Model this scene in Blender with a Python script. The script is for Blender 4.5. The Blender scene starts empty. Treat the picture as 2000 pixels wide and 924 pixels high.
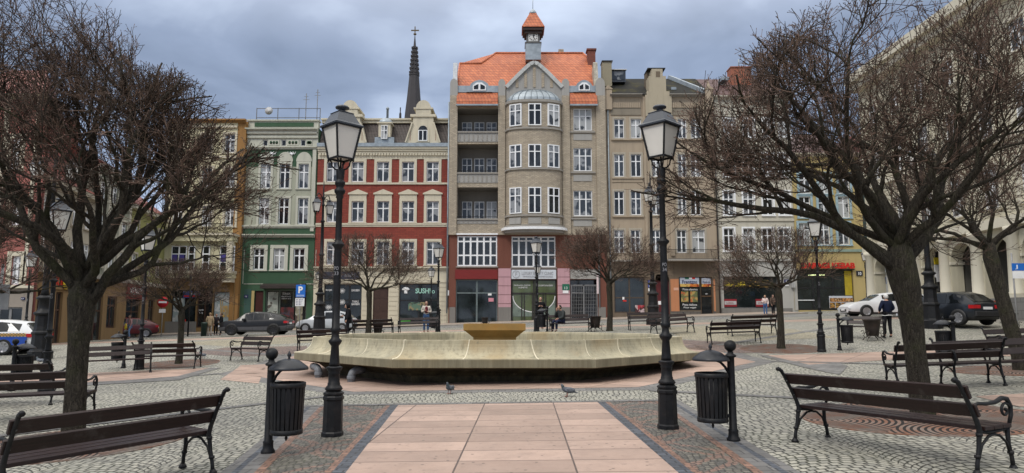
import bpy, bmesh, math, random
from math import sin, cos, tan, atan, atan2, sqrt, pi, radians
from mathutils import Vector, Matrix, noise
random.seed(7)
S = bpy.context.scene
COL = S.collection
# ---------------------------------------------------------------- camera, sky, sun, exposure
F, CX, CY, TH, CAMZ = 1330.0, 1000.0, 462.0, radians(6.9), 1.6
cd = bpy.data.cameras.new('camera'); cam = bpy.data.objects.new('camera', cd); COL.objects.link(cam)
cd.sensor_width = 36; cd.lens = 36*F/2000; cd.clip_start = .05; cd.clip_end = 3000
cam.location = (0, 0, CAMZ); cam.rotation_euler = (pi/2+TH, 0, 0); S.camera = cam
SUN_EL, SUN_AZ = radians(48), radians(215)
W = bpy.data.worlds.new('World'); S.world = W; W.use_nodes = True
nt = W.node_tree; N = nt.nodes; L = nt.links; N.clear()
wo = N.new('ShaderNodeOutputWorld'); bg = N.new('ShaderNodeBackground'); bg.inputs[1].default_value = .1
sk = N.new('ShaderNodeTexSky'); sk.sky_type = 'NISHITA'; sk.sun_disc = False
sk.sun_elevation = SUN_EL; sk.sun_rotation = SUN_AZ; sk.dust_density = 2.0
tc = N.new('ShaderNodeTexCoord'); sep = N.new('ShaderNodeSeparateXYZ'); L.new(tc.outputs['Generated'], sep.inputs[0])
def wm(op, a, b=None, c=None):
    n = N.new('ShaderNodeMath'); n.operation = op
    for i, q in enumerate((a, b, c)):
        if q is None: continue
        if isinstance(q, (int, float)): n.inputs[i].default_value = q
        else: L.new(q, n.inputs[i])
    return n.outputs[0]
zc = wm('MAXIMUM', sep.outputs[2], 0.0)
den = wm('ADD', zc, .16)
cmb = N.new('ShaderNodeCombineXYZ'); L.new(wm('DIVIDE', sep.outputs[0], den), cmb.inputs[0]); L.new(wm('DIVIDE', sep.outputs[1], den), cmb.inputs[1])
n1 = N.new('ShaderNodeTexNoise'); n1.inputs['Scale'].default_value = .85; n1.inputs['Detail'].default_value = 6; n1.inputs['Roughness'].default_value = .52; n1.inputs['Distortion'].default_value = .35
L.new(cmb.outputs[0], n1.inputs['Vector'])
n2 = N.new('ShaderNodeTexNoise'); n2.inputs['Scale'].default_value = 2.4; n2.inputs['Detail'].default_value = 5; n2.inputs['Distortion'].default_value = .6
L.new(cmb.outputs[0], n2.inputs['Vector'])
mixn = wm('ADD', wm('MULTIPLY', n1.outputs[0], .75), wm('MULTIPLY', n2.outputs[0], .25))
cr = N.new('ShaderNodeValToRGB'); L.new(mixn, cr.inputs[0])
el = cr.color_ramp.elements
el[0].position = .40; el[0].color = (1.65, 2.08, 2.95, 1)
el[1].position = .62; el[1].color = (4.7, 5.5, 6.9, 1)
e = el.new(.50); e.color = (2.45, 3.0, 4.15, 1)
zr = N.new('ShaderNodeMapRange'); L.new(sep.outputs[2], zr.inputs[0])
zr.inputs[1].default_value = .36; zr.inputs[2].default_value = 1.0; zr.inputs[3].default_value = 1.0; zr.inputs[4].default_value = 4.7
zw = N.new('ShaderNodeMapRange'); L.new(sep.outputs[2], zw.inputs[0]); zw.inputs[1].default_value = .36; zw.inputs[2].default_value = .7
wc = N.new('ShaderNodeMix'); wc.data_type = 'RGBA'; L.new(zw.outputs[0], wc.inputs[0]); L.new(cr.outputs[0], wc.inputs[6]); wc.inputs[7].default_value = (4.6,4.5,4.3,1)
hb = N.new('ShaderNodeMapRange'); L.new(sep.outputs[2], hb.inputs[0])
hb.inputs[1].default_value = .0; hb.inputs[2].default_value = .40; hb.inputs[3].default_value = 1.32; hb.inputs[4].default_value = .92
mulv = N.new('ShaderNodeVectorMath'); mulv.operation = 'SCALE'; L.new(wc.outputs[2], mulv.inputs[0]); L.new(wm('MULTIPLY', zr.outputs[0], hb.outputs[0]), mulv.inputs['Scale'])
mx = N.new('ShaderNodeMix'); mx.data_type = 'RGBA'; mx.inputs[0].default_value = .88
L.new(sk.outputs[0], mx.inputs[6]); L.new(mulv.outputs[0], mx.inputs[7]); L.new(mx.outputs[2], bg.inputs[0]); L.new(bg.outputs[0], wo.inputs[0])
sd = bpy.data.lights.new('sun', 'SUN'); sd.energy = 1.0; sd.angle = radians(14); sd.color = (1, .96, .9)
so = bpy.data.objects.new('sun', sd); COL.objects.link(so)
so.rotation_euler = Vector((-sin(SUN_AZ)*cos(SUN_EL), -cos(SUN_AZ)*cos(SUN_EL), -sin(SUN_EL))).to_track_quat('-Z', 'Y').to_euler()
S.view_settings.view_transform = 'Standard'; S.view_settings.look = 'None'; S.view_settings.gamma = 1; S.view_settings.exposure = 0.55
S.view_settings.use_curve_mapping = False
S.cycles.max_bounces = 5; S.cycles.diffuse_bounces = 3; S.cycles.glossy_bounces = 2; S.cycles.transparent_max_bounces = 6
S.cycles.use_denoising = True

# ---------------------------------------------------------------- measuring helpers
def lerp(a, b, t): return a+(b-a)*t
def knots(t, K):
    if t <= K[0][0]: return K[0][1]
    for (a, va), (b, vb) in zip(K, K[1:]):
        if t <= b: return lerp(va, vb, (t-a)/(b-a))
    return K[-1][1]
KB = [(0,0),(14,0),(18,.03),(23,.14),(27,.42),(31,.78),(35,.97),(42,1.06),(51,1.12),(62,1.30),(100,2.0)]
KR = [(9,.0145),(23,.0165),(35,.026),(56,.034),(62,.036)]
KL = [(9,.0145),(23,.017),(37,.033),(45,.033),(56,.034)]
KE = [(13,.03),(24,.015),(35,0)]; KF = [(10,.02),(15,0)]
def G(x, y):
    x = max(-60, min(60, x)); return knots(y, KB)+x*knots(y, KR if x > 0 else KL)+max(0, min(x,20)-3)*knots(y, KE)-max(0, -3-x if x > -12 else 9)*knots(y, KF)
def ray(px, py):
    u = (px-CX)/F; v = (py-CY)/F; return u, cos(TH)+v*sin(TH), sin(TH)-v*cos(TH)
def zat(py, Y): r = ray(CX, py); return CAMZ+Y*r[2]/r[1]
def xat(px, py, Y): r = ray(px, py); return Y*r[0]/r[1]
def gp(px, py, h=0.0):
    r = ray(px, py); y = 1.0
    while y < 90:
        if CAMZ+y*r[2]/r[1] <= G(y*r[0]/r[1], y)+h: break
        y += .05
    x = y*r[0]/r[1]; return Vector((x, y, G(x, y)))
def at(px, Y, py=650):
    x = xat(px, py, Y); return Vector((x, Y, G(x, Y)))

# ---------------------------------------------------------------- mesh helpers
class MB:
    def __init__(s): s.v = []; s.f = []; s.m = []; s.sm = []
    def add(s, vs, fs, mi=0, smooth=False):
        n = len(s.v); s.v += [tuple(q) for q in vs]
        for f in fs: s.f.append([i+n for i in f]); s.m.append(mi); s.sm.append(smooth)
        return s
    def box(s, x0, x1, y0, y1, z0, z1, mi=0):
        v = [(x,y,z) for z in (z0,z1) for y in (y0,y1) for x in (x0,x1)]
        return s.add(v, [(0,2,3,1),(4,5,7,6),(0,1,5,4),(2,6,7,3),(0,4,6,2),(1,3,7,5)], mi)
    def taper(s, x0, x1, y0, y1, z0, z1, ix, iy, mi=0):
        v = [(x0,y0,z0),(x1,y0,z0),(x0,y1,z0),(x1,y1,z0),(x0+ix,y0+iy,z1),(x1-ix,y0+iy,z1),(x0+ix,y1-iy,z1),(x1-ix,y1-iy,z1)]
        return s.add(v, [(0,2,3,1),(4,5,7,6),(0,1,5,4),(2,6,7,3),(0,4,6,2),(1,3,7,5)], mi)
    def beam(s, a, b, w, h, mi=0, up=(0,0,1)):
        a = Vector(a); b = Vector(b); d = (b-a).normalized(); u = Vector(up)
        sd_ = d.cross(u)
        if sd_.length < 1e-4: sd_ = d.cross(Vector((1,0,0)))
        sd_.normalize(); u = sd_.cross(d)
        v = [p+sd_*(i*w/2)+u*(j*h/2) for p in (a,b) for j in (-1,1) for i in (-1,1)]
        return s.add(v, [(0,1,3,2),(4,6,7,5),(0,4,5,1),(2,3,7,6),(0,2,6,4),(1,5,7,3)], mi)
    def tube(s, pts, rad, n=8, mi=0, smooth=True, cap=True):
        pts = [Vector(p) for p in pts]
        if isinstance(rad, (int, float)): rad = [rad]*len(pts)
        vs = []; pu = None
        for i, p in enumerate(pts):
            d = (pts[min(i+1, len(pts)-1)]-pts[max(i-1, 0)])
            if d.length < 1e-9: d = Vector((0,0,1))
            d.normalize()
            if pu is None: pu = d.orthogonal().normalized()
            u = (pu-d*pu.dot(d))
            u = u.normalized() if u.length > 1e-6 else d.orthogonal().normalized()
            pu = u; w = d.cross(u)
            for k in range(n):
                a = 2*pi*k/n; vs.append(p+(u*cos(a)+w*sin(a))*rad[i])
        fs = []
        for i in range(len(pts)-1):
            for k in range(n): fs.append((i*n+k, i*n+(k+1)%n, (i+1)*n+(k+1)%n, (i+1)*n+k))
        if cap: fs.append(tuple(range(n-1,-1,-1))); fs.append(tuple((len(pts)-1)*n+k for k in range(n)))
        return s.add(vs, fs, mi, smooth)
    def lathe(s, prof, n=16, c=(0,0,0), mi=0, smooth=True, rot=0, sx=1, sy=1):
        vs = []; fs = []
        for r, z in prof:
            for k in range(n):
                a = rot+2*pi*k/n; vs.append((c[0]+r*cos(a)*sx, c[1]+r*sin(a)*sy, c[2]+z))
        for i in range(len(prof)-1):
            for k in range(n): fs.append((i*n+k, i*n+(k+1)%n, (i+1)*n+(k+1)%n, (i+1)*n+k))
        fs.append(tuple(range(n-1,-1,-1))); fs.append(tuple((len(prof)-1)*n+k for k in range(n)))
        return s.add(vs, fs, mi, smooth)
    def prism(s, poly, axis, a0, a1, mi=0):
        """poly in the plane across axis: 'y' -> (x,z), 'x' -> (y,z), 'z' -> (x,y)"""
        def P(q, a): return {'y': (q[0],a,q[1]), 'x': (a,q[0],q[1]), 'z': (q[0],q[1],a)}[axis]
        n = len(poly); vs = [P(q,a0) for q in poly]+[P(q,a1) for q in poly]
        fs = [tuple(range(n)), tuple(range(2*n-1,n-1,-1))]+[(i,(i+1)%n+0,(i+1)%n+n,i+n) for i in range(n)]
        return s.add(vs, fs, mi)
    def xform(s, M):
        s.v = [tuple(M @ Vector(q)) for q in s.v]; return s
    def build(s, name, mats, parent=None, org=None, fix=True):
        me = bpy.data.meshes.new(name)
        v = s.v if org is None else [(a-org[0], b-org[1], c-org[2]) for a,b,c in s.v]
        me.from_pydata(v, [], s.f)
        if not isinstance(mats, (list, tuple)): mats = [mats]
        for m in mats: me.materials.append(m)
        me.polygons.foreach_set('material_index', s.m); me.polygons.foreach_set('use_smooth', s.sm)
        if fix:
            bm = bmesh.new(); bm.from_mesh(me); bmesh.ops.recalc_face_normals(bm, faces=bm.faces); bm.to_mesh(me); bm.free()
        me.update()
        o = bpy.data.objects.new(name, me); COL.objects.link(o)
        if parent: o.parent = parent
        return o
def smooth_by_angle(o, ang=40):
    me = o.data
    for p in me.polygons: p.use_smooth = True
    bm = bmesh.new(); bm.from_mesh(me)
    for ed in bm.edges:
        if len(ed.link_faces) == 2 and ed.calc_face_angle(0) > radians(ang): ed.smooth = False
    bm.to_mesh(me); bm.free(); return o
def tag(o, label=None, cat=None, group=None, kind=None):
    if label: o['label'] = label
    if cat: o['category'] = cat
    if group: o['group'] = group
    if kind: o['kind'] = kind
    return o
def thing(name, loc, label, cat, group=None, rz=0):
    o = bpy.data.objects.new(name, None); COL.objects.link(o); o.location = loc; o.rotation_euler = (0,0,rz)
    o.empty_display_size = .2
    return tag(o, label, cat, group)
def copy_tree(o, parent=None):
    c = o.copy(); COL.objects.link(c)
    if parent: c.parent = parent
    for ch in list(o.children): copy_tree(ch, c)
    return c
def place(proto, used, loc, rz, label, sc=1):
    o = proto if not used else copy_tree(proto)
    o.location = loc; o.rotation_euler = (0,0,rz); o.scale = (sc,)*3; o['label'] = label; return o

# ---------------------------------------------------------------- materials
class NB:
    def __init__(s, name):
        s.m = bpy.data.materials.new(name); s.m.use_nodes = True; s.t = s.m.node_tree; s.N = s.t.nodes
        s.b = s.N['Principled BSDF']; s.geo = None; s.tcn = None
    def new(s, t, **k):
        n = s.N.new(t)
        for a, b in k.items(): setattr(n, a, b)
        return n
    def set(s, sock, v):
        if isinstance(v, bpy.types.NodeSocket): s.t.links.new(v, sock)
        elif isinstance(v, (tuple, list)) and len(v) == 3 and sock.type == 'RGBA': sock.default_value = (*v, 1)
        else: sock.default_value = v
    def m_(s, op, a, b=None, c=None):
        n = s.new('ShaderNodeMath', operation=op)
        for i, q in enumerate((a,b,c)):
            if q is not None: s.set(n.inputs[i], q)
        return n.outputs[0]
    def pos(s):
        if not s.geo: s.geo = s.new('ShaderNodeNewGeometry').outputs['Position']
        return s.geo
    def obj(s):
        if not s.tcn: s.tcn = s.new('ShaderNodeTexCoord').outputs['Object']
        return s.tcn
    def noise(s, vec, scale, detail=4, rough=.55, out=0):
        n = s.new('ShaderNodeTexNoise'); s.set(n.inputs['Vector'], vec); n.inputs['Scale'].default_value = scale
        n.inputs['Detail'].default_value = detail; n.inputs['Roughness'].default_value = rough; return n.outputs[out]
    def mix(s, f, a, b, mode='MIX'):
        n = s.new('ShaderNodeMix', data_type='RGBA', blend_type=mode); s.set(n.inputs[0], f); s.set(n.inputs[6], a); s.set(n.inputs[7], b); return n.outputs[2]
    def rng(s, v, a, b, c, d):
        n = s.new('ShaderNodeMapRange'); s.set(n.inputs[0], v)
        for i, q in enumerate((a,b,c,d)): n.inputs[i+1].default_value = q
        return n.outputs[0]
    def sepv(s, v):
        n = s.new('ShaderNodeSeparateXYZ'); s.set(n.inputs[0], v); return n.outputs
    def comb(s, x, y, z=0.0):
        n = s.new('ShaderNodeCombineXYZ'); s.set(n.inputs[0], x); s.set(n.inputs[1], y); s.set(n.inputs[2], z); return n.outputs[0]
    def white(s, v, dim='3D'):
        n = s.new('ShaderNodeTexWhiteNoise', noise_dimensions=dim); s.set(n.inputs[0], v); return n.outputs[0]
    def bump(s, h, st=.3, dist=.02):
        n = s.new('ShaderNodeBump'); n.inputs['Strength'].default_value = st; n.inputs['Distance'].default_value = dist; s.set(n.inputs['Height'], h)
        s.set(s.b.inputs['Normal'], n.outputs[0])
    def done(s, col, rough=.7, metal=0.0, spec=.5):
        s.set(s.b.inputs['Base Color'], col); s.set(s.b.inputs['Roughness'], rough); s.b.inputs['Metallic'].default_value = metal
        s.b.inputs['Specular IOR Level'].default_value = spec; return s.m
def mat(name, c, rough=.7, metal=0, var=.18, ns=3.0, bump=0, bs=30, spec=.4, dirt=None):
    b = NB(name); v = b.pos() if name.startswith('w_') else b.obj()
    n = b.noise(v, ns, 5, .6)
    lo = tuple(q*(1-var) for q in c); hi = tuple(min(1, q*(1+var)) for q in c)
    col = b.mix(b.rng(n, .3, .7, 0, 1), lo, hi)
    if dirt:
        col = b.mix(b.rng(b.noise(v, dirt[1], 6, .65), .52, .74, 0, dirt[2]), col, dirt[0])
    if bump: b.bump(b.noise(v, bs, 3, .6), bump, .01)
    return b.done(col, b.rng(n, .3, .7, rough*.88, min(1, rough*1.1)), metal, spec)
def setts(name, base, alt, stone=.1, Wf=1.25, R=.74, joint=(.035,.033,.030), scroll=None, jw=.13, moss=.35, fan=True):
    """granite setts laid in segmental arches (or rows)"""
    b = NB(name); p = b.pos()
    wob = b.new('ShaderNodeVectorMath', operation='SCALE'); wn = b.new('ShaderNodeVectorMath', operation='SUBTRACT')
    b.set(wn.inputs[0], b.noise(p, 5.0, 3, .6, 1)); wn.inputs[1].default_value = (.5,.5,.5); b.set(wob.inputs[0], wn.outputs[0]); wob.inputs['Scale'].default_value = .07
    ad = b.new('ShaderNodeVectorMath', operation='ADD'); b.set(ad.inputs[0], p); b.set(ad.inputs[1], wob.outputs[0])
    x, y, _ = b.sepv(ad.outputs[0])
    if fan:
        cxn = b.m_('DIVIDE', x, Wf); ci = b.m_('FLOOR', cxn)
        u = b.m_('MULTIPLY', b.m_('SUBTRACT', b.m_('FRACT', cxn), .5), Wf)
        v = b.m_('SUBTRACT', y, b.m_('SQRT', b.m_('SUBTRACT', R*R, b.m_('MULTIPLY', u, u))))
        row = b.m_('DIVIDE', b.m_('ADD', v, b.m_('MULTIPLY', ci, .037)), stone)
        ri = b.m_('FLOOR', row); rf = b.m_('FRACT', row)
        s_ = b.m_('MULTIPLY', b.m_('ARCSINE', b.m_('DIVIDE', u, R)), R/stone)
    else:
        row = b.m_('DIVIDE', y, stone); ri = b.m_('FLOOR', row); rf = b.m_('FRACT', row); s_ = b.m_('DIVIDE', x, stone*1.1); ci = b.m_('MULTIPLY', ri, 0.0)
    s2 = b.m_('ADD', s_, b.m_('MULTIPLY', b.white(b.comb(ri, ci, 3.0)), 1.0))
    si = b.m_('FLOOR', s2); sf = b.m_('FRACT', s2)
    e1 = b.m_('MINIMUM', rf, b.m_('SUBTRACT', 1.0, rf)); e2 = b.m_('MINIMUM', sf, b.m_('SUBTRACT', 1.0, sf))
    ed = b.m_('MINIMUM', e1, e2)
    jm = b.rng(ed, jw*.35, jw, 0, 1)
    idn = b.white(b.comb(ri, si, ci)); id2 = b.white(b.comb(si, ci, ri))
    c = b.mix(idn, base, alt)
    g = b.noise(p, 60, 3, .7); big = b.noise(p, .35, 4, .6)
    if scroll:
        q = b.m_('MULTIPLY', b.m_('SINE', b.m_('MULTIPLY', y, 3.6)), .28)
        sx = b.m_('ABSOLUTE', b.m_('SUBTRACT', b.m_('PINGPONG', b.m_('ADD', x, 0.35), .72), b.m_('ADD', .36, q)))
        q2 = b.m_('MULTIPLY', b.m_('COSINE', b.m_('MULTIPLY', y, 3.6)), .28)
        sx2 = b.m_('ABSOLUTE', b.m_('SUBTRACT', b.m_('PINGPONG', b.m_('ADD', x, 0.35), .72), b.m_('ADD', .36, q2)))
        msk = b.m_('LESS_THAN', b.m_('ADD', b.m_('MINIMUM', sx, sx2), b.m_('MULTIPLY', id2, .05)), .085)
        c = b.mix(b.m_('MULTIPLY', msk, .8), c, scroll)
    c = b.mix(b.rng(g, .3, .7, .25, 0), c, (.05,.05,.05))
    c = b.mix(b.rng(big, .45, .75, 0, .3), c, tuple(q*.5 for q in base))
    c = b.mix(b.m_('MULTIPLY', b.m_('GREATER_THAN', id2, .93), .35), c, (.06,.06,.065))
    jc = b.mix(b.rng(b.noise(p, .8, 4, .6), .45, .65, 0, moss), joint, (.05,.062,.02))
    c = b.mix(jm, jc, c)
    hgt = b.m_('ADD', b.m_('MULTIPLY', b.rng(ed, 0, .30, 0, 1), 1.0), b.m_('MULTIPLY', g, .25))
    hgt = b.m_('ADD', hgt, b.m_('MULTIPLY', id2, .25))
    b.bump(hgt, .55, .016)
    return b.done(c, b.rng(idn, 0, 1, .5, .78), 0, .4)
def slabs(name, base, w, h, ox, oy, rot=0, jc=(.06,.045,.04), ms=.008, off=0.0, var=.14):
    b = NB(name); p = b.pos()
    mp = b.new('ShaderNodeMapping'); b.set(mp.inputs[0], p); mp.inputs['Location'].default_value = (ox, oy, 0); mp.inputs['Rotation'].default_value = (0,0,rot)
    br = b.new('ShaderNodeTexBrick'); b.set(br.inputs['Vector'], mp.outputs[0]); br.offset = off
    br.inputs['Scale'].default_value = 1; br.inputs['Brick Width'].default_value = w; br.inputs['Row Height'].default_value = h
    br.inputs['Mortar Size'].default_value = ms; br.inputs['Mortar Smooth'].default_value = .3; br.inputs['Bias'].default_value = 0
    b.set(br.inputs['Color1'], tuple(q*(1-var) for q in base)); b.set(br.inputs['Color2'], tuple(q*(1+var) for q in base)); b.set(br.inputs['Mortar'], jc)
    c = b.mix(b.rng(b.noise(p, 90, 3, .8), .25, .75, .32, 0), br.outputs[0], tuple(q*.45 for q in base))
    c = b.mix(b.rng(b.noise(p, 1.3, 6, .7), .42, .7, 0, .5), c, tuple(q*.5 for q in base))
    c = b.mix(b.rng(b.noise(p, 7, 4, .7), .58, .70, 0, .35), c, (.07,.06,.055)); vv = b.new('ShaderNodeTexVoronoi'); b.set(vv.inputs['Vector'], p); vv.inputs['Scale'].default_value = 5.5; c = b.mix(b.m_('MULTIPLY', b.m_('LESS_THAN', vv.outputs['Distance'], .11), .7), c, (.05,.045,.04))
    b.bump(b.m_('ADD', b.m_('MULTIPLY', br.outputs[1], -1.0), b.m_('MULTIPLY', b.noise(p, 90, 3, .7), .12)), .5, .008)
    return b.done(c, b.rng(b.noise(p, 2, 3), .3, .7, .5, .75), 0, .4)
def brick(name, c1, c2, mortar, bw=.26, rh=.075, ms=.012, plane='xz', var=1.0, stain=.3):
    b = NB(name); x, y, z = b.sepv(b.pos())
    v = b.comb(b.m_('ADD', x, y), z)
    br = b.new('ShaderNodeTexBrick'); b.set(br.inputs['Vector'], v); br.inputs['Scale'].default_value = 1
    br.inputs['Brick Width'].default_value = bw; br.inputs['Row Height'].default_value = rh; br.inputs['Mortar Size'].default_value = ms
    b.set(br.inputs['Color1'], c1); b.set(br.inputs['Color2'], c2); b.set(br.inputs['Mortar'], mortar)
    c = b.mix(b.rng(b.noise(b.pos(), .5, 5, .6), .4, .75, 0, stain), br.outputs[0], tuple(q*.5 for q in c1))
    c = b.mix(b.rng(b.noise(b.comb(b.m_('MULTIPLY', x, 2.5), y, b.m_('MULTIPLY', z, .25)), 1.2, 4, .6), .5, .8, 0, stain), c, tuple(q*.45 for q in c1))
    b.bump(b.m_('MULTIPLY', br.outputs[1], -1.0), .4, .01)
    return b.done(c, .85, 0, .25)
def tiles(name, c1, c2, dark, w=.26, h=.24):
    b = NB(name); x, y, z = b.sepv(b.pos())
    xx = b.m_('ADD', x, b.m_('MULTIPLY', y, .8))
    rowf = b.m_('DIVIDE', z, h); ri = b.m_('FLOOR', rowf); rf = b.m_('FRACT', rowf)
    colf = b.m_('DIVIDE', xx, w); ci = b.m_('FLOOR', colf); cf = b.m_('FRACT', colf)
    idn = b.white(b.comb(ri, ci, 1.0))
    c = b.mix(idn, c1, c2)
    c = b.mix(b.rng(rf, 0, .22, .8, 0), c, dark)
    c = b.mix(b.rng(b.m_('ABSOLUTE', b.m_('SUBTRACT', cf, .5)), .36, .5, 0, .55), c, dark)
    c = b.mix(b.rng(b.noise(b.pos(), .7, 5, .6), .5, .8, 0, .35), c, tuple(q*.45 for q in c1))
    b.bump(b.m_('ADD', b.m_('SINE', b.m_('MULTIPLY', cf, pi)), b.m_('MULTIPLY', b.m_('SUBTRACT', 1.0, rf), .6)), .5, .04)
    return b.done(c, .6, 0, .4)
def plaster(name, c, stain=.35, dark=None, rough=.9):
    b = NB(name); x, y, z = b.sepv(b.pos()); d = dark or tuple(q*.45 for q in c)
    n = b.noise(b.pos(), .8, 6, .62); col = b.mix(b.rng(n, .3, .7, 0, .35), c, tuple(q*.78 for q in c))
    st = b.noise(b.comb(b.m_('MULTIPLY', x, 3.0), b.m_('MULTIPLY', y, 3.0), b.m_('MULTIPLY', z, .22)), 1.0, 5, .65)
    col = b.mix(b.rng(st, .5, .78, 0, stain), col, d)
    b.bump(b.noise(b.pos(), 25, 3, .6), .15, .01)
    return b.done(col, rough, 0, .25)
IRON = mat('cast_iron', (.009,.0095,.011), .5, .0, .3, 14, .12, 60, .25, dirt=((.035,.028,.024), 9, .5))
IRON2 = mat('rusty_iron', (.03,.022,.018), .5, 0, .35, 18, .15, 60, .45, dirt=((.09,.045,.025), 12, .6))
def wood_mat(name, c, gl):
    b = NB(name); x, y, z = b.sepv(b.obj())
    v = b.comb(b.m_('MULTIPLY', x, 1.3), b.m_('MULTIPLY', y, 26.0), b.m_('MULTIPLY', z, 26.0))
    n = b.noise(v, 2.2, 6, .65); col = b.mix(b.rng(n, .3, .7, 0, 1), tuple(q*.55 for q in c), tuple(q*1.35 for q in c))
    col = b.mix(b.rng(b.noise(b.obj(), 5, 5, .7), .56, .72, 0, .5), col, (.07,.06,.055))
    b.bump(n, .35, .006); return b.done(col, b.rng(n, .3, .7, gl, gl+.2), 0, .35)
WOOD = wood_mat('bench_wood', (.019,.0085,.0075), .36)
BARK = None
def bark_mat():
    b = NB('bark'); x, y, z = b.sepv(b.obj())
    dn = b.noise(b.obj(), 9, 3, .6); v = b.comb(b.m_('ADD', x, b.m_('MULTIPLY', dn, .12)), b.m_('ADD', y, b.m_('MULTIPLY', dn, .12)), b.m_('MULTIPLY', z, .16))
    n = b.noise(v, 26, 7, .75); vo = b.new('ShaderNodeTexVoronoi', feature='DISTANCE_TO_EDGE'); b.set(vo.inputs['Vector'], v); vo.inputs['Scale'].default_value = 34
    c = b.mix(b.rng(n, .35, .68, 0, 1), (.022,.019,.015), (.105,.09,.07))
    c = b.mix(b.rng(vo.outputs[0], 0, .16, .5, 0), c, (.012,.011,.009))
    c = b.mix(b.rng(b.noise(b.obj(), 2.3, 5, .65), .5, .68, 0, .45), c, (.055,.062,.022))
    b.bump(b.m_('ADD', b.m_('MULTIPLY', n, 2.0), b.rng(vo.outputs[0], 0, .2, 0, .6)), .9, .025); return b.done(c, .95, 0, .15)
BARK = bark_mat()
def twig_mat(name, a, c):
    b = NB(name); n = b.noise(b.obj(), 3.5, 4, .7); n2_ = b.noise(b.obj(), 1.1, 2)
    col = b.mix(b.rng(n, .38, .62, 0, 1), a, c); col = b.mix(b.rng(n2_, .45, .7, 0, .5), col, (.035,.03,.016))
    return b.done(col, .85, 0, .2)
TWIG = twig_mat('twigs', (.04,.029,.024), (.20,.13,.10))
BRANCH = mat('branch_bark', (.042,.033,.026), .95, 0, .4, 9, .4, 40, .15, dirt=((.055,.058,.028), 4, .5))
def glassm(name, c, curtain, thr=.55):
    b = NB(name); oi = b.new('ShaderNodeObjectInfo').outputs['Random']
    v = b.new('ShaderNodeVectorMath', operation='ADD'); b.set(v.inputs[0], b.obj()); b.set(v.inputs[1], b.comb(b.m_('MULTIPLY', oi, 40.0), 0.0, 0.0))
    n = b.noise(v.outputs[0], 1.1, 3, .5)
    return b.done(b.mix(b.rng(n, thr, thr+.06, 0, 1), c, curtain), .06, 0, .6)
GLASS = glassm('window_glass', (.035,.042,.052), (.24,.25,.26), .50)
GLASS_C = glassm('curtained_glass', (.03,.034,.04), (.36,.37,.37), .40)
GLASS_D = glassm('dark_glass', (.010,.012,.014), (.022,.026,.028), .5)
GLASS_S = mat('shop_glass', (.014,.019,.020), .05, 0, .6, .9, spec=.6)
GLASS_G = mat('green_tinted_glass', (.10,.125,.062), .06, 0, .35, .6, spec=.6)
WHITE = mat('white_frame', (.76,.77,.78), .5, 0, .08, 6)
CREAM = plaster('cream_stucco', (.58,.53,.41), .35)
STONE_L = plaster('grey_stone_trim', (.30,.28,.25), .4)
def lampglass():
    b = NB('frosted_lamp_glass'); n = b.noise(b.obj(), 4, 3); c = b.mix(n, (.62,.60,.55), (.74,.71,.65))
    b.b.inputs['Transmission Weight'].default_value = .1
    return b.done(c, .35, 0, .5)
LGLASS = lampglass()
ROOFMETAL = mat('roof_metal', (.038,.045,.058), .45, .0, .2, 3, spec=.6)
ZINC = mat('zinc_sheet', (.27,.31,.34), .45, .35, .2, 2.5, spec=.6)
HOOD = mat('hood_paint', (.018,.020,.025), .42, 0, .3, 10, spec=.35)
BLACK = mat('black_paint', (.012,.012,.013), .5)
RUBBER = mat('rubber', (.012,.012,.012), .85)
def text(s, M, w, h, m, name='lettering', parent=None, org=None, bold=.0, depth=.006):
    """raised lettering; M maps its plane (x right, y up) into place, lower-left corner at the origin"""
    cu = bpy.data.curves.new('t', 'FONT'); cu.body = s; cu.extrude = depth; cu.offset = bold; cu.resolution_u = 3
    o = bpy.data.objects.new('t', cu); COL.objects.link(o)
    dg = bpy.context.evaluated_depsgraph_get(); me = bpy.data.meshes.new_from_object(o.evaluated_get(dg))
    bpy.data.objects.remove(o); bpy.data.curves.remove(cu)
    xs = [v.co.x for v in me.vertices]; ys = [v.co.y for v in me.vertices]
    x0, x1, y0, y1 = min(xs), max(xs), min(ys), max(ys)
    sx = w/(x1-x0); sy = h/(y1-y0)
    for v in me.vertices:
        q = M @ Vector(((v.co.x-x0)*sx, (v.co.y-y0)*sy, v.co.z))
        v.co = q if org is None else q-Vector(org)
    me.materials.clear(); me.materials.append(m); me.name = name
    ob = bpy.data.objects.new(name, me); COL.objects.link(ob)
    if parent: ob.parent = parent
    return ob
def facing(x, y, z):   # a text plane on a wall that faces the square (-y)
    return Matrix.Translation((x, y, z)) @ Matrix.Rotation(pi/2, 4, 'X')
# ---------------------------------------------------------------- ground and paving
M_SETT = setts('granite_setts', (.47,.45,.375), (.29,.285,.25), .12, Wf=1.35, R=.80, joint=(.022,.021,.019), jw=.15)
M_SETT_FAR = setts('yellow_setts', (.44,.39,.27), (.33,.30,.22), .11, fan=False)
M_SETT_RED = setts('red_brown_setts', (.24,.155,.13), (.17,.13,.115), .10, Wf=1.0, R=.6)
M_SCROLL = setts('scroll_setts', (.19,.175,.145), (.095,.09,.082), .085, Wf=.9, R=.52, scroll=(.26,.155,.12), moss=.5)
M_BAND = slabs('blue_grey_setts', (.085,.095,.115), .19, .11, 0, 0, jc=(.03,.03,.03), ms=.012, off=.5, var=.35)
M_BAND_G = slabs('grey_band_slabs', (.17,.165,.16), .30, .22, 0, 0, jc=(.05,.05,.05), ms=.01, off=.5, var=.25)
M_ORANGE = slabs('terracotta_setts', (.25,.145,.105), .11, .11, 0, 0, jc=(.08,.06,.05), ms=.01, off=.5, var=.3)
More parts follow.
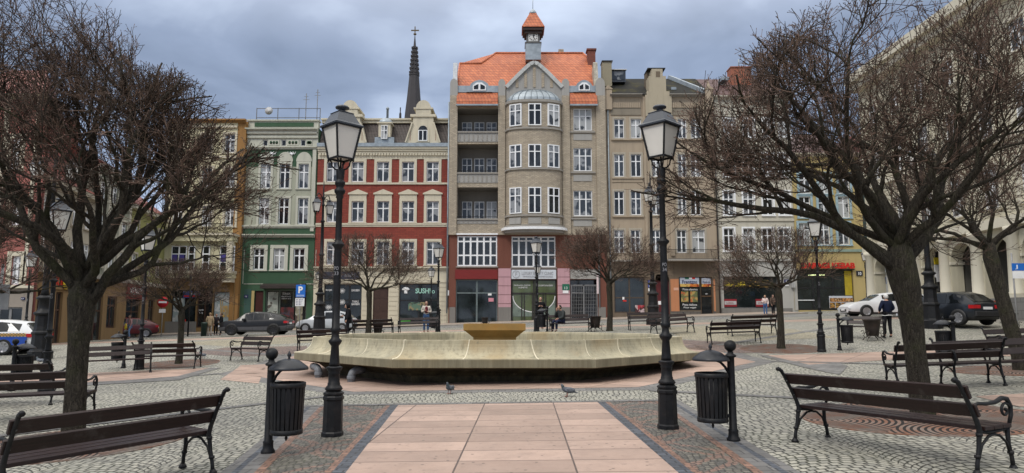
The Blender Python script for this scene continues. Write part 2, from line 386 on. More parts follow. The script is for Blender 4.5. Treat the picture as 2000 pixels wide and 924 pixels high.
M_PINK = slabs('pink_granite_slabs', (.41,.295,.24), 1.30, .62, .75, .1, radians(1.0), var=.2, ms=.012)
M_PINK2 = slabs('pink_granite_paving', (.39,.275,.22), 1.2, .8, 0, 0, radians(38), var=.2, ms=.014)
M_WALK = slabs('beige_pavement', (.40,.33,.27), .8, .5, 0, 0, off=.5)
M_ROAD = setts('road_setts', (.33,.325,.31), (.25,.25,.24), .12, fan=False, moss=.1)
def axis(a, b, far):
    return [-f for f in far[::-1]]+[i for i in range(a, b+1)]+far
xs = axis(-48, 48, [60,120,400,1500]); ys = [-400,-60,-20]+list(range(-8, 72))+[80,100,200,600,1800]
g = MB(); vs = [(x, y, G(x, y)) for y in ys for x in xs]; nx = len(xs)
g.add(vs, [(j*nx+i, j*nx+i+1, (j+1)*nx+i+1, (j+1)*nx+i) for j in range(len(ys)-1) for i in range(nx-1)])
tag(g.build('ground', M_SETT), kind='structure')
def sheet(name, poly, m, lay, thick=0):
    bm = bmesh.new(); f = bm.faces.new([bm.verts.new((p[0], p[1], 0)) for p in poly])
    x0 = math.floor(min(p[0] for p in poly)); x1 = math.ceil(max(p[0] for p in poly)); y0 = math.floor(min(p[1] for p in poly)); y1 = math.ceil(max(p[1] for p in poly))
    for i in range(x0, x1+1): bmesh.ops.bisect_plane(bm, geom=bm.verts[:]+bm.edges[:]+bm.faces[:], plane_co=(i,0,0), plane_no=(1,0,0))
    for i in range(y0, y1+1): bmesh.ops.bisect_plane(bm, geom=bm.verts[:]+bm.edges[:]+bm.faces[:], plane_co=(0,i,0), plane_no=(0,1,0))
    for v in bm.verts: v.co.z = G(v.co.x, v.co.y)+lay*.004
    bm.normal_update()
    for f in bm.faces:
        if f.normal.z < 0: f.normal_flip()
    me = bpy.data.meshes.new(name); bm.to_mesh(me); bm.free(); me.materials.append(m)
    o = bpy.data.objects.new(name, me); COL.objects.link(o); return tag(o, kind='structure')
def P2(*pts): return [gp(*p)[:2] for p in pts]
def strip(name, a, b, w, m, lay):
    a = Vector(a[:2]); b = Vector(b[:2]); n = (b-a).normalized(); n = Vector((-n.y, n.x))*w/2
    return sheet(name, [a-n, b-n, b+n, a+n], m, lay)
def extend(a, b, y):   # the point of the line a-b at depth y
    t = (y-a[1])/(b[1]-a[1]); return (a[0]+(b[0]-a[0])*t, y)
cl0, cr0 = gp(778,792), gp(1167,787); cl1, cr1 = gp(676,924), gp(1322,924)
YT = (cl0.y+cr0.y)/2
cL, cR = extend(cl1, cl0, YT), extend(cr1, cr0, YT); cLb, cRb = extend(cl0, cl1, 1.0), extend(cr0, cr1, 1.0)
sheet('pink_carpet_paving', [cLb, cRb, cR, cL], M_PINK, 2)
# borders of the carpet, scroll-patterned side panels
pl0, pl1 = gp(620,800), gp(497,924); pr0, pr1 = gp(1291,786), gp(1490,924)
pL, pLb = extend(pl1, pl0, YT), extend(pl0, pl1, 1.0); pR, pRb = extend(pr1, pr0, YT), extend(pr0, pr1, 1.0)
sheet('scroll_paving', [pLb, cLb, cL, pL], M_SCROLL, 1); sheet('scroll_paving', [cRb, pRb, pR, cR], M_SCROLL, 1)
def off(a, b, d): return [(a[0]+d, a[1]), (b[0]+d, b[1])]
for a, b, s_ in ((cL, cLb, -1), (cR, cRb, 1)):
    for d0, d1, m in ((0, .15, M_BAND), (.15, .23, M_ORANGE)):
        q0 = off(a, b, s_*d0); q1 = off(a, b, s_*d1); sheet('paving_band', [q0[0], q0[1], q1[1], q1[0]], m, 2)
for a, b, s_ in ((pL, pLb, -1), (pR, pRb, 1)):
    for d0, d1, m, l in ((-.10, 0, M_ORANGE, 2), (0, .17, M_BAND_G, 2), (.17, .25, M_BAND, 2), (.25,.37,M_BAND_G,2)):
        q0 = off(a, b, s_*d0); q1 = off(a, b, s_*d1); sheet('paving_band', [q0[0], q0[1], q1[1], q1[0]], m, l)
sheet('paving_band', [(pL[0]-.35, YT), (pR[0]+.35, YT), (pR[0]+.35, YT+.22), (pL[0]-.35, YT+.22)], M_BAND_G, 3)
# apron round the fountain
FC = Vector((-.43, 22.5))
def ring(k, dx=0, dy=0): 
    pts = [(-3.6,15.75),(2.85,15.75),(7.4,21),(7.4,26.5),(3,31),(-4,31),(-8.3,26.5),(-8.3,21)]
    return [(FC.x+(x-FC.x)*k, 23+(y-23)*k) for x, y in pts]
sheet('dark_ring_paving', ring(1.075), M_BAND_G, 1)
sheet('pink_apron_paving', ring(1.0), M_PINK2, 2)
for a, b, w in (((7.9,21.0),(15,14.6),.3), ((-8.8,21.0),(-17,14.0),.3), ((7.9,26.5),(17,33),.3), ((-8.8,26.5),(-19,33),.3), ((3.0,15.1),(7.5,10.6),.25),((-3.8,15.1),(-8.3,10.4),.25)):
    strip('paving_band', a, b, w, M_BAND_G, 3)
# pink diagonals of the square
sheet('pink_diagonal_paving', P2((-60,748),(177,729),(409,719),(335,739),(197,746),(-40,762)), M_PINK2, 2)
sheet('paving_band', P2((-40,765),(-40,762),(197,746),(335,739),(409,719),(432,719),(350,743),(197,752)), M_BAND_G, 3)
sheet('pink_diagonal_paving', P2((1500,695),(1755,687),(2060,680),(2060,694),(1766,702),(1580,713)), M_PINK2, 2)
sheet('paving_band', P2((1480,693),(1500,695),(1580,713),(1640,709),(1656,716),(1640,733),(1560,716)), M_BAND_G, 3)
sheet('pink_diagonal_paving', P2((1905,775),(2080,765),(2080,800),(1990,795)), M_PINK2, 2)
sheet('pink_diagonal_paving', P2((430,742),(470,714),(520,712),(505,750)), M_PINK2, 2)
sheet('red_setts_paving', P2((370,690),(440,679),(600,676),(600,690),(470,697)), M_SETT_RED, 2)
sheet('red_setts_paving', P2((1330,664),(1420,668),(1520,690),(1440,690),(1310,680)), M_SETT_RED, 2)
sheet('yellow_setts_paving', P2((330,672),(600,655),(640,668),(440,677)), M_SETT_FAR, 1)
sheet('yellow_setts_paving', P2((1290,640),(1450,634),(1640,660),(1420,668),(1330,662)), M_SETT_FAR, 1)
# street along the house fronts and its pavement (a kerb of 0.12 m)
sheet('street', [(-45,49.5),(40,49.5),(40,55.5),(-45,55.5)], M_ROAD, 1)
sheet('paving_band', [(-45,49.1),(40,49.1),(40,49.5),(-45,49.5)], M_BAND_G, 2)
sheet('paving_band', [(-40,43.0),(38,43.0),(38,43.5),(-40,43.5)], M_BAND_G, 2)
sheet('pink_strip_paving', [(-36,38.4),(30,38.4),(30,41.4),(-36,41.4)], M_PINK2, 1)
def kerbed(name, x0, x1, y0, y1, m):
    b = MB(); nx_ = int(x1-x0); ny = int(y1-y0); 
    for j in range(ny+1):
        for i in range(nx_+1):
            x = x0+(x1-x0)*i/nx_; y = y0+(y1-y0)*j/ny; b.v.append((x, y, G(x, y)+.12))
    for j in range(ny):
        for i in range(nx_): b.f.append([j*(nx_+1)+i, j*(nx_+1)+i+1, (j+1)*(nx_+1)+i+1, (j+1)*(nx_+1)+i]); b.m.append(0); b.sm.append(False)
    n = len(b.v)
    for i in range(nx_+1): b.v.append((b.v[i][0], y0, b.v[i][2]-.3))
    for i in range(nx_): b.f.append([i, i+1, n+i+1, n+i]); b.m.append(1); b.sm.append(False)
    return tag(b.build(name, [m, STONE_L]), kind='structure')
kerbed('pavement', -34, 24, 55.5, 63.5, M_WALK)
# manhole / tree grates
def grate_mat():
    b = NB('rusty_tree_grate'); x, y, z = b.sepv(b.obj())
    a = b.m_('ARCTAN2', y, x); sec = 2*pi/8
    af = b.m_('SUBTRACT', b.m_('PINGPONG', b.m_('ADD', a, 2*pi), sec), sec/2)
    r = b.m_('SQRT', b.m_('ADD', b.m_('MULTIPLY', x, x), b.m_('MULTIPLY', y, y)))
    lx = b.m_('SUBTRACT', b.m_('MULTIPLY', r, b.m_('COSINE', b.m_('ADD', af, sec/2))), 1.25); ly = b.m_('MULTIPLY', r, b.m_('SINE', b.m_('ADD', af, sec/2)))
    d = b.m_('SQRT', b.m_('ADD', b.m_('MULTIPLY', lx, lx), b.m_('MULTIPLY', ly, ly)))
    fr = b.m_('FRACT', b.m_('DIVIDE', d, .075))
    slot = b.m_('GREATER_THAN', fr, .55)
    rim = b.m_('GREATER_THAN', r, 1.47); slot = b.m_('MULTIPLY', slot, b.m_('SUBTRACT', 1.0, rim))
    spoke = b.m_('LESS_THAN', b.m_('ABSOLUTE', b.m_('SUBTRACT', b.m_('FRACT', b.m_('DIVIDE', b.m_('ADD', a, 7.0), 2*sec)), .5)), .012)
    slot = b.m_('MULTIPLY', slot, b.m_('SUBTRACT', 1.0, spoke))
    n = b.noise(b.obj(), 2.2, 5, .6); c = b.mix(b.rng(n, .4, .6, 0, 1), (.20,.095,.06), (.20,.165,.14))
    c = b.mix(slot, c, (.018,.014,.012)); b.bump(b.m_('SUBTRACT', 1.0, slot), 1.0, .03)
    return b.done(c, .8, 0, .3)
M_GRATE = grate_mat()
def grate(loc, r, label):
    b = MB(); n = 48; hz = []
    rings = [.001, .3, .62, 1.0, 1.3, 1.5]
    for q in rings: 
        for k in range(n):
            a = 2*pi*k/n; x = q*r/1.5*cos(a); y = q*r/1.5*sin(a); hz.append((q*cos(a), q*sin(a), G(loc.x+x, loc.y+y)-G(loc.x, loc.y)))
    fs = [(i*n+k, i*n+(k+1)%n, (i+1)*n+(k+1)%n, (i+1)*n+k) for i in range(len(rings)-1) for k in range(n)]
    b.add([(x, y, z+.014) for x, y, z in hz], fs); b.add([(1.5*cos(2*pi*k/n)*1.0, 1.5*sin(2*pi*k/n), hz[-n+k][2]+.014-j*.02) for j in (0,1) for k in range(n)], [(k,(k+1)%n,n+(k+1)%n,n+k) for k in range(n)])
    o = b.build('tree_grate', M_GRATE); o.location = (loc.x, loc.y, G(loc.x, loc.y)); o.scale = (r/1.5, r/1.5, 1)
    return tag(o, label, 'tree grate', 'cast iron grates round the trees')

# ---------------------------------------------------------------- fountain
def fountain_mats():
    b = NB('pale_sandstone'); p = b.pos(); x, y, z = b.sepv(p)
    n = b.noise(p, 1.2, 6, .62); c = b.mix(b.rng(n, .35, .68, 0, 1), (.46,.41,.285), (.27,.255,.19))
    st = b.noise(b.comb(b.m_('MULTIPLY', x, 6.0), b.m_('MULTIPLY', y, 6.0), b.m_('MULTIPLY', z, .7)), 1.6, 6, .7)
    c = b.mix(b.rng(st, .5, .72, 0, .65), c, (.13,.115,.075)); c = b.mix(b.rng(b.noise(p, .6, 3), .56, .7, 0, .5), c, (.44,.31,.15)); c = b.mix(b.rng(z, .61, .65, .45, 0), c, (.17,.15,.09)); c = b.mix(b.rng(b.noise(p, 2.7, 6, .75), .57, .66, 0, .55), c, (.17,.16,.115)); c = b.mix(b.m_('MULTIPLY', b.rng(b.noise(b.comb(b.m_('MULTIPLY', x, 2.5), b.m_('MULTIPLY', y, 2.5), 0.0), 1.5, 5, .7), .35, .6, 1, .3), b.rng(z, .60, .66, .85, .0)), c, (.12,.105,.065))  # lip darkened in the colour by height: painted shade together with brownish staining
    c = b.mix(b.rng(b.noise(p, 40, 4, .8), .3, .6, .3, 0), c, (.16,.15,.11))
    b.bump(b.noise(p, 30, 4, .7), .3, .01); A = b.done(c, .75, 0, .3)
    b = NB('mossy_wet_stone'); p = b.pos(); x, y, z = b.sepv(p)
    n = b.noise(b.comb(b.m_('MULTIPLY', x, 3.0), b.m_('MULTIPLY', y, 3.0), z), 1.8, 6, .7)
    c = b.mix(b.rng(n, .38, .62, 0, 1), (.022,.018,.010), (.085,.07,.035)); c = b.mix(b.rng(b.noise(p, 4, 5, .7), .6, .7, 0, .6), c, (.20,.17,.12))
    b.bump(b.noise(p, 18, 5, .7), .6, .03); B_ = b.done(c, .6, 0, .4)
    return A, B_
M_SAND, M_MOSS = fountain_mats()
M_OCHRE = mat('ochre_stone', (.29,.175,.055), .75, 0, .22, 1.6, .3, 20, .3, dirt=((.30,.14,.03), 3, .6))
M_JOINT = mat('pale_mortar', (.62,.56,.42), .85, 0, .1, 8)
FZ = G(FC.x, 17.0)-.02
fo = thing('fountain', (FC.x, FC.y, FZ), 'large octagonal sandstone fountain basin with dark mossy foot in the middle of the square', 'fountain')
def octa(ap, z):
    R_ = ap/cos(pi/8); return [(R_*cos(pi/8+k*pi/4), R_*sin(pi/8+k*pi/4), z) for k in range(8)]
def octlofts(prof, mi=0):
    b = MB(); sub = 1
    for ap, z in prof: b.v += octa(ap, z)
    for i in range(len(prof)-1):
        for k in range(8): b.f.append([i*8+k, i*8+(k+1)%8, (i+1)*8+(k+1)%8, (i+1)*8+k]); b.m.append(mi); b.sm.append(False)
    return b
bb = octlofts([(4.9,-.6),(5.02,.02),(5.08,.18),(5.25,.30),(5.55,.38),(5.86,.425)]); bb.build('basin_foot', M_MOSS, fo)
cv = [(5.86,.425),(5.9,.44),(5.9,.635),(5.88,.65)]
for i in range(1, 10):
    t = i/9; cv.append((5.88-.46*(1-(1-t)**1.9)*1.0, .65+.43*(t**2.0)))
cv += [(5.36,1.085),(5.30,1.07),(5.28,1.0),(5.27,.60),(5.2,.5)]
rim = octlofts(cv); o = rim.build('basin_rim', M_SAND, fo)
o['label'] = 'pale sandstone rim with concave sloping top and a vertical lip'
fl = MB(); fl.v = octa(5.25, .52); fl.f = [list(range(8))]; fl.m = [0]; fl.sm = [False]; fl.build('basin_floor', M_SAND, fo)
for k in range(8):
    R0 = octa(1, 0); a = Vector(R0[k]); b_ = Vector(R0[(k+1)%8])
    for t in ((.0, .36, .70) if k % 2 else (.0, .30, .64)):
        jb = MB()
        for i in range(2, len(cv)-4):
            (p0, z0), (p1, z1) = cv[i], cv[i+1]
            bow = lambda zz: (t-.5)*(.10)*max(0, 1-(zz-.65)/.43) if zz > .65 else (t-.5)*.10
            if t == 0: bow = lambda zz: 0
            q0 = a.lerp(b_, t+bow(z0)*.9)*(p0+.003); q1 = a.lerp(b_, t+bow(z1)*.9)*(p1+.003)
            jb.beam((q0.x, q0.y, z0+.002), (q1.x, q1.y, z1+.002), .026, .006, 0, up=(a+b_).normalized()+Vector((0,0,.6)))
        jb.build('stone_joint', M_JOINT, fo)
bw = MB()
prof = [(.66,.55),(.68,1.02),(.74,1.06),(.80,1.12),(.94,1.23),(.98,1.25),(.98,1.45),(.88,1.45),(.85,1.36)]
for ap, z in prof: bw.v += [(sx*ap-.12, sy*ap*.9, z) for sx, sy in ((-1,-1),(1,-1),(1,1),(-1,1))]
for i in range(len(prof)-1):
    for k in range(4): bw.f.append([i*4+k, i*4+(k+1)%4, (i+1)*4+(k+1)%4, (i+1)*4+k]); bw.m.append(0); bw.sm.append(False)
bw.f.append([(len(prof)-1)*4+k for k in range(4)]); bw.m.append(0); bw.sm.append(False)
o = bw.build('water_bowl', M_OCHRE, fo); o['label'] = 'ochre stone bowl in the centre of the basin'
M_PIPE = mat('grey_plastic_pipe', (.16,.17,.185), .5, 0, .2, 8)
def pipe(px, py, label, sgn):
    p = gp(px, py); t = thing('drain_pipe', (p.x, p.y, p.z), label, 'drain pipe', 'grey drain elbows under the fountain lip', rz=0)
    b = MB(); r = .10
    pts = [(0,0,-.1),(0,0,.14)]+[(sgn*.13*(1-cos(a)), .13*(1-cos(a)), .14+.15*sin(a)) for a in [pi/2*i/6 for i in range(1, 7)]]+[(sgn*.25,.3,.29)]
    b.tube(pts, r, 14); b.build('pipe', M_PIPE, t)
    c = MB(); c.lathe([(r*1.15,.06),(r*1.18,.08),(r*1.18,.14),(r*1.1,.155)], 14); c.build('collar', M_PIPE, t)
pipe(622, 738, 'grey plastic drain elbow under the fountain lip, left of the near left lamp post', -1)
pipe(686, 746, 'grey plastic drain elbow under the fountain lip, just right of the near left lamp post', 1)
# ---------------------------------------------------------------- building kit
def wallskin(b, x0, x1, z0, z1, Y, ops, dep=.22, mi=0, mr=None):
    mr = mi if mr is None else mr
    xs_ = sorted({x0, x1}|{q for o in ops for q in (o[0], o[1]) if x0 < q < x1}); zs_ = sorted({z0, z1}|{q for o in ops for q in (o[2], o[3]) if z0 < q < z1})
    for i in range(len(xs_)-1):
        for j in range(len(zs_)-1):
            cx, cz = (xs_[i]+xs_[i+1])/2, (zs_[j]+zs_[j+1])/2
            if any(o[0] < cx < o[1] and o[2] < cz < o[3] for o in ops): continue
            b.add([(xs_[i],Y,zs_[j]),(xs_[i+1],Y,zs_[j]),(xs_[i+1],Y,zs_[j+1]),(xs_[i],Y,zs_[j+1])], [(0,1,2,3)], mi)
    for a, c, e, f in ops:
        e = max(e, z0); f = min(f, z1)
        for q in (((a,e),(c,e)), ((a,f),(c,f)), ((a,e),(a,f)), ((c,e),(c,f))):
            (p, r), (s_, t) = q; b.add([(p,Y,r),(s_,Y,t),(s_,Y+dep,t),(p,Y+dep,r)], [(0,1,2,3)], mr)
class Bld:
    def __init__(s, name, label, Y, px0, px1, cat='house', pyref=400, deep=12):
        s.Y = Y; s.py = pyref; s.x0 = xat(px0, pyref, Y); s.x1 = xat(px1, pyref, Y); s.deep = deep
        xc = (s.x0+s.x1)/2; s.zg = G(xc, Y)
        s.root = thing(name, (xc, Y, s.zg), label, cat); s.org = (xc, Y, s.zg)
    def X(s, px, py=None): return xat(px, py or s.py, s.Y)
    def Z(s, py): return zat(py, s.Y)
    def R(s, px0, py0, px1, py1):   # pixel rectangle -> (x0,x1,z0,z1)
        pm = (py0+py1)/2; return (s.X(px0, pm), s.X(px1, pm), s.Z(py1), s.Z(py0))
    def put(s, mb, name, m, parent=None, lab=None):
        o = mb.build(name, m, parent or s.root, s.org)
        if lab: o['label'] = lab
        return o
    def body(s, z0, z1, m, x0=None, x1=None, front=.24, deep=None, name='body'):
        b = MB(); b.box(s.x0 if x0 is None else x0, s.x1 if x1 is None else x1, s.Y+front, s.Y+(deep or s.deep), z0, z1); return s.put(b, name, m)
    def wall(s, z0, z1, m, ops, x0=None, x1=None, dy=0.0, dep=.22, name='wall', mr=None, lab=None):
        b = MB(); wallskin(b, s.x0 if x0 is None else x0, s.x1 if x1 is None else x1, z0, z1, s.Y+dy, ops, dep, 0, 1 if mr else 0); return s.put(b, name, [m, mr] if mr else m, lab=lab)
    def win(s, r, nc=2, tr=.68, glass=None, frame=None, dy=.12, bar=.07, sub=False, surround=None, sw=.14, sill=True, sp=.05, rows=None, dy0=0.0, parent=None, cap=None):
        x0, x1, z0, z1 = r; Y = s.Y+dy; b = MB(); w = bar; frame = frame or WHITE
        b.box(x0, x0+w, Y-.02, Y+.04, z0, z1); b.box(x1-w, x1, Y-.02, Y+.04, z0, z1); b.box(x0+w, x1-w, Y-.02, Y+.04, z0, z0+w*1.1); b.box(x0+w, x1-w, Y-.02, Y+.04, z1-w, z1)
        iw = (x1-x0)
        for k in range(1, nc): xm = x0+iw*k/nc; b.box(xm-w*.75, xm+w*.75, Y-.025, Y+.035, z0+w*1.1, z1-w)
        rws = rows if rows is not None else ([tr] if tr else [])
        for t in rws:
            zm = z0+(z1-z0)*t
            for k in range(nc): b.box(x0+iw*k/nc+w*.75, x0+iw*(k+1)/nc-w*.75, Y-.022, Y+.035, zm-w*.6, zm+w*.6)
        if surround:
            q = sw; ys_ = s.Y-sp+dy0; yb = s.Y+.002+dy0
            for bx in ((x0-q, x0, z0-.02, z1+q), (x1, x1+q, z0-.02, z1+q), (x0, x1, z1, z1+q)): b.box(bx[0], bx[1], ys_, yb, bx[2], bx[3], 1)
        wo_ = s.put(b, 'window', [frame, surround or frame], parent)
        g_ = MB(); g_.add([(x0+.01,Y+.01,z0+.01),(x1-.01,Y+.01,z0+.01),(x1-.01,Y+.01,z1-.01),(x0+.01,Y+.01,z1-.01)], [(0,1,2,3)])
        s.put(g_, 'pane', glass or random.choice((GLASS, GLASS, GLASS_D, GLASS_C)), wo_)
        if sill:
            q = MB(); q.box(x0-(sw if surround else .05)-.04, x1+(sw if surround else .05)+.04, s.Y-.12+dy0, s.Y+.02+dy0, z0-.12, z0-.022); s.put(q, 'sill', surround or STONE_L, wo_)
        if cap:
            q = MB(); a = x0-sw-.1; c = x1+sw+.1; zb = z1+cap; q.box(a, c, s.Y-.16, s.Y+.01, zb, zb+.12)
            q.prism([(a, zb+.122), (c, zb+.122), ((a+c)/2, zb+.48)], 'y', s.Y-.15, s.Y+.01)
            q.box(a+.12, c-.12, s.Y-.06, s.Y+.01, z1+sw+.004, zb-.004); s.put(q, 'pediment', surround, wo_)
        return wo_
    def band(s, py0, py1, m, px0=None, px1=None, out=.12, name='cornice', steps=1, bottom_in=True):
        z1_, z0_ = s.Z(py0), s.Z(py1); xa = s.x0 if px0 is None else s.X(px0); xb = s.x1 if px1 is None else s.X(px1); b = MB()
        for i in range(steps):
            a = z0_+(z1_-z0_)*i/steps; c = z0_+(z1_-z0_)*(i+1)/steps; b.box(xa, xb, s.Y-out*(i+1)/steps, s.Y+.004, a+.001*(i > 0), c)
        return s.put(b, name, m)
    def shop(s, r, m=None, frame=None, cols=2, tr=.72, dy=.2, bar=.09, name='shop_window', lab=None):
        o = s.win(r, nc=cols, tr=tr, glass=m or GLASS_S, frame=frame or BLACK, dy=dy, bar=bar, sill=False); o.name = name
        if lab: o['label'] = lab
        return o
    def txt(s, t, px0, py0, px1, py1, m, name='lettering', parent=None, dy=-.02, bold=0, dep=.008):
        x0, x1, z0, z1 = s.R(px0, py0, px1, py1)
        return text(t, facing(x0, s.Y+dy, z0), x1-x0, z1-z0, m, name, parent or s.root, s.org, bold, dep)
    def plate(s, px0, py0, px1, py1, m, name='sign_panel', dy=-.03, th=.03, parent=None, lab=None):
        x0, x1, z0, z1 = s.R(px0, py0, px1, py1); b = MB(); b.box(x0, x1, s.Y+dy, s.Y+dy+th, z0, z1); o = s.put(b, name, m, parent)
        if lab: o['label'] = lab
        return o
    def pipe(s, px, py0, py1, m=None, name='downpipe', r=.07):
        b = MB(); x = s.X(px); b.tube([(x, s.Y-.1, s.Z(py1)), (x, s.Y-.1, s.Z(py0))], r, 8); return s.put(b, name, m or ZINC)
    def quad(s, pts, m, name, dy=0, mb=None):
        pass
def flat(n, c, r=.6): return mat(n, c, r, 0, .06, 5)
LW = flat('white_lettering', (.75,.75,.75)); LGOLD = flat('gold_lettering', (.60,.36,.08)); LYEL = flat('yellow_lettering', (.80,.62,.03)); LRED = flat('red_letters', (.55,.02,.012)); LBLUE = flat('blue_enamel', (.012,.045,.32)); LNAVY = flat('navy_plate', (.012,.016,.09)); LGREEN = flat('green_plate', (.01,.12,.07)); LMINT = flat('mint_lettering', (.35,.62,.52)); LRB = flat('dark_red_print', (.22,.012,.02)); LGREY = flat('grey_lettering', (.28,.28,.30))
POSTERS = {}
def poster_mat(name, a, b_, c, sc=2.0):
    b = NB(name); n = b.noise(b.obj(), sc, 3, .5); n2_ = b.noise(b.obj(), sc*1.7, 2, .5, 0)
    col = b.mix(b.rng(n, .42, .5, 0, 1), a, b_); col = b.mix(b.rng(n2_, .55, .6, 0, 1), col, c); return b.done(col, .35, 0, .4)
def mould(b, x0, x1, y, z, n, w, h, d, mi=0):   # a row of small blocks under a cornice
    st = (x1-x0)/n
    for i in range(n): cx = x0+st*(i+.5); b.box(cx-w/2, cx+w/2, y-d, y+.003, z-h, z, mi)
def fence_rail(b, x0, x1, y, z0, z1, n, r=.012, scroll=False):
    b.box(x0, x1, y-.025, y+.025, z1-.04, z1); b.box(x0, x1, y-.02, y+.02, z0, z0+.03)
    for i in range(n+1):
        x = x0+.02+(x1-x0-.04)*i/n; b.box(x-r, x+r, y-r, y+r, z0+.03, z1-.04)

# ================================================================ red brick corner house with gables
RB = brick('red_painted_brick', (.28,.062,.042), (.22,.045,.034), (.15,.045,.035), .5, .16, .018, stain=.45)
Y0 = 62.0
b = Bld('red_brick_house', 'red brick tenement with cream window surrounds, dark mansard roof and cream gables', Y0, 618, 878)
zb, zt = b.zg-.6, b.Z(300)
cols = [650, 698.5, 748, 797, 845]
rowsE = [(316,355,'a'), (393,434,'b'), (472,517,'c')]
ops = []
for (a, c, k) in rowsE:
    for px in cols: ops.append(b.R(px-12, a, px+12, c))
zf = b.Z(523)
b.body(zb, b.Z(288), RB)
b.wall(zf, zt, RB, ops)
for i, (a, c, k) in enumerate(rowsE):
    for px in cols:
        b.win(b.R(px-12, a, px+12, c), 2, .66, surround=CREAM, sw=.24, sp=.07, bar=.075, cap=.62 if k == 'b' else None, glass=GLASS)
b.band(300, 311, CREAM, out=.05, name='frieze')
b.band(288, 299.8, CREAM, out=.3, steps=3)
q = MB(); mould(q, b.x0+.1, b.x1-.1, b.Y-.1, b.Z(299.8)-.002, 46, .16, .22, .12); b.put(q, 'dentil', CREAM)
for y_ in (357, 436): b.band(y_, y_+3.5, CREAM, out=.1, name='string_course')
b.band(440, 443, CREAM, out=.05, name='string_course')
for px in (622, 674, 723, 772, 821, 872):
    q = MB(); x = b.X(px); q.box(x-.12, x+.12, b.Y-.09, b.Y-.0, b.Z(311), b.Z(300.5)); b.put(q, 'bracket', CREAM)
# cream ground floor
gops = [b.R(632,555,706,625), b.R(728,562,758,640), b.R(779,554,856,640)]
b.wall(zb, zf-.002, CREAM, gops, name='ground_floor_wall')
for pa, pb_ in ((619,631),(708,726),(760,778),(857,873)):
    q = MB()
    for j in range(9):
        z1_ = b.Z(553)-j*.42; q.box(b.X(pa,590), b.X(pb_,590), b.Y-.07, b.Y-.001, z1_-.385, z1_)
    b.put(q, 'rusticated_pier', CREAM)
b.band(521, 527, CREAM, out=.28, steps=2, name='cornice'); b.band(546, 552, CREAM, out=.12, name='string_course')
o = b.shop(b.R(632,555,706,625), GLASS_S, cols=3, tr=.55, lab='barber shop window with white lettering')
for t, *r in (('FRYZJER',635,565,648,569),('BARBER',686,565,702,569),('TABAZ',687,587,700,591),('BARBER',686,592,702,596)): b.txt(t, *r, LW, 'window_lettering', o, dy=.15)
for px_, py_ in ((667,568),(667,590),(641,600)):
    st = MB()
    for k in range(6):
        a = pi*k/6; x = b.X(px_,py_); z = b.Z(py_); st.beam((x-.3*cos(a), b.Y+.16, z-.3*sin(a)*.8), (x+.3*cos(a), b.Y+.16, z+.3*sin(a)*.8), .03, .01, 0, up=(0,1,0))
    b.put(st, 'star_logo', LW, o)
b.plate(630,531,702,546, flat('dark_sign_board', (.03,.032,.05)), 'sign_board', dy=-.1, th=.08); b.txt('STUDIO', 650,536,668,541, LGREY, 'sign_lettering', dy=-.125); b.txt('BARBER', 674,536,694,541, LGREY, 'sign_lettering', dy=-.125)
dr = MB(); x0, x1, z0, z1 = b.R(729,563,757,640); dr.box(x0, x1, b.Y+.14, b.Y+.2, z0, z1)
for sx in (0, 1):
    for zz in (0.02, .4, .72):
        h = (z1-z0); w = (x1-x0)/2; dr.box(x0+sx*w+.1, x0+sx*w+w-.1, b.Y+.115, b.Y+.139, z0+h*zz+.08, z0+h*(zz+.25))
b.put(dr, 'door', mat('dark_brown_door', (.05,.025,.018), .5))
o = b.shop(b.R(779,554,856,640), GLASS_S, cols=2, tr=.62, lab='sushi shop window with mint lettering')
b.txt('SUSHI', 811,563,840,573, LMINT, 'window_lettering', o, dy=.15, bold=.02); b.txt('GO', 838,567,849,573, LMINT, 'window_lettering', o, dy=.15, bold=.02)
b.plate(782,624,801,633, flat('bright_green_panel', (.05,.33,.03)), 'green_panel', dy=.12, th=.03, parent=o)
fg = MB(); fg.lathe([(.02,0),(.32,.02),(.36,.1),(.2,.25),(.02,.3)], 12, (b.X(792,566), b.Y+.16, b.Z(567)), sy=.1); fg.box(b.X(789,570), b.X(795,570), b.Y+.13, b.Y+.17, b.Z(573), b.Z(567)); b.put(fg, 'shop_logo', LW, o)
b.plate(797,590,830,606, poster_mat('sushi_poster', (.03,.04,.03), (.10,.17,.12), (.24,.20,.11), 2), 'poster', dy=.14, th=.02, parent=o)
b.plate(774,594,778,599, LW, 'wall_plate')
# mansard roof
M_SLATE = tiles('dark_slate', (.045,.034,.03), (.06,.045,.04), (.018,.015,.014), .3, .3)
q = MB(); za, zc_ = b.Z(284), b.Z(231); x0, x1 = b.x0+.05, b.x1-.05
q.add([(x0,b.Y+.1,za),(x1,b.Y+.1,za),(x1,b.Y+1.3,zc_),(x0,b.Y+1.3,zc_),(x0,b.Y+11,za),(x1,b.Y+11,za),(x1,b.Y+10,zc_),(x0,b.Y+10,zc_)], [(0,1,2,3),(4,5,6,7),(2,6,7,3),(0,3,7,4),(1,5,6,2)]); ro = b.put(q, 'mansard_roof', M_SLATE)
q = MB(); q.box(x0-.1, x1+.1, b.Y+1.0, b.Y+1.5, zc_-.15, zc_+.12); q.box(x0-.15, x1+.15, b.Y+.85, b.Y+1.5, zc_+.121, zc_+.26); b.put(q, 'roof_cornice', CREAM, ro)
q = MB(); q.box(b.x0-.05, b.x1+.05, b.Y-.38, b.Y+.12, b.Z(288)+.002, b.Z(281)); b.put(q, 'gutter', ZINC, ro)
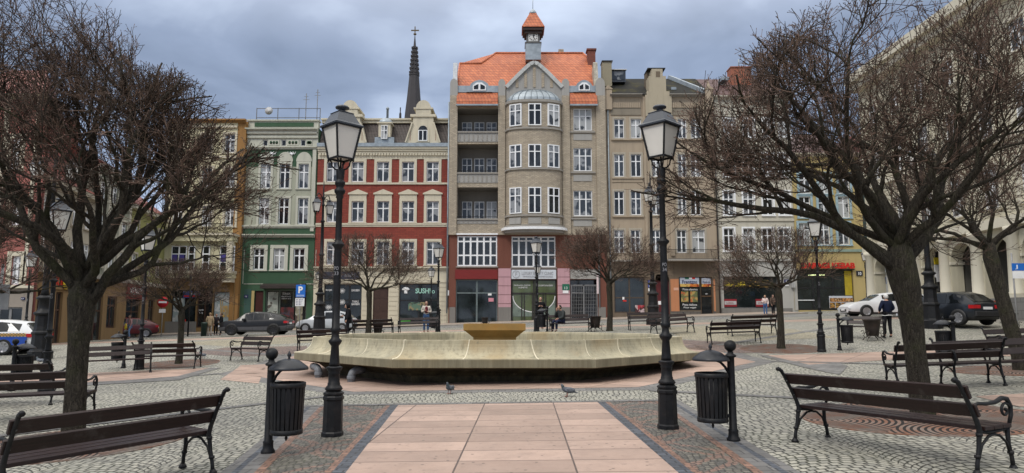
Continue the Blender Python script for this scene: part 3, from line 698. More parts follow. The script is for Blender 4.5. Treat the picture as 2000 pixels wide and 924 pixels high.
def gable(px):
    cx = b.X(px, 250); s_ = (b.X(861,250)-b.X(793,250))/2; zB = b.Z(281)+.01; zT = b.Z(229); g_ = MB(); yf = b.Y-.06; yb = b.Y+2.2; hw = b.X(832,230)-b.X(821,230)+.22
    hw = .95
    g_.prism([(cx-s_, zB), (cx+s_, zB), (cx+s_-.05, zB+.25), (cx+hw+.1, b.Z(240)), (cx+hw, b.Z(240)), (cx+hw, zT), (cx-hw, zT), (cx-hw, b.Z(240)), (cx-hw-.1, b.Z(240)), (cx-s_+.05, zB+.25)], 'y', yf, yb)
    g_.box(cx-hw-.25, cx+hw+.25, yf-.12, yb, zT+.002, zT+.25); g_.box(cx-hw+.25, cx+hw-.25, yf-.05, yb, zT+.252, zT+.75); g_.box(cx-hw+.05, cx+hw-.05, yf-.12, yb, zT+.752, zT+.9)
    g_.prism([(cx+.68*cos(a), zT+.902+.72*sin(a)) for a in [pi*i/14 for i in range(15)]], 'y', yf-.05, yb-.8)
    gb = b.put(g_, 'gable', CREAM, lab='cream curved gable with red corner triangles')
    for s2 in (-1, 1):
        t = MB(); t.prism([(cx+s2*(hw+.22), zB+.3), (cx+s2*(s_-.42), zB+.3), (cx+s2*(hw+.22), b.Z(249))], 'y', yf-.02, yf+.01); b.put(t, 'red_brick_infill', RB, gb)
        r = MB(); r.beam((cx+s2*(s_-.02), yf-.06, zB+.1), (cx+s2*(hw+.05), yf-.06, b.Z(240)), .12, .2, 0, up=(0,-1,0)); b.put(r, 'gable_moulding', CREAM, gb)
    wz0, wz1 = b.Z(276), b.Z(255)
    a_ = MB(); a_.prism([(cx-.62, wz0-.1), (cx+.62, wz0-.1), (cx+.62, wz1)]+[(cx+.62*cos(t), wz1+.62*sin(t)) for t in [pi*i/10 for i in range(1,10)]]+[(cx-.62, wz1)], 'y', yf-.07, yf+.01); b.put(a_, 'arched_surround', CREAM, gb)
    wn_ = b.win((cx-.42, cx+.42, wz0, wz1), 2, None, dy=-.17, sill=False, parent=gb, bar=.06)
    fan = MB(); fan.prism([(cx+.42*cos(t), wz1+.42*sin(t)+.01) for t in [pi*i/10 for i in range(11)]], 'y', yf-.1, yf-.06); b.put(fan, 'fanlight', GLASS_D, wn_)
gable(826.5); gable(683)
dm = MB(); cx = b.X(751,260); w = .55; dm.box(cx-w-.35, cx+w+.35, b.Y-.02, b.Y+1.6, b.Z(281)+.01, b.Z(268)); dz = b.put(dm, 'small_dormer', ZINC, lab='little zinc dormer with domed cap and flue')
q = MB(); q.box(cx-w, cx+w, b.Y-.1, b.Y+1.6, b.Z(268)+.002, b.Z(242)); q.box(cx-w-.15, cx+w+.15, b.Y-.22, b.Y+1.6, b.Z(242)+.002, b.Z(239.5)); b.put(q, 'dormer_wall', CREAM, dz)
b.win((cx-.3, cx+.3, b.Z(272), b.Z(246)), 2, .6, dy=-.18, sill=False, parent=dz, bar=.05)
q = MB(); q.lathe([(.68,0),(.66,.12),(.55,.35),(.34,.52),(.1,.6),(.02,.66)], 16, (cx, b.Y+.55, b.Z(239.5)+.002)); b.put(q, 'dome_cap', ZINC, dz)
q = MB(); q.lathe([(.11,0),(.11,1.0),(.16,1.01),(.16,1.1),(.1,1.12),(.1,1.2)], 10, (cx+.1, b.Y+.75, b.Z(229))); b.put(q, 'flue', ZINC, dz)
b.pipe(876, 300, 600, ZINC)

# ================================================================ grey-yellow brick house with clock turret
YB = brick('buff_brick', (.50,.42,.31), (.34,.285,.215), (.25,.225,.19), .32, .11, .018, stain=.3)
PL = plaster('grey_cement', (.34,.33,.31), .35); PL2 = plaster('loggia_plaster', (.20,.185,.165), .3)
MAR = plaster('maroon_stone', (.17,.068,.048), .4); PINKW = plaster('pink_wash', (.50,.30,.33), .3); DRED = flat('dark_red_fascia', (.17,.013,.012)); PLINTH = plaster('grey_plinth', (.20,.19,.175), .4)
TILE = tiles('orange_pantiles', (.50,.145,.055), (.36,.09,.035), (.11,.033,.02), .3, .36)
b = Bld('clock_turret_house', 'tall buff brick tenement with rounded bay, orange tiled roof and small clock turret', Y0-.3, 878, 1183)
B2 = b; zb = b.zg-.6; X = b.X; Z = b.Z
lg = [(212,258),(281,338),(366,428)]
lops = [b.R(893,a,973,c) for a, c in lg]; gl_ = b.R(893,461,971,520); gm = b.R(999,462,1085,522)
rop = [b.R(1120,212,1156,255), b.R(1120,289,1156,334), b.R(1120,372,1157,422)]
xL0, xL1 = X(893,330), X(973,330)
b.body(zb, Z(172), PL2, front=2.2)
sq = MB()
b.wall(Z(459), Z(172), YB, lops+rop+[], dep=.3, mr=YB)
b.wall(Z(523), Z(459)-.002, MAR, [gl_, gm], dep=.22)
b.wall(zb, Z(523)-.002, MAR, [b.R(890,546,972,625+20), b.R(998,546,1088,640), b.R(1114,546,1168,640)], dep=.3, name='ground_floor_wall')
for a, c in lg:   # loggias: floor, back wall, side walls, railing parapet and windows at the back
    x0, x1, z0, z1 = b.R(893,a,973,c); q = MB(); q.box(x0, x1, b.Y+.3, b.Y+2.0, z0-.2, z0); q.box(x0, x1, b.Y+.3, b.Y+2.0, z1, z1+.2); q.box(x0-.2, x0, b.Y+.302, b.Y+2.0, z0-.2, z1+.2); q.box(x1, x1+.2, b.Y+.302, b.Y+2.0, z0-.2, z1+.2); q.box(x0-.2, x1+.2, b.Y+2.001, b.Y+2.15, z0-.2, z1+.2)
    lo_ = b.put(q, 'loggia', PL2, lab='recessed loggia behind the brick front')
    w = (x1-x0); 
    for k in range(3):
        xx = x0+w*(.08+k*.31); sv = b.Y; b.Y += 1.85; b.win((xx, xx+w*.25, z0+.15, z0+(z1-z0)*.66), 2, .6, sill=False, dy=.1, parent=lo_, bar=.06); b.Y = sv
    q = MB(); fence_rail(q, x0, x1, b.Y+.1, z0+.0, z0+.25, 26, .008); b.put(q, 'railing', IRON, lo_)
for a, c in ((260,277),(340,357),(430,437)):
    b.plate(893,a,973,c, PL, 'parapet_panel', dy=-.05, th=.048)
    q = MB()
    for k in range(9): x = lerp(xL0, xL1, (k+.5)/9); q.box(x-.05, x+.05, b.Y-.09, b.Y-.052, Z(c)+.1, Z(a)-.1)
    q.box(xL0-.05, xL1+.05, b.Y-.16, b.Y-.0, Z(a)+.002, Z(a)+.14); b.put(q, 'parapet_moulding', STONE_L)
for r in rop: b.win(r, 3, .66, bar=.075, sill=True)
for a in (262, 342, 430): b.plate(1120,a,1156,a+12, PL, 'parapet_panel', dy=-.05, th=.048)
for a in (257, 336, 426): q = MB(); q.box(X(1114), X(1164), b.Y-.14, b.Y-.001, Z(a)-.14, Z(a)); b.put(q, 'string_course', STONE_L)
w1 = b.win(gl_, 6, None, bar=.11, rows=[.36,.82], dy=.08, sill=True, glass=GLASS_D); w2 = b.win(gm, 6, None, bar=.11, rows=[.4,.86], dy=.08, sill=True, glass=GLASS_D)
q = MB(); q.box(X(889,455), X(975,455), b.Y-.15, b.Y+.001, Z(459), Z(456)); b.put(q, 'string_course', WHITE)
# rounded bay
bxc = (X(987,350)+X(1099,350))/2; bw_ = (X(1099,350)-X(987,350))/2; bd = 1.35
def bay(z0, z1, m, ops, grow=0, name='bay_wall', nseg=18):
    b3 = MB(); yc = b.Y; R_ = []
    for k in range(nseg+1):
        t = -1+2*k/nseg; R_.append((bxc+t*(bw_+grow), yc-(bd+grow)*sqrt(max(0, 1-abs(t)**2.6))*.98-.01))
    for k in range(nseg):
        (xa, ya), (xb, yb_) = R_[k], R_[k+1]; zz = sorted({z0, z1}|{q for o in ops for q in (o[2], o[3]) if z0 < q < z1})
        for i in range(len(zz)-1):
            cx_, cz = (xa+xb)/2, (zz[i]+zz[i+1])/2
            if any(o[0] < cx_ < o[1] and o[2] < cz < o[3] for o in ops): continue
            b3.add([(xa,ya,zz[i]),(xb,yb_,zz[i]),(xb,yb_,zz[i+1]),(xa,ya,zz[i+1])], [(0,1,2,3)])
    n = len(b3.v)
    top = [(x, y, z1) for x, y in R_]; bot = [(x, y, z0) for x, y in R_]; b3.add(top, [tuple(range(len(R_)))]); b3.add(bot, [tuple(range(len(R_)))])
    return b.put(b3, name, m), R_
def ybay(x): t = (x-bxc)/bw_; return b.Y-bd*sqrt(max(0, 1-abs(t)**2.6))*.98
bays = [(211,253),(289,333),(371,421)]; bwin = []
_, RR = bay(Z(446), Z(205), YB, [])
for a, c in bays:
    for ca, cb_ in ((995.5,1018),(1031,1056),(1069,1091)):
        x0, x1, z0, z1 = b.R(ca, a, cb_, c); xm = (x0+x1)/2; wn_ = (x1-x0)/2
        ym = ybay(xm); dyy = (ybay(x1)-ybay(x0))
        ang = atan2(dyy, (x1-x0)); ym = min(ym, (ybay(x0)+ybay(x1))/2)
        wb = MB(); bar_ = .09; h = z1-z0
        W_ = wn_/cos(ang)
        for bx in ((-W_,-W_+bar_,0,h),(W_-bar_,W_,0,h),(-W_+bar_,W_-bar_,0,bar_),(-W_+bar_,W_-bar_,h-bar_,h),(-bar_*.7,bar_*.7,bar_,h-bar_),(-W_+bar_,-bar_*.7,h*.66,h*.66+bar_),(bar_*.7,W_-bar_,h*.66,h*.66+bar_)): wb.box(bx[0], bx[1], -.05, .3, bx[2], bx[3])
        Mx = Matrix.Translation((xm, ym-.06, z0)) @ Matrix.Rotation(ang, 4, 'Z'); wb.xform(Mx)
        wo_ = b.put(wb, 'window', WHITE)
        gb = MB(); gb.box(-W_+.02, W_-.02, .0, .2, .02, h-.02); gb.xform(Mx); b.put(gb, 'pane', random.choice((GLASS, GLASS_C, GLASS_D)), wo_)
for a, c, m, gr in ((203,208,STONE_L,.15),(256,259.5,STONE_L,.14),(334,337,STONE_L,.14),(423,426.5,STONE_L,.14),(443,447,STONE_L,.2),(447.2,452,WHITE,.45),(452.2,457,STONE_L,.2)):
    bay(Z(c), Z(a), m, [], gr, 'bay_moulding')
for ca, cb_ in ((994,1018),(1031,1056),(1069,1093)):
    x0, x1 = X(ca,434), X(cb_,434); xm = (x0+x1)/2; ang = atan2(ybay(x1)-ybay(x0), x1-x0); pb2 = MB(); pb2.box(-(x1-x0)/2, (x1-x0)/2, -.05, .2, Z(441), Z(429)); pb2.xform(Matrix.Translation((xm, min(ybay(xm), (ybay(x0)+ybay(x1))/2)-.0, 0)) @ Matrix.Rotation(ang, 4, 'Z')); b.put(pb2, 'bay_panel', PL)
q = MB(); prev = None; nr = 7; R0 = RR
for i in range(nr+1):
    t = i/nr; zz = Z(203)+(Z(176)-Z(203))*sin(t*pi/2); k = cos(t*pi/2)*.97+.03
    ringp = [(bxc+(x-bxc)*k, b.Y+.3+(y-b.Y-.3)*k, zz) for x, y in R0]
    q.add(ringp, [])
m_ = len(R0)
for i in range(nr):
    for k in range(m_-1): q.f.append([i*m_+k, i*m_+k+1, (i+1)*m_+k+1, (i+1)*m_+k]); q.m.append(0); q.sm.append(False)
bo = b.put(q, 'bay_roof', ZINC)
q = MB()
for k in range(0, m_, 2):
    pts = []
    for i in range(nr+1):
        v = MB(); t = i/nr; zz = Z(203)+(Z(176)-Z(203))*sin(t*pi/2); kk = cos(t*pi/2)*.97+.03; x, y = R0[k]; pts.append((bxc+(x-bxc)*kk, b.Y+.3+(y-b.Y-.3)*kk-.01, zz+.02))
    q.tube(pts, .035, 4)
b.put(q, 'roof_seam', mat('seam_metal', (.18,.21,.23), .5, .3), bo)
# pointed gable over the bay
gx0, gx1 = X(989,180), X(1098,180); gxc = (gx0+gx1)/2; gw = (gx1-gx0)/2; g_ = MB()
pts = [(gxc+gw, Z(205)), (gxc+gw, Z(172)), (gxc+gw*.75, Z(158)), (gxc+gw*.42, Z(140)), (gxc+gw*.15, Z(127)), (gxc, Z(124)), (gxc-gw*.15, Z(127)), (gxc-gw*.42, Z(140)), (gxc-gw*.75, Z(158)), (gxc-gw, Z(172)), (gxc-gw, Z(205))]
g_.prism(pts, 'y', b.Y-.1, b.Y+.5); go_ = b.put(g_, 'front_gable', PL)
q = MB()
for i in range(1, len(pts)-2): q.beam((pts[i][0], b.Y-.18, pts[i][1]), (pts[i+1][0], b.Y-.18, pts[i+1][1]), .34, .3, 0, up=(0,-1,0))
b.put(q, 'gable_coping', mat('pale_coping', (.42,.43,.42), .8), go_)
q = MB()
for t in (-.62,-.31,0,.31,.62): x = gxc+gw*t; q.box(x-.13, x+.13, b.Y-.15, b.Y-.102, Z(172), Z(132+36*abs(t)))
b.put(q, 'brick_strip', YB, go_)
# piers with rounded caps
for pa, pb_ in ((878,893),(973,987),(1098,1113),(1165,1183)):
    x0, x1 = X(pa,300), X(pb_,300); xm = (x0+x1)/2; hw = (x1-x0)/2; q = MB(); q.box(x0, x1, b.Y-.22, b.Y-.002, Z(459), Z(188)); po = b.put(q, 'brick_pier', YB)
    q = MB(); q.box(x0, x1, b.Y-.221, b.Y+.35, Z(188)+.002, Z(165)); q.prism([(x0, Z(165)+.002)]+[(xm-hw*cos(t), Z(165)+.01+hw*1.35*sin(t)) for t in [pi*i/10 for i in range(11)]]+[(x1, Z(165)+.002)], 'y', b.Y-.2, b.Y+.35); b.put(q, 'pier_cap', PL, po)
# main roof with orange pantiles
ze, zr_ = Z(172), Z(103.5); yr = b.Y+4.5
q = MB(); xa, xb = X(891,150)+.05, X(1164,150)
L1, L2, L3, L4 = (xa, b.Y+1.0, zat(172, b.Y+1.0)), (xb, b.Y+1.0, zat(172, b.Y+1.0)), None, None
ysh = b.Y+3.4; zsh = zat(124, ysh); yri = b.Y+5.2; zri = zat(104, yri)
def XX(px, py, Y): return xat(px, py, Y)
P = [(xa,b.Y+.5,zat(172,b.Y+.5)), (xb,b.Y+.5,zat(172,b.Y+.5)), (xb,ysh,zsh), (XX(1138,104,yri),yri,zri), (XX(968,104,yri),yri,zri), (XX(940,124,ysh),ysh,zsh), (xa,ysh,zsh), (xa,b.Y+9,zsh), (xb,b.Y+9,zsh), (XX(1160,124,ysh),ysh,zsh)]
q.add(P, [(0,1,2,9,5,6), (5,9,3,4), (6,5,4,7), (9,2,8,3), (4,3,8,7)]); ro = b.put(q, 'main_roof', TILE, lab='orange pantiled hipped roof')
q = MB(); q.tube([P[4], P[3]], .14, 8); q.tube([P[5], P[4]], .12, 8); q.tube([P[9], P[3]], .12, 8); q.tube([P[6], P[5]], .12, 8); q.tube([P[0], P[6]], .1, 8); b.put(q, 'ridge_tiles', TILE, ro)
for pa, pb_, label in ((892,973,'left'),(1112,1166,'right')):
    x0, x1 = X(pa,195), X(pb_,195); q = MB(); z0, z1 = Z(208), Z(181)
    q.prism([(b.Y-.55,z0),(b.Y-.50,z0+.35),(b.Y-.30,z0+.9),(b.Y-.02,z1),(b.Y+.6,z1),(b.Y+.6,z0)], 'x', x0+.03, x1-.03); sk_ = b.put(q, 'tiled_skirt_roof', TILE)
    q = MB(); q.box(x0, x1, b.Y-.7, b.Y-.45, z0-.12, z0+.02); b.put(q, 'gutter', ZINC, sk_)
    q = MB(); q.box(x0, x1, b.Y-.1, b.Y+.7, z1+.002, Z(170)+.1); b.put(q, 'flashing', ZINC, sk_)
    dx0, dx1 = (X(911,170), X(962,170)) if label == 'left' else (X(1119,170), X(1162,170)); dxm = (dx0+dx1)/2; dw = (dx1-dx0)/2
    q = MB(); q.prism([(dxm-dw*1.0, z1+.01)]+[(dxm-dw*.62, Z(164)), (dxm-dw*.3, Z(159)), (dxm, Z(157.5)), (dxm+dw*.3, Z(159)), (dxm+dw*.62, Z(164))]+[(dxm+dw, z1+.01)], 'y', b.Y-.2, b.Y+1.6); do_ = b.put(q, 'eyebrow_dormer', ZINC)
    q = MB(); q.prism([(dxm-dw*.5, z1+.12), (dxm-dw*.5, Z(169)), (dxm-dw*.2, Z(163)), (dxm+dw*.2, Z(163)), (dxm+dw*.5, Z(169)), (dxm+dw*.5, z1+.12)], 'y', b.Y-.26, b.Y-.19); b.put(q, 'dormer_frame', WHITE, do_)
    q = MB()
    for s2 in (-1, 1): q.prism([(dxm+s2*dw*.08, z1+.25), (dxm+s2*dw*.42, z1+.25), (dxm+s2*dw*.42, Z(170)), (dxm+s2*dw*.08, Z(166))], 'y', b.Y-.29, b.Y-.25)
    b.put(q, 'pane', GLASS_D, do_)
q = MB(); q.prism([(b.Y-.1,Z(188)),(b.Y+.6,Z(118)),(b.Y+1.0,Z(117)),(b.Y+1.3,Z(188))], 'x', X(886,150)-.1, X(892,150)); b.put(q, 'parapet_wall', mat('whitewashed_parapet', (.5,.52,.54), .8))
q = MB(); q.prism([(b.Y-.1,Z(188)),(b.Y+.6,Z(118)),(b.Y+1.0,Z(114)),(b.Y+3.5,Z(150)),(b.Y+3.5,Z(188))], 'x', X(1161,150), X(1169,150)); b.put(q, 'parapet_wall', mat('lichen_parapet', (.36,.33,.27), .8, 0, .4, 4))
q = MB(); yk = b.Y+3.2; q.box(XX(1148,110,yk), XX(1163,110,yk), yk, yk+.9, zat(140,yk), zat(98,yk)); q.box(XX(1146,110,yk), XX(1165,110,yk), yk-.1, yk+1, zat(98,yk)+.002, zat(95,yk)); b.put(q, 'chimney', mat('chimney_brick', (.16,.055,.04), .9))
q = MB(); yk = b.Y+6; q.box(XX(1091,104,yk), XX(1101,104,yk), yk, yk+.7, zat(112,yk), zat(96,yk)); b.put(q, 'chimney', YB)
# clock turret
yt = b.Y+3.3; tx = XX(1041,90,yt); pxm = yt/F*1.02; T = lambda py: zat(py, yt)
q = MB(); h = .5*31*yt/F; q.box(tx-h, tx+h, yt-h, yt+h, T(122), T(90)); tu = b.put(q, 'turret_base', ZINC)
q = MB(); q.box(tx-h*1.08, tx+h*1.08, yt-h*1.08, yt+h*1.08, T(90)+.002, T(88)); h2 = .5*27*yt/F; q.box(tx-h2, tx+h2, yt-h2, yt+h2, T(88)+.002, T(60)); tu2 = b.put(q, 'turret_stage', mat('turret_cladding', (.10,.10,.10), .7), tu)
h3 = .5*42*yt/F; q = MB(); q.taper(tx-h3, tx+h3, yt-h3, yt+h3, T(66.5), T(61), 0, 0); q.box(tx-h2*1.3, tx+h2*1.3, yt-h2*1.3, yt+h2*1.3, T(72), T(66.5)-.002); b.put(q, 'turret_eaves', mat('dark_eaves', (.035,.022,.018), .7), tu)
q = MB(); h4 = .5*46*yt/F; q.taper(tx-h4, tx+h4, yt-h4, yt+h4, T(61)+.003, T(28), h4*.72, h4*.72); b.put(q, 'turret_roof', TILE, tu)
q = MB(); q.lathe([(.36,0),(.40,.15),(.3,.35),(.1,.55),(.02,.6)], 10, (tx, yt, T(29))); q.tube([(tx,yt,T(20)),(tx,yt,T(-6))], .03, 5); b.put(q, 'turret_finial', ZINC, tu)
q = MB(); cz = T(77.5); cw = .5*19*yt/F; q.box(tx-cw, tx+cw, yt-h2-.05, yt-h2-.002, cz-cw, cz+cw); cf = b.put(q, 'clock_face', mat('clock_white', (.6,.6,.58), .6), tu)
q = MB(); yy = yt-h2-.075
for k in range(12):
    a = 2*pi*k/12; q.beam((tx+cw*.68*sin(a), yy, cz+cw*.68*cos(a)), (tx+cw*.9*sin(a), yy, cz+cw*.9*cos(a)), .06, .02, 0, up=(0,1,0))
for a, l, w in ((radians(38), .45, .09), (radians(148), .62, .07)): q.beam((tx, yy, cz), (tx+cw*l*sin(a)*1.2, yy, cz+cw*l*cos(a)*1.2), w, .02, 0, up=(0,1,0))
q.beam((tx,yy,cz-cw*.1),(tx,yy,cz+cw*.75),.05,.02,0,up=(0,1,0))
b.put(q, 'clock_hands_and_ticks', BLACK, cf)
# ground floor shops
b.plate(889,527,972,545, DRED, 'fascia', dy=-.06, th=.058)
o = b.shop(b.R(890,546,972,640), GLASS_S, cols=2, tr=.72, frame=mat('shop_frame_grey', (.12,.15,.15), .5), bar=.1, lab='empty shop window under a dark red fascia')
b.plate(954,582,964,589, flat('pink_note', (.6,.25,.3)), 'notice', dy=.15, th=.01, parent=o); b.plate(953,573,960,577, LW, 'notice', dy=.15, th=.01, parent=o)
for pa, pb_ in ((973,998),(1089,1113)):
    q = MB(); x0, x1 = X(pa,570), X(pb_,570); z_ = Z(524)
    while z_ > Z(600)+.2: q.box(x0+.01, x1-.01, b.Y-.10, b.Y-.001, z_-.78, z_-.02); z_ -= .8
    b.put(q, 'pink_pier', PINKW); q = MB(); q.box(x0, x1, b.Y-.12, b.Y-.001, zb, Z(600)); b.put(q, 'plinth', PLINTH)
for pa, pb_ in ((878,889.5),(1169,1183)):
    q = MB(); q.box(X(pa,610), X(pb_,610), b.Y-.1, b.Y-.001, zb, Z(600)); b.put(q, 'plinth', PLINTH)
sg = b.plate(999,527,1086,545, flat('white_sign_board', (.55,.58,.62)), 'sign_board', dy=-.14, th=.1)
b.txt('LUXURY BEAUTY CLINIC', 1019,531,1080,537, LGREY, 'sign_lettering', sg, dy=-.16); b.txt('TRYCHOLOGIA I KOSMETOLOGIA', 1021,539,1080,542, LGREY, 'sign_lettering', sg, dy=-.16)
q = MB(); cxx, czz = X(1008,536), Z(536); n_ = 24
for k in range(n_): a0, a1 = 2*pi*k/n_, 2*pi*(k+1)/n_; q.beam((cxx+.32*cos(a0), b.Y-.16, czz+.32*sin(a0)), (cxx+.32*cos(a1), b.Y-.16, czz+.32*sin(a1)), .035, .02, 0, up=(0,1,0))
b.put(q, 'sign_emblem', LGREY, sg); b.txt('F', 1006.5,532.5,1010,539.5, LGREY, 'sign_lettering', sg, dy=-.16)
o = b.shop(b.R(999,546,1087,640), GLASS_G, cols=2, tr=None, frame=mat('dark_shop_frame', (.03,.028,.022), .5), bar=.1, lab='salon shopfront with green tinted glass and frosted curve')
q = MB(); x0, x1, z0, z1 = b.R(999,546,1087,640); zt_ = Z(573); q.box(x0+.1, x1-.1, b.Y+.15, b.Y+.24, zt_-.07, zt_+.07)
for px in (1019, 1024, 1040, 1044, 1061, 1066): q.box(X(px,600)-.05, X(px,600)+.05, b.Y+.15, b.Y+.24, z0, zt_)
b.put(q, 'door_frame', mat('dark_door_frame', (.03,.028,.022), .5), o)
q = MB(); xm = (x0+x1)/2; ptsw = [(xm+(x1-x0)*.47*cos(t), Z(578)+1.45*-sin(t)) for t in [pi*i/16 for i in range(17)]]; q.prism(ptsw+[(x0+.1, Z(618)), (x1-.1, Z(618))], 'y', b.Y+.19, b.Y+.20); b.put(q, 'frosted_film', mat('frosted_film', (.16,.20,.17), .3), o)
q = MB()
for i in range(16): q.beam((ptsw[i][0], b.Y+.18, ptsw[i][1]), (ptsw[i+1][0], b.Y+.18, ptsw[i+1][1]), .07, .01, 0, up=(0,1,0))
b.put(q, 'white_arc', LW, o)
b.txt('PIELEGNACJA I ZDROWIE', 1004,556,1036,559, LW, 'window_lettering', o, dy=.16); b.txt('I KOSMETYKI', 1012,560,1030,563, LW, 'window_lettering', o, dy=.16); b.txt('MASAZE KOSMETOLOGIA ZABIEGI', 1046,556,1080,559, LW, 'window_lettering', o, dy=.16)
b.plate(1114,526,1168,545, PL, 'wall_panel', dy=-.05, th=.048)
q = MB(); x0, x1, z0, z1 = b.R(1115,556,1168,640); xm = lerp(x0, x1, .48)
for x in (x0+.06, xm, x1-.06): q.box(x-.06, x+.06, b.Y+.1, b.Y+.2, z0, z1)
q.box(x0+.121, x1-.121, b.Y+.1, b.Y+.2, z1-.1, z1); q.box(x0+.121, xm-.061, b.Y+.1, b.Y+.2, Z(573), Z(571))
for k in range(16): x = x0+(x1-x0)*(k+.5)/16; q.box(x-.015, x+.015, b.Y+.12, b.Y+.15, z0, z1-.1)
for k in range(12): z = z0+(z1-z0)*(k+.5)/12; q.box(x0+.1, x1-.1, b.Y+.151, b.Y+.17, z-.012, z+.012)
b.put(q, 'entrance_gate', mat('gate_steel', (.20,.20,.20), .5, .4), lab='grey barred double gate')
q = MB(); q.box(X(1114,590), X(1168,590), b.Y+.8, b.Y+.9, zb, Z(546)); b.put(q, 'passage_back', GLASS_D)
sg = b.plate(1098,555,1112,567, LGREEN, 'number_plate', dy=-.14, th=.03); b.txt('13', 1102.5,560,1108,565, LW, 'number', sg, dy=-.155); b.plate(1099,567.5,1110,573, LW, 'notice', dy=-.14, th=.02)
b.pipe(1168, 210, 600, ZINC); b.pipe(875, 200, 612, ZINC); b.plate(874,567,877,577, LW, 'notice', dy=-.03)
b.plate(1164.5,536,1168.5,574, flat('pale_pink_banner', (.6,.5,.5)), 'banner', dy=-.3, th=.02)
# ================================================================ beige-grey stucco house with stepped attic
ST = plaster('beige_grey_stucco', (.38,.31,.23), .5, (.12,.10,.08)); STD = plaster('grimy_stucco', (.16,.125,.09), .6, (.06,.05,.04)); ORW = plaster('orange_paint', (.50,.22,.11), .25)
TRIM = plaster('pale_window_trim', (.40,.36,.29), .35); ROUGH = brick('rough_stone_base', (.16,.145,.125), (.12,.11,.10), (.06,.055,.05), .6, .22, .02)
BITU = mat('black_mossy_roofing', (.022,.022,.02), .9, 0, .3, 1, spec=.2, dirt=((.10,.085,.02), .9, .8))
b = Bld('stepped_attic_house', 'beige grey stucco tenement with small stepped attic above a pizza shop', Y0, 1183.5, 1398)
zb = b.zg-.6; X = b.X; Z = b.Z
gc = [(1199.5,1219),(1232,1252.5),(1273,1290),(1324,1341),(1349,1369)]
rw = [(232,270),(301,345),(373,420)]
ops = [b.R(p,a,q,c) for a, c in rw for p, q in gc]
r4 = [b.R(p,449,q,494) for p, q in ((1200,1219),(1232,1251),(1272,1290),(1322,1341),(1352,1377))]
b.body(zb, Z(190), ST); b.wall(Z(510), Z(186), ST, ops+r4); b.wall(Z(541), Z(510)-.002, STD, [])
gops = [b.R(1200,541,1260,611), b.R(1281,536,1308,640), b.R(1327,541,1369,606), b.R(1369.5,541,1393,640)]
b.wall(zb, Z(541)-.002, STD, gops, dep=.25, name='ground_floor_wall')
for r in ops: b.win(r, 2, .68, surround=TRIM, sw=.16, sp=.04, bar=.075)
for r in r4: b.win(r, 2, .68, surround=TRIM, sw=.16, sp=.04, bar=.075, sill=False)
for pa, pb_ in ((1196,1256),(1318,1374)):
    for y_ in (272, 347, 422): b.band(y_, y_+2.5, ST, pa, pb_, .16, 'string_course')
for pa, pb_ in ((1258,1263),(1306,1314)): b.plate(pa, 190, pb_, 500, ST, 'pilaster', dy=-.14, th=.138)
for pa, pb_ in ((1194,1258),(1312,1376)):
    b.band(186, 190, STONE_L, pa, pb_, .5, steps=3); b.band(200, 225, plaster('attic_frieze', (.24,.21,.165), .5), pa+2, pb_-2, .07, 'frieze')
    q = MB(); x0, x1 = X(pa+3), X(pb_-3); mould(q, x0, x1, b.Y-.07, Z(201), 16, .14, .5, .07); b.put(q, 'frieze_block', ST)
    b.band(349, 356, ST, pa+2, pb_-2, .06, 'frieze')
q = MB(); q.box(X(1259,180), X(1310,180), b.Y-.3, b.Y+1.0, Z(228), Z(187)+.002); 
q.box(X(1262,170), X(1306,170), b.Y-.25, b.Y+1.2, Z(187)+.004, Z(180)); q.box(X(1267,170), X(1300,170), b.Y-.2, b.Y+1.2, Z(180)+.002, Z(150))
q.box(X(1273,170), X(1294,170), b.Y-.2, b.Y+1.2, Z(150)+.002, Z(136)); at_ = b.put(q, 'stepped_attic', plaster('attic_stone', (.40,.35,.26), .4)); q = MB(); q.box(X(1267,140), X(1300,140), b.Y+1.21, b.Y+2.2, Z(185), Z(132)); b.put(q, 'attic_chimney', STD, at_); q = MB(); q.box(X(1280,140), X(1288,140), b.Y-.22, b.Y+.3, Z(152), Z(135)-.3); b.put(q, 'attic_niche', STD, at_)
q = MB(); q.box(X(1266,132), X(1301,132), b.Y+.3, b.Y+2.1, Z(132)+.002, Z(130)); b.put(q, 'attic_cap', BLACK, at_)
for px in (1187.5, 1384):
    q = MB(); x = X(px,190); q.box(x-.35, x+.35, b.Y-.25, b.Y+.6, Z(215), Z(176)); q.prism([(x-.45,Z(176)+.002),(x+.45,Z(176)+.002),(x,Z(168))], 'y', b.Y-.3, b.Y+.6); 
    if px > 1300: q.taper(x-.2, x+.2, b.Y-.1, b.Y+.3, Z(171), Z(156), .18, .18)
    b.put(q, 'corner_turret', ST)
q = MB(); x0, x1 = b.x0+.1, b.x1-.1; q.add([(x0,b.Y-.2,Z(186)+.01),(x1,b.Y-.2,Z(186)+.01),(x1,b.Y+5,zat(154,b.Y+5)),(x0,b.Y+5,zat(154,b.Y+5)),(x0,b.Y+11,Z(186)),(x1,b.Y+11,Z(186))], [(0,1,2,3),(3,2,5,4),(0,3,4),(1,5,2)]); ro = b.put(q, 'roof', BITU)
q = MB(); q.beam((x1-.2, b.Y-.1, Z(182)), (x1-2.6, b.Y+5, zat(151,b.Y+5)), .5, .35, 0); b.put(q, 'fire_wall_coping', ZINC, ro)
yk = b.Y+2.5
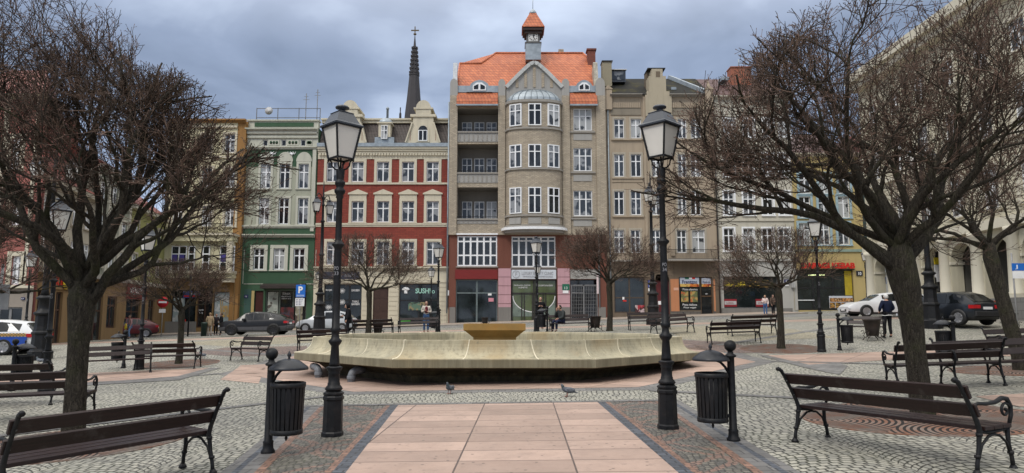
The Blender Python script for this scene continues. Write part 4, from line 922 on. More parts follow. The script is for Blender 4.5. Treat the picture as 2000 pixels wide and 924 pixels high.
q = MB(); q.box(xat(1194,150,yk), xat(1222,150,yk), yk, yk+2, zat(160,yk), zat(137,yk)); sk2 = b.put(q, 'roof_skylight', ROOFMETAL, ro); q = MB(); q.box(xat(1195,150,yk), xat(1220,150,yk), yk-.05, yk-.004, zat(156,yk), zat(140,yk)); b.put(q, 'pane', GLASS, sk2); q = MB(); q.prism([(yk-.3,zat(138,yk)),(yk+2.2,zat(130,yk)),(yk+2.2,zat(129,yk)),(yk-.3,zat(137,yk))], 'x', xat(1193,150,yk), xat(1224,150,yk)); b.put(q, 'skylight_lid', WHITE, sk2)
q = MB(); q.box(xat(1174,150,yk), xat(1192,150,yk), yk-1, yk, zat(175,yk), zat(128,yk)); ck = b.put(q, 'chimney', plaster('chimney_render', (.28,.25,.18), .6)); q = MB(); q.box(xat(1173,150,yk), xat(1194,150,yk), yk-1.1, yk+.1, zat(128,yk)+.002, zat(126,yk)); b.put(q, 'chimney_cap', BLACK, ck)
q = MB(); yk = b.Y+3
for px, py in ((1313,175),(1319,182)): x = xat(px,py,b.Y+1.8); q.box(x-.25, x+.25, b.Y+1.2, b.Y+1.8, zat(py+2,b.Y+1.5), zat(py-1,b.Y+1.5)+.1)
b.put(q, 'roof_window', ZINC, ro)
# balcony
q = MB(); q.box(X(1300,508), X(1396,508), b.Y-1.0, b.Y-.002, Z(511), Z(507.5)); bl = b.put(q, 'balcony', STONE_L); q = MB(); fence_rail(q, X(1300,500), X(1396,500), b.Y-.95, Z(507.5)+.002, Z(489), 44, .012); b.put(q, 'balcony_railing', IRON, bl)
q = MB(); q.box(X(1195,508), X(1300,508), b.Y-.2, b.Y-.002, Z(511), Z(508)); b.put(q, 'string_course', STONE_L)
o = b.shop(gops[0], GLASS_S, cols=2, tr=.42, frame=mat('brown_shop_frame', (.07,.05,.035), .5), lab='shop window with a small red poster')
b.plate(1241,596,1259,611, poster_mat('red_poster', (.35,.03,.04), (.5,.4,.4), (.05,.02,.02), 2), 'poster', dy=.12, th=.02, parent=o); b.plate(1217,586,1224,589, LRED, 'sticker', dy=.14, th=.01, parent=o); b.plate(1216,580,1220,585, LW, 'sticker', dy=.14, th=.01, parent=o)
o = b.plate(1265.5,548,1273,553.5, LBLUE, 'street_name_plate', dy=-.05); b.txt('RYNEK', 1267,550,1272,552, LW, 'number', o, dy=-.06)
o = b.plate(1265.5,555,1273,561.5, LBLUE, 'number_plate', dy=-.05); b.txt('12', 1267.5,556.5,1271.5,560.5, LW, 'number', o, dy=-.065, bold=.02); b.plate(1266,563,1271,569, LW, 'notice', dy=-.05); b.plate(1266,571,1273,576, LW, 'notice', dy=-.05)
q = MB(); x0, x1, z0, z1 = b.R(1281,548,1308,640); xm = (x0+x1)/2; q.prism([(x0,z0),(x1,z0),(x1,z1)]+[(xm+(x1-x0)/2*cos(t), z1+.9*sin(t)) for t in [pi*i/10 for i in range(1,10)]]+[(x0,z1)], 'y', b.Y+.13, b.Y+.2); b.put(q, 'arched_door', mat('maroon_door', (.09,.012,.014), .5)); b.plate(1286,588,1292,595, LW, 'notice', dy=.11, th=.015)
q = MB(); arc = [(x1,Z(536)),(x0,Z(536)),(x0,z1)]+[(xm-(x1-x0)/2*cos(t), z1+.9*sin(t)) for t in [pi*i/10 for i in range(1,10)]]+[(x1,z1)]; q.prism(arc, 'y', b.Y-.01, b.Y+.13); b.put(q, 'door_arch', STD)
for pa, pb_, y_ in ((1310,1326,545),(1394,1402,545)): b.plate(pa, y_, min(pb_, 1397), 608, ORW, 'orange_pier', dy=-.06, th=.058)
b.plate(1310,608.3,1368.5,622, ROUGH, 'stone_base', dy=-.12, th=.118); b.plate(1393.5,608.3,1397.5,622, ROUGH, 'stone_base', dy=-.12, th=.118); b.plate(1315.5,562,1325,567, flat('small_orange_plate', (.6,.35,.25)), 'notice', dy=-.08, th=.015)
o = b.shop(gops[2], GLASS_S, cols=1, tr=None, frame=BLACK, bar=.1, lab='pizza shop window with banner and menu photos')
bn = b.plate(1328.5,542,1366,560, flat('pizza_banner', (.45,.5,.58)), 'banner', dy=.1, th=.03, parent=o); b.plate(1328.5,554.5,1366,560, poster_mat('pizza_print', (.55,.16,.03), (.6,.42,.12), (.25,.03,.01), 3), 'banner_picture', dy=.08, th=.018, parent=bn)
b.txt('Frentzzo', 1333,547,1362,554, LNAVY, 'banner_lettering', bn, dy=.075, bold=.01); b.plate(1338,542,1346,545, LGREEN, 'flag_stripe', dy=.08, th=.018, parent=bn); b.plate(1346.2,542,1352,545, LW, 'flag_stripe', dy=.08, th=.018, parent=bn); b.plate(1352.2,542,1358,545, LRED, 'flag_stripe', dy=.08, th=.018, parent=bn)
b.txt('Pizza classica', 1334,563,1363,567, LW, 'window_lettering', o, dy=.1); b.txt('Pizza italiana', 1334,593,1362,597, LW, 'window_lettering', o, dy=.1); b.txt('Pizza vegan', 1336,599,1360,603, LW, 'window_lettering', o, dy=.1)
for pa in (1331, 1349): q = b.plate(pa,569,pa+14,590, poster_mat('menu_photo', (.42,.30,.10), (.12,.14,.06), (.45,.12,.04), 3), 'menu_photo', dy=.1, th=.02, parent=o)
o = b.shop(gops[3], GLASS_D, cols=1, tr=.62, frame=mat('wooden_shop_door', (.09,.05,.025), .5), lab='pizza shop door with small banner')
bn = b.plate(1371,543,1389,560, flat('pizza_banner_small', (.42,.46,.54)), 'banner', dy=.1, th=.03, parent=o); b.txt('Pizza na', 1373,549,1387,553, LNAVY, 'banner_lettering', bn, dy=.08); b.plate(1371,554.5,1389,560, bpy.data.materials['pizza_print'], 'banner_picture', dy=.08, th=.018, parent=bn); b.txt('open', 1378,573,1383,575.5, LW, 'window_lettering', o, dy=.1)
b.pipe(1190, 200, 620, ZINC); b.pipe(1399, 190, 615, mat('dark_downpipe', (.05,.045,.04), .5))

# ================================================================ cream house with haberdashery shop
CH = plaster('pale_cream_render', (.50,.47,.39), .4); CHL = plaster('white_grey_render', (.42,.41,.38), .3)
b = Bld('cream_tenement', 'cream tenement with maroon roof and brick chimney above a haberdashery shop', Y0+.15, 1400, 1549)
zb = b.zg-.6; X = b.X; Z = b.Z
cols = [1424, 1462, 1500, 1532]; rw = [(232,268),(300,345),(374,420),(446,490)]
ops = [b.R(p-10,a,p+10,c) for a, c in rw for p in cols]
b.body(zb, Z(192), CH); b.wall(Z(508), Z(190), CH, ops); gops = [b.R(1413.5,539,1520,602)]
b.wall(zb, Z(508)-.002, CHL, gops, name='ground_floor_wall', dep=.2)
for r in ops: b.win(r, 2, .68, surround=WHITE, sw=.14, sp=.05)
b.band(189, 194, CH, out=.4, steps=3); b.band(506, 510, CHL, out=.2); b.band(537, 540, CHL, out=.12, name='string_course'); b.band(282, 285, CH, out=.1, name='string_course'); b.band(428, 432, CH, out=.1, name='string_course')
q = MB(); mould(q, b.x0+.2, b.x1-.2, b.Y-.02, Z(208), 22, .22, .75, .05)
b.put(q, 'blind_arcade', plaster('pale_arcade', (.55,.52,.44), .3))
b.plate(1402,602,1548,625, PLINTH, 'plinth', dy=-.06, th=.058)
q = MB(); x0, x1 = b.x0, b.x1; M_MAR = tiles('maroon_sheet_roof', (.085,.033,.032), (.07,.028,.028), (.03,.014,.014), .4, .5)
q.add([(x0-.3,b.Y-.4,Z(189)+.01),(x1,b.Y-.4,Z(189)+.01),(x1-1.6,b.Y+5,zat(155,b.Y+5)),(x0-3.0,b.Y+5,zat(155,b.Y+5)),(x0-.3,b.Y+11,Z(189)),(x1,b.Y+11,Z(189))], [(0,1,2,3),(3,2,5,4),(0,3,4),(1,5,2)]); ro = b.put(q, 'roof', M_MAR)
q = MB(); yk = b.Y+3; q.box(xat(1428,150,yk), xat(1468,150,yk), yk, yk+1.2, zat(172,yk), zat(132,yk)); q.box(xat(1427,150,yk), xat(1470,150,yk), yk-.08, yk+1.28, zat(132,yk)+.002, zat(130,yk)); b.put(q, 'chimney', brick('orange_chimney_brick', (.36,.12,.07), (.30,.10,.06), (.25,.14,.10), .3, .1, .012), ro)
q = MB(); x = xat(1446,120,yk); q.tube([(x,yk+.5,zat(130,yk)),(x,yk+.5,zat(112,yk))], .05, 6); b.put(q, 'flue', ZINC, ro)
q = MB(); q.box(xat(1410,160,yk-1), xat(1424,160,yk-1), yk-1, yk+.2, zat(163,yk), zat(157,yk)); b.put(q, 'roof_window', ZINC, ro)
o = b.shop(gops[0], GLASS_S, cols=1, tr=None, frame=mat('grey_shop_frame', (.08,.08,.08), .5), bar=.08, lab='haberdashery window with yellow lettering')
b.plate(1415,546,1500,559, flat('dark_olive_board', (.05,.05,.012)), 'sign_board', dy=.12, th=.03, parent=o)
b.txt('GALANTERIA', 1415.5,550,1457,559.5, LYEL, 'sign_lettering', o, dy=.1, bold=.015)
for t, a, c in (('TORBY · PASKI',547.5,551),('WALIZKI',552.5,555.5),('TECZKI · PORTFELE',557,561)): b.txt(t, 1461.5 if 'WAL' not in t else 1470,a,1501 if 'WAL' not in t else 1492,c, LGOLD, 'sign_lettering', o, dy=.1)
for pa in (1415, 1477):
    q = b.plate(pa,584,pa+25,599, LRB, 'rental_notice', dy=.12, th=.02, parent=o); b.plate(pa+1,588,pa+24,595, flat('paper_white', (.42,.42,.42)), 'notice_band', dy=.11, th=.008, parent=q); b.txt('LOKAL', pa+5,589.5,pa+19,593.5, LRB, 'notice_lettering', q, dy=.105)
sg = b.plate(1531,546,1541,555, LNAVY, 'number_plate', dy=-.1); b.txt('11', 1534,547.5,1538.5,553.5, LW, 'number', sg, dy=-.115, bold=.02); b.plate(1532.5,556,1540,559, LW, 'notice', dy=-.1)
b.plate(1544,551,1548,562, flat('meter_box_grey', (.35,.35,.34)), 'meter_box', dy=-.25, th=.24)

# ================================================================ yellow kebab house
YW = plaster('ochre_yellow_render', (.46,.36,.16), .45); 
b = Bld('yellow_corner_house', 'ochre yellow corner house with red kebab lettering over its glass front', Y0+.1, 1549.5, 1683)
zb = b.zg-.6; X = b.X; Z = b.Z
cols = [1572, 1610, 1648]; rw = [(340,378),(384,425),(436,478)]
ops = [b.R(p-11,a,p+11,c) for a, c in rw for p in cols]
b.body(zb, Z(300), YW); b.wall(Z(508), Z(300), YW, ops); g0 = b.R(1551,527,1668,606); b.wall(zb, Z(508)-.002, YW, [g0], name='ground_floor_wall', dep=.2)
LBW = mat('pale_blue_shutter', (.28,.38,.42), .6)
for r in ops: b.win(r, 2, .7, surround=LBW, sw=.22, sp=.06)
b.band(300, 306, CREAM, out=.35, steps=3); b.band(487, 492, mat('green_trim', (.22,.29,.24), .7), out=.12)
q = MB(); x0, x1 = b.x0, b.x1; q.add([(x0,b.Y-.3,Z(300)+.01),(x1,b.Y-.3,Z(300)+.01),(x1-1.5,b.Y+5,zat(262,b.Y+5)),(x0,b.Y+5,zat(262,b.Y+5)),(x0,b.Y+11,Z(300)),(x1,b.Y+11,Z(300))], [(0,1,2,3),(3,2,5,4),(0,3,4),(1,5,2)]); b.put(q, 'roof', M_MAR)
o = b.shop(g0, GLASS_S, cols=3, tr=.55, frame=BLACK, bar=.1, lab='kebab shop glass front with food photos')
sg = b.plate(1562,525.3,1668,527, BLACK, 'sign_rail', dy=-.1, th=.09); t_ = b.txt('DARAGI KEBAB', 1563,513.5,1667,525, LRED, 'sign_lettering', sg, dy=-.25, bold=.035, dep=.06)
b.plate(1621,578,1667,602, flat('white_menu_panel', (.5,.52,.56)), 'menu_panel', dy=.12, th=.02, parent=o)
for i in range(4): b.plate(1622+i*11.3,591,1632+i*11.3,601.5, poster_mat('food_photo_%s' % 'abcd'[i], (.36,.17,.04), (.05,.025,.012), (.5,.32,.08), 4+i), 'food_photo', dy=.1, th=.012, parent=o); 
b.plate(1622,582,1667,589.5, poster_mat('food_strip', (.5,.22,.06), (.12,.06,.02), (.5,.35,.2), 5), 'food_photo', dy=.1, th=.012, parent=o)
q = MB(); q.box(X(1652,560), X(1666,560), b.Y+.15, b.Y+.19, Z(577), Z(529)); b.put(q, 'yellow_interior_wall', mat('yellow_interior', (.40,.30,.02), .8), o)
q = MB(); 
for pa, pb_ in ((1580,1598),(1600,1612)): q.box(X(pa,537), X(pb_,537), b.Y+.14, b.Y+.17, Z(538), Z(536))
lt = NB('lit_tube'); lt.b.inputs['Emission Color'].default_value = (.9,1,.5,1); lt.b.inputs['Emission Strength'].default_value = .7; b.put(q, 'lit_ceiling_tube', lt.done((.6,.7,.3)), o)
q = MB(); q.box(X(1552,586), X(1592,586), b.Y+.12, b.Y+.16, Z(587), Z(585.5)); b.put(q, 'counter_edge', WHITE, o)
b.plate(1668.5,600,1682,612, PLINTH, 'plinth', dy=-.05, th=.048); sg = b.plate(1671.5,529,1684,539, flat('black_number_plate', (.02,.02,.025)), 'number_plate', dy=-.1); b.txt('10', 1675.5,531.5,1681,537.5, LW, 'number', sg, dy=-.115, bold=.02)
b.plate(1548.5,551,1551,562, flat('cabinet_grey', (.4,.4,.39)), 'meter_box', dy=-.25, th=.24)
# dark green house in the gap
b = Bld('teal_green_house', 'dark teal green house beside the narrow street', Y0+.6, 1684, 1722, pyref=500)
zb = b.zg-.6; TG = plaster('teal_render', (.055,.085,.08), .4); ops = [b.R(1700,448,1712,480), b.R(1700,390,1712,425)]; g0 = b.R(1693,560,1722,640)
b.body(zb, b.Z(352), TG); b.wall(zb, b.Z(350), TG, ops+[]); 
for r in ops: b.win(r, 2, .7, surround=LBW, sw=.1)
b.plate(1688,578,1700,582, LGREY, 'ledge', dy=-.3, th=.3); b.band(350, 355, TG, out=.3)
b.plate(1700,552,1716,618, GLASS_D, 'dark_doorway', dy=-.05, th=.04)
b = Bld('pale_street_house', 'pale house glimpsed at the end of the narrow side street', Y0+9, 1712, 1790, pyref=500)
b.body(b.zg-.6, b.Z(300), CHL, front=0.24); ops = [b.R(p,a,p+11,a+34) for p in (1722,1744,1766) for a in (380,440,500)]; b.wall(b.zg-.6, b.Z(300), CHL, ops)
for r in ops: b.win(r, 2, .7)
q = MB(); q.prism([(b.Y-.3,b.Z(300)+.01),(b.Y+4,b.Z(300)+3),(b.Y+8,b.Z(300)+.01)], 'x', b.x0, b.x1); b.put(q, 'roof', tiles('old_red_tiles', (.26,.075,.055), (.20,.06,.045), (.07,.02,.018), .3, .35))
RTILE = bpy.data.materials['old_red_tiles']

# ================================================================ dark green house with arched windows
CRMG = plaster('grey_white_stucco', (.50,.50,.42), .4); GW = plaster('green_render', (.05,.10,.058), .35); GW2 = plaster('teal_base_paint', (.05,.10,.085), .25)
b = Bld('dark_green_house', 'dark green tenement with white attic frieze, arched windows and flat roof railing', Y0, 474.5, 617)
zb = b.zg-.6; X = b.X; Z = b.Z
c1 = [(495,516),(534,556),(573,595)]
o1 = [b.R(p,485,q,527) for p, q in c1]; o2 = [b.R(p+1,387,q-1,438) for p, q in c1]; o3 = [b.R(p+1,320,q-1,368) for p, q in ((508,530),(545,567),(582,604))]; o2 = [b.R(p+1,387,q-1,438) for p, q in ((505,527),(543,565),(581,603))]
o4 = [b.R(p-4.5,273,p+4.5,285) for p in (518,554,592)]
g0 = b.R(517,566,598,650); g1 = b.R(496,568,513,650)
b.body(zb, Z(250), GW); b.wall(Z(462), Z(290), GW, o2+o3); b.wall(Z(555), Z(462)-.002, GW, o1); b.wall(zb, Z(555)-.002, GW, [g0, g1], name='ground_floor_wall'); b.wall(Z(290)+.002, Z(252), CRMG, o4, name='attic_wall')
for r in o1: b.win(r, 2, .66, surround=CRMG, sw=.3, sp=.08, bar=.09)
for r in o2: b.win(r, 2, .66, surround=CRMG, sw=.2, sp=.08, bar=.08)
for r in o3:
    w_ = b.win(r, 2, .66, surround=CRMG, sw=.2, sp=.08, bar=.08); xm = (r[0]+r[1])/2; hw = (r[1]-r[0])/2+.25; q = MB(); q.prism([(xm+hw*cos(t), r[3]+.22+.9*sin(t)) for t in [pi*i/12 for i in range(13)]], 'y', b.Y-.07, b.Y-.002); b.put(q, 'arched_head', CRMG, w_)
for r in o4: b.win(r, 1, None, sill=False, bar=.05, glass=GLASS_D)
b.band(252, 258, CRMG, out=.45, steps=3); b.band(266, 270, CRMG, out=.15, name='string_course'); b.band(286, 292, CRMG, out=.25, steps=2, name='string_course')
q = MB(); mould(q, b.x0+.1, b.x1-.1, b.Y-.12, Z(258)-.002, 60, .1, .2, .1); b.put(q, 'dentil', CRMG)
for pa, pb_ in ((525,546),(561,584),(599,610)):
    b.plate(pa,273.5,pb_,284, CRMG, 'frieze_panel', dy=-.06, th=.058); q = MB(); x0, x1, z0, z1 = b.R(pa+2,275.5,pb_-2,282)
    n_ = max(3, int((x1-x0)/.28))
    for i in range(n_): q.lathe([(.09,0),(.12,.02)], 8, (x0+(x1-x0)*(i+.5)/n_, 0, 0)) ; 
    q.v = [(v[0], b.Y-.085-.3*v[2], (z0+z1)/2+v[1]*1.3) for v in q.v]; b.put(q, 'frieze_ornament', GW)
b.plate(609,293,616,452, CRMG, 'pilaster', dy=-.14, th=.138)
for px in (532, 570): 
    q = MB(); xm, zm = X(px,299), Z(299)
    for s2 in (-1, 1): q.tube([(xm+s2*(.1+.28*t)*1.0, b.Y-.03, zm+.12*cos(6*t)) for t in [i/8 for i in range(9)]], .035, 5)
    q.lathe([(.16,0),(.16,.03)], 10, (0,0,0)); q.v = q.v[:-20]+[(xm+v[0], b.Y-.04-v[2], zm-.1+v[1]) for v in q.v[-20:]]; b.put(q, 'stucco_ornament', LW)
q = MB(); wallskin(q, X(478,400), X(608,400), Z(440), Z(326), b.Y-.03, [(r[0]-.21,r[1]+.21,r[2]-.03,r[3]+.21) for r in o2+o3], .03); b.put(q, 'cream_field', plaster('greyish_field', (.36,.37,.29), .4)); b.band(440, 446, CRMG, out=.2, steps=2); b.plate(478,448,616,457, GW, 'green_panel', dy=-.05, th=.048); b.band(458, 464, CRMG, out=.35, steps=3)
q = MB(); q.box(b.x0+.1, b.x1-.05, b.Y+.1, b.Y+.6, Z(250), Z(236)); q.box(b.x0, b.x1, b.Y-.05, b.Y+.8, Z(236)+.002, Z(233.5)); pr = b.put(q, 'parapet', CRMG); b.plate(497,239,612,247, GW, 'green_panel', dy=.04, th=.055, parent=pr)
yr_ = b.Y+2; q = MB(); xa, xb = xat(501,230,yr_), xat(625,230,yr_)
for zz in (zat(212,yr_), zat(230,yr_)): q.beam((xa,yr_,zz),(xb,yr_,zz),.05,.05)
for i in range(4): x = lerp(xa, xb, i/3); q.beam((x,yr_,zat(238,yr_)),(x,yr_,zat(211,yr_)),.06,.06)
rl = b.put(q, 'roof_railing', mat('grey_rail', (.12,.12,.12), .6)); q = MB()
for px, t in ((597,182),(619,174)): x = xat(px,210,yr_); q.beam((x,yr_+.1,zat(236,yr_)),(x,yr_+.1,zat(t,yr_)),.06,.06); q.beam((x-.2,yr_+.1,zat(t+6,yr_)),(x+.2,yr_+.1,zat(t+6,yr_)),.03,.03); q.beam((x-.3,yr_+.1,zat(t+12,yr_)),(x+.3,yr_+.1,zat(t+12,yr_)),.03,.03)
b.put(q, 'roof_aerial', mat('aerial_grey', (.2,.2,.2), .6)); q = MB(); q.lathe([(.01,0),(.22,.02),(.38,.09),(.39,.10)], 14, (0,0,0)); q.v = [(xat(528,219,yr_)+v[0], yr_-.3-v[2], zat(219,yr_)+v[1]) for v in q.v]; b.put(q, 'satellite_dish', mat('dish_grey', (.45,.45,.45), .6))
# white outline, shop and awning
q = MB(); 
for (pa, pb_, a, c) in ((475.5,476.3,488,554),(616,616.8,488,554),(476.3,515,554,555.2),(599,616,554,555.2)): r = b.R(pa,a,pb_,c); q.box(r[0], r[1], b.Y-.04, b.Y-.002, r[2], r[3])
b.put(q, 'white_line_trim', CRMG)
q = MB(); r = b.R(515,554,598,564); q.prism([(b.Y-.9,r[2]),(b.Y-.9,r[2]+.25),(b.Y-.1,r[3]),(b.Y-.002,r[3]),(b.Y-.002,r[2])], 'x', r[0], r[1]); b.put(q, 'awning_box', mat('dark_brown_awning', (.03,.022,.02), .6))
o = b.shop(g0, GLASS_S, cols=3, tr=None, frame=mat('grey_green_frame', (.10,.12,.10), .5), bar=.1, lab='fashion shop front with posters')
b.plate(521,570,541,650, poster_mat('pale_poster', (.42,.45,.40), (.30,.33,.29), (.10,.09,.08), 1.2), 'window_poster', dy=.15, th=.02, parent=o); b.plate(576,570,590,650, poster_mat('fashion_poster', (.40,.40,.33), (.22,.20,.14), (.08,.06,.05), 1.5), 'window_poster', dy=.15, th=.02, parent=o)
b.txt('DORADA', 551,571.5,566,575.5, LW, 'window_lettering', o, dy=.15); b.txt('PN-PT 9-17', 549,578,567,580.5, LW, 'window_lettering', o, dy=.15); b.txt('SOBOTA 10-13', 549,582,567,584.5, LW, 'window_lettering', o, dy=.15)
b.plate(546,600,572,645, poster_mat('shop_interior_display', (.03,.02,.02), (.12,.03,.03), (.05,.05,.07), 2), 'display', dy=.16, th=.01, parent=o)
b.plate(497,569,512.5,650, mat('dark_red_door', (.05,.012,.01), .5), 'door', dy=.12, th=.05); b.plate(490,568,495.5,650, YW, 'yellow_door_jamb', dy=-.05, th=.048); b.plate(476,565,489.5,650, GW2, 'painted_base', dy=-.03, th=.028)
sg = b.plate(477.5,576,485,582, LNAVY, 'number_plate', dy=-.07); b.txt('16', 479.5,577.5,483,580.5, LW, 'number', sg, dy=-.085)

# ================================================================ yellow house with glazed oriel
OCH = plaster('ochre_render', (.30,.165,.06), .35); LY = plaster('lemon_render', (.58,.54,.36), .3); OCHD = plaster('ochre_brown_stone', (.26,.165,.07), .5)
b = Bld('yellow_oriel_house', 'lemon yellow tenement with glazed oriel and iron balcony over ochre shops', Y0-.4, 322, 474)
zb = b.zg-.6; X = b.X; Z = b.Z
cols = [347, 404, 449]; rw = [(262,298),(328,366),(402,442)]
ops = [b.R(p-10,a,p+10,c) for a, c in rw for p in cols]
b.body(zb, Z(236), OCH); b.wall(Z(462), Z(236), LY, ops, X(322), X(457)); b.wall(zb, Z(236), OCH, [], X(457)+.002, X(474), name='ochre_strip_wall'); g0 = b.R(334,566,382,640); g2 = b.R(416,570,452,632); g1 = b.R(384,563,414,640)
b.wall(zb, Z(462)-.002, OCHD, [g0, g1, g2], X(322), X(457), name='ground_floor_wall')
for r in ops: b.win(r, 2, .7, surround=CREAM, sw=.2, sp=.07)
b.band(234, 240, OCH, 322, 474, .4, steps=2); b.band(246, 250, CREAM, 322, 457, .2); b.band(305, 309, CREAM, 322, 457, .15, 'string_course')
x0, x1 = X(324), X(468); yo = b.Y-1.3; bx_ = MB()
bx_.box(x0, x1, yo, b.Y-.002, Z(474), Z(463)); bx_.box(x0, x1, yo+.2, b.Y-.002, Z(544), Z(530)); bx_.box(x0+.2, x1-.2, yo+.5, b.Y-.002, Z(530)+.002, Z(474)-.002); or_ = b.put(bx_, 'oriel', LY, lab='projecting lemon oriel on brackets')
q = MB(); q.box(x0-.15, x1+.15, yo-.2, b.Y-.002, Z(463)+.002, Z(459)); q.box(x0-.05, x1+.05, yo-.05, b.Y-.002, Z(530)-.25, Z(530)); b.put(q, 'oriel_cornice', CREAM, or_)
q = MB(); fence_rail(q, x0, x1, yo-.1, Z(459)+.01, Z(440), 60, .014); 
for i in range(30): xx = lerp(x0, x1, (i+.5)/30); q.tube([(xx+.09*cos(t), yo-.1, Z(450)+.12*sin(t)) for t in [2*pi*k/8 for k in range(9)]], .012, 4)
b.put(q, 'balcony_railing', IRON, or_)
for pa, pb_, gl in ((334,362,0),(364,378,0),(394,408,0),(432,456,1)):
    pass
sv = b.Y; b.Y = yo+.28
for pa, pb_, n_ in ((333,363,2),(366,379,1),(394,408,1),(428,457,2)):
    w_ = b.win(b.R(pa,480,pb_,530), n_, None, rows=[.36,.68], sill=False, bar=.08, glass=GLASS_D, parent=or_)
    if n_ == 2:
        for k in range(2):
            r = b.R(pa+2+k*14,497,pa+12+k*14,511); q = MB(); q.box(r[0], r[1], b.Y+.07, b.Y+.09, r[2], r[3]); b.put(q, 'window_poster', flat('violet_film_%s%s' % ('ab'[k], 'ab'[pa > 400]), (.055,.045,.22)), w_)
        r = b.R(pa+16,514,pa+26,528); q = MB(); q.box(r[0], r[1], b.Y+.07, b.Y+.09, r[2], r[3]); b.put(q, 'portrait_poster', poster_mat('portrait_poster_%s' % 'ab'[pa > 400], (.40,.33,.32), (.10,.05,.05), (.55,.5,.5), 3), w_)
b.Y = sv
for pa, pb_ in ((324,332),(458,468)): q = MB(); q.box(X(pa), X(pb_), yo+.05, yo+.5, Z(530)+.004, Z(474)-.004); b.put(q, 'oriel_pilaster', CREAM, or_)
for xq in (x0+.1, x1-.9): q = MB(); q.box(xq, xq+.8, yo+.4, b.Y-.002, Z(552), Z(544)-.002); b.put(q, 'oriel_bracket', CREAM, or_)
b.band(548, 555, OCHD, 322, 457, .15)
o = b.shop(g0, GLASS_S, cols=2, tr=.8, frame=BLACK, bar=.08, lab='salon window with pale marble print poster'); mb_ = poster_mat('marble_print', (.45,.48,.47), (.30,.37,.38), (.58,.6,.58), 1.4)
b.plate(336,582,358,640, mb_, 'window_poster', dy=.14, th=.02, parent=o); b.txt('STUDIO', 341,590,353,595, LGREY, 'window_lettering', o, dy=.12); b.txt('URODY', 341,599,353,604, LGREY, 'window_lettering', o, dy=.12); b.plate(349,624,362,629, LRED, 'red_sticker', dy=.12, th=.01, parent=o)
sg = b.plate(358,569,391,582, flat('blue_red_banner', (.035,.07,.26)), 'sign_board', dy=-.06); b.plate(360,577,390,580, LRED, 'sign_stripe', dy=-.08, th=.015, parent=sg); b.txt('SKLEP', 372,571,387,575, LW, 'sign_lettering', sg, dy=-.08)
o = b.shop(g1, GLASS_D, cols=2, tr=.75, frame=mat('brown_door_frame', (.06,.03,.02), .5), lab='dark glass salon door'); b.txt('SALON', 387,604,396,607, LW, 'window_lettering', o, dy=.12); b.txt('9-18', 388,610,395,613, LW, 'window_lettering', o, dy=.12)
o = b.shop(g2, mb_, cols=1, tr=None, frame=BLACK, bar=.05, lab='marble print window with gold script'); b.txt('Venu', 428,585,446,620, LGOLD, 'gold_script', o, dy=.15, bold=.0)
b.plate(322,628,383,650, PLINTH, 'plinth', dy=-.05, th=.048)
b.plate(456,552,457.5,640, OCHD, 'pilaster', dy=-.1, th=.098)

# ================================================================ church spire far behind
ys_ = 125.0; sx_ = xat(809,150,ys_); zs = lambda py: zat(py, ys_); pw = ys_/F*1.03
t = thing('church_spire', (sx_, ys_, zs(226)-4), 'tall dark slate church spire with gold cross behind the red brick house', 'church spire'); M_SP = mat('spire_slate', (.045,.042,.045), .8, 0, .25, .6); og = (sx_, ys_, zs(226)-4)
q = MB(); q.lathe([(18.5*pw,zs(240)),(17*pw,zs(222)),(13.5*pw,zs(190)),(9.8*pw,zs(149)),(10.8*pw,zs(148)),(10.8*pw,zs(146)),(8.6*pw,zs(145)),(4.5*pw,zs(92)),(2.6*pw,zs(90)),(.9*pw,zs(72)),(.6*pw,zs(66))], 8, (sx_,ys_,0), smooth=False, rot=pi/8); sp_ = q.build('spire', M_SP, t, og)
q = MB()
for k in range(8):
    for i in range(7):
        z = lerp(zs(143), zs(95), i/6); r = lerp(8.8, 4.8, i/6)*pw; a = pi/8+k*pi/4; q.box(sx_+r*cos(a)-.15, sx_+r*cos(a)+.15, ys_+r*sin(a)-.15, ys_+r*sin(a)+.15, z-.12, z+.28)
q.build('crocket', M_SP, sp_, og)
q = MB(); q.box(sx_-.09, sx_+.09, ys_-.08, ys_+.08, zs(68), zs(52)); q.box(sx_-.75, sx_+.75, ys_-.081, ys_+.081, zs(60.5), zs(58.5)); q.lathe([(.05,0),(.3,.15),(.3,.3),(.05,.45)], 8, (sx_,ys_,zs(69))); q.build('cross', mat('tarnished_gold', (.10,.07,.03), .5, .3), t, og)
q = MB(); xx = xat(782,215,ys_); q.lathe([(2.6*pw,zs(250)),(2.2*pw,zs(222)),(.9*pw,zs(219)),(1.1*pw,zs(217)),(.1,zs(210))], 6, (xx,ys_,0), smooth=False); q.build('corner_pinnacle', M_SP, t, og)

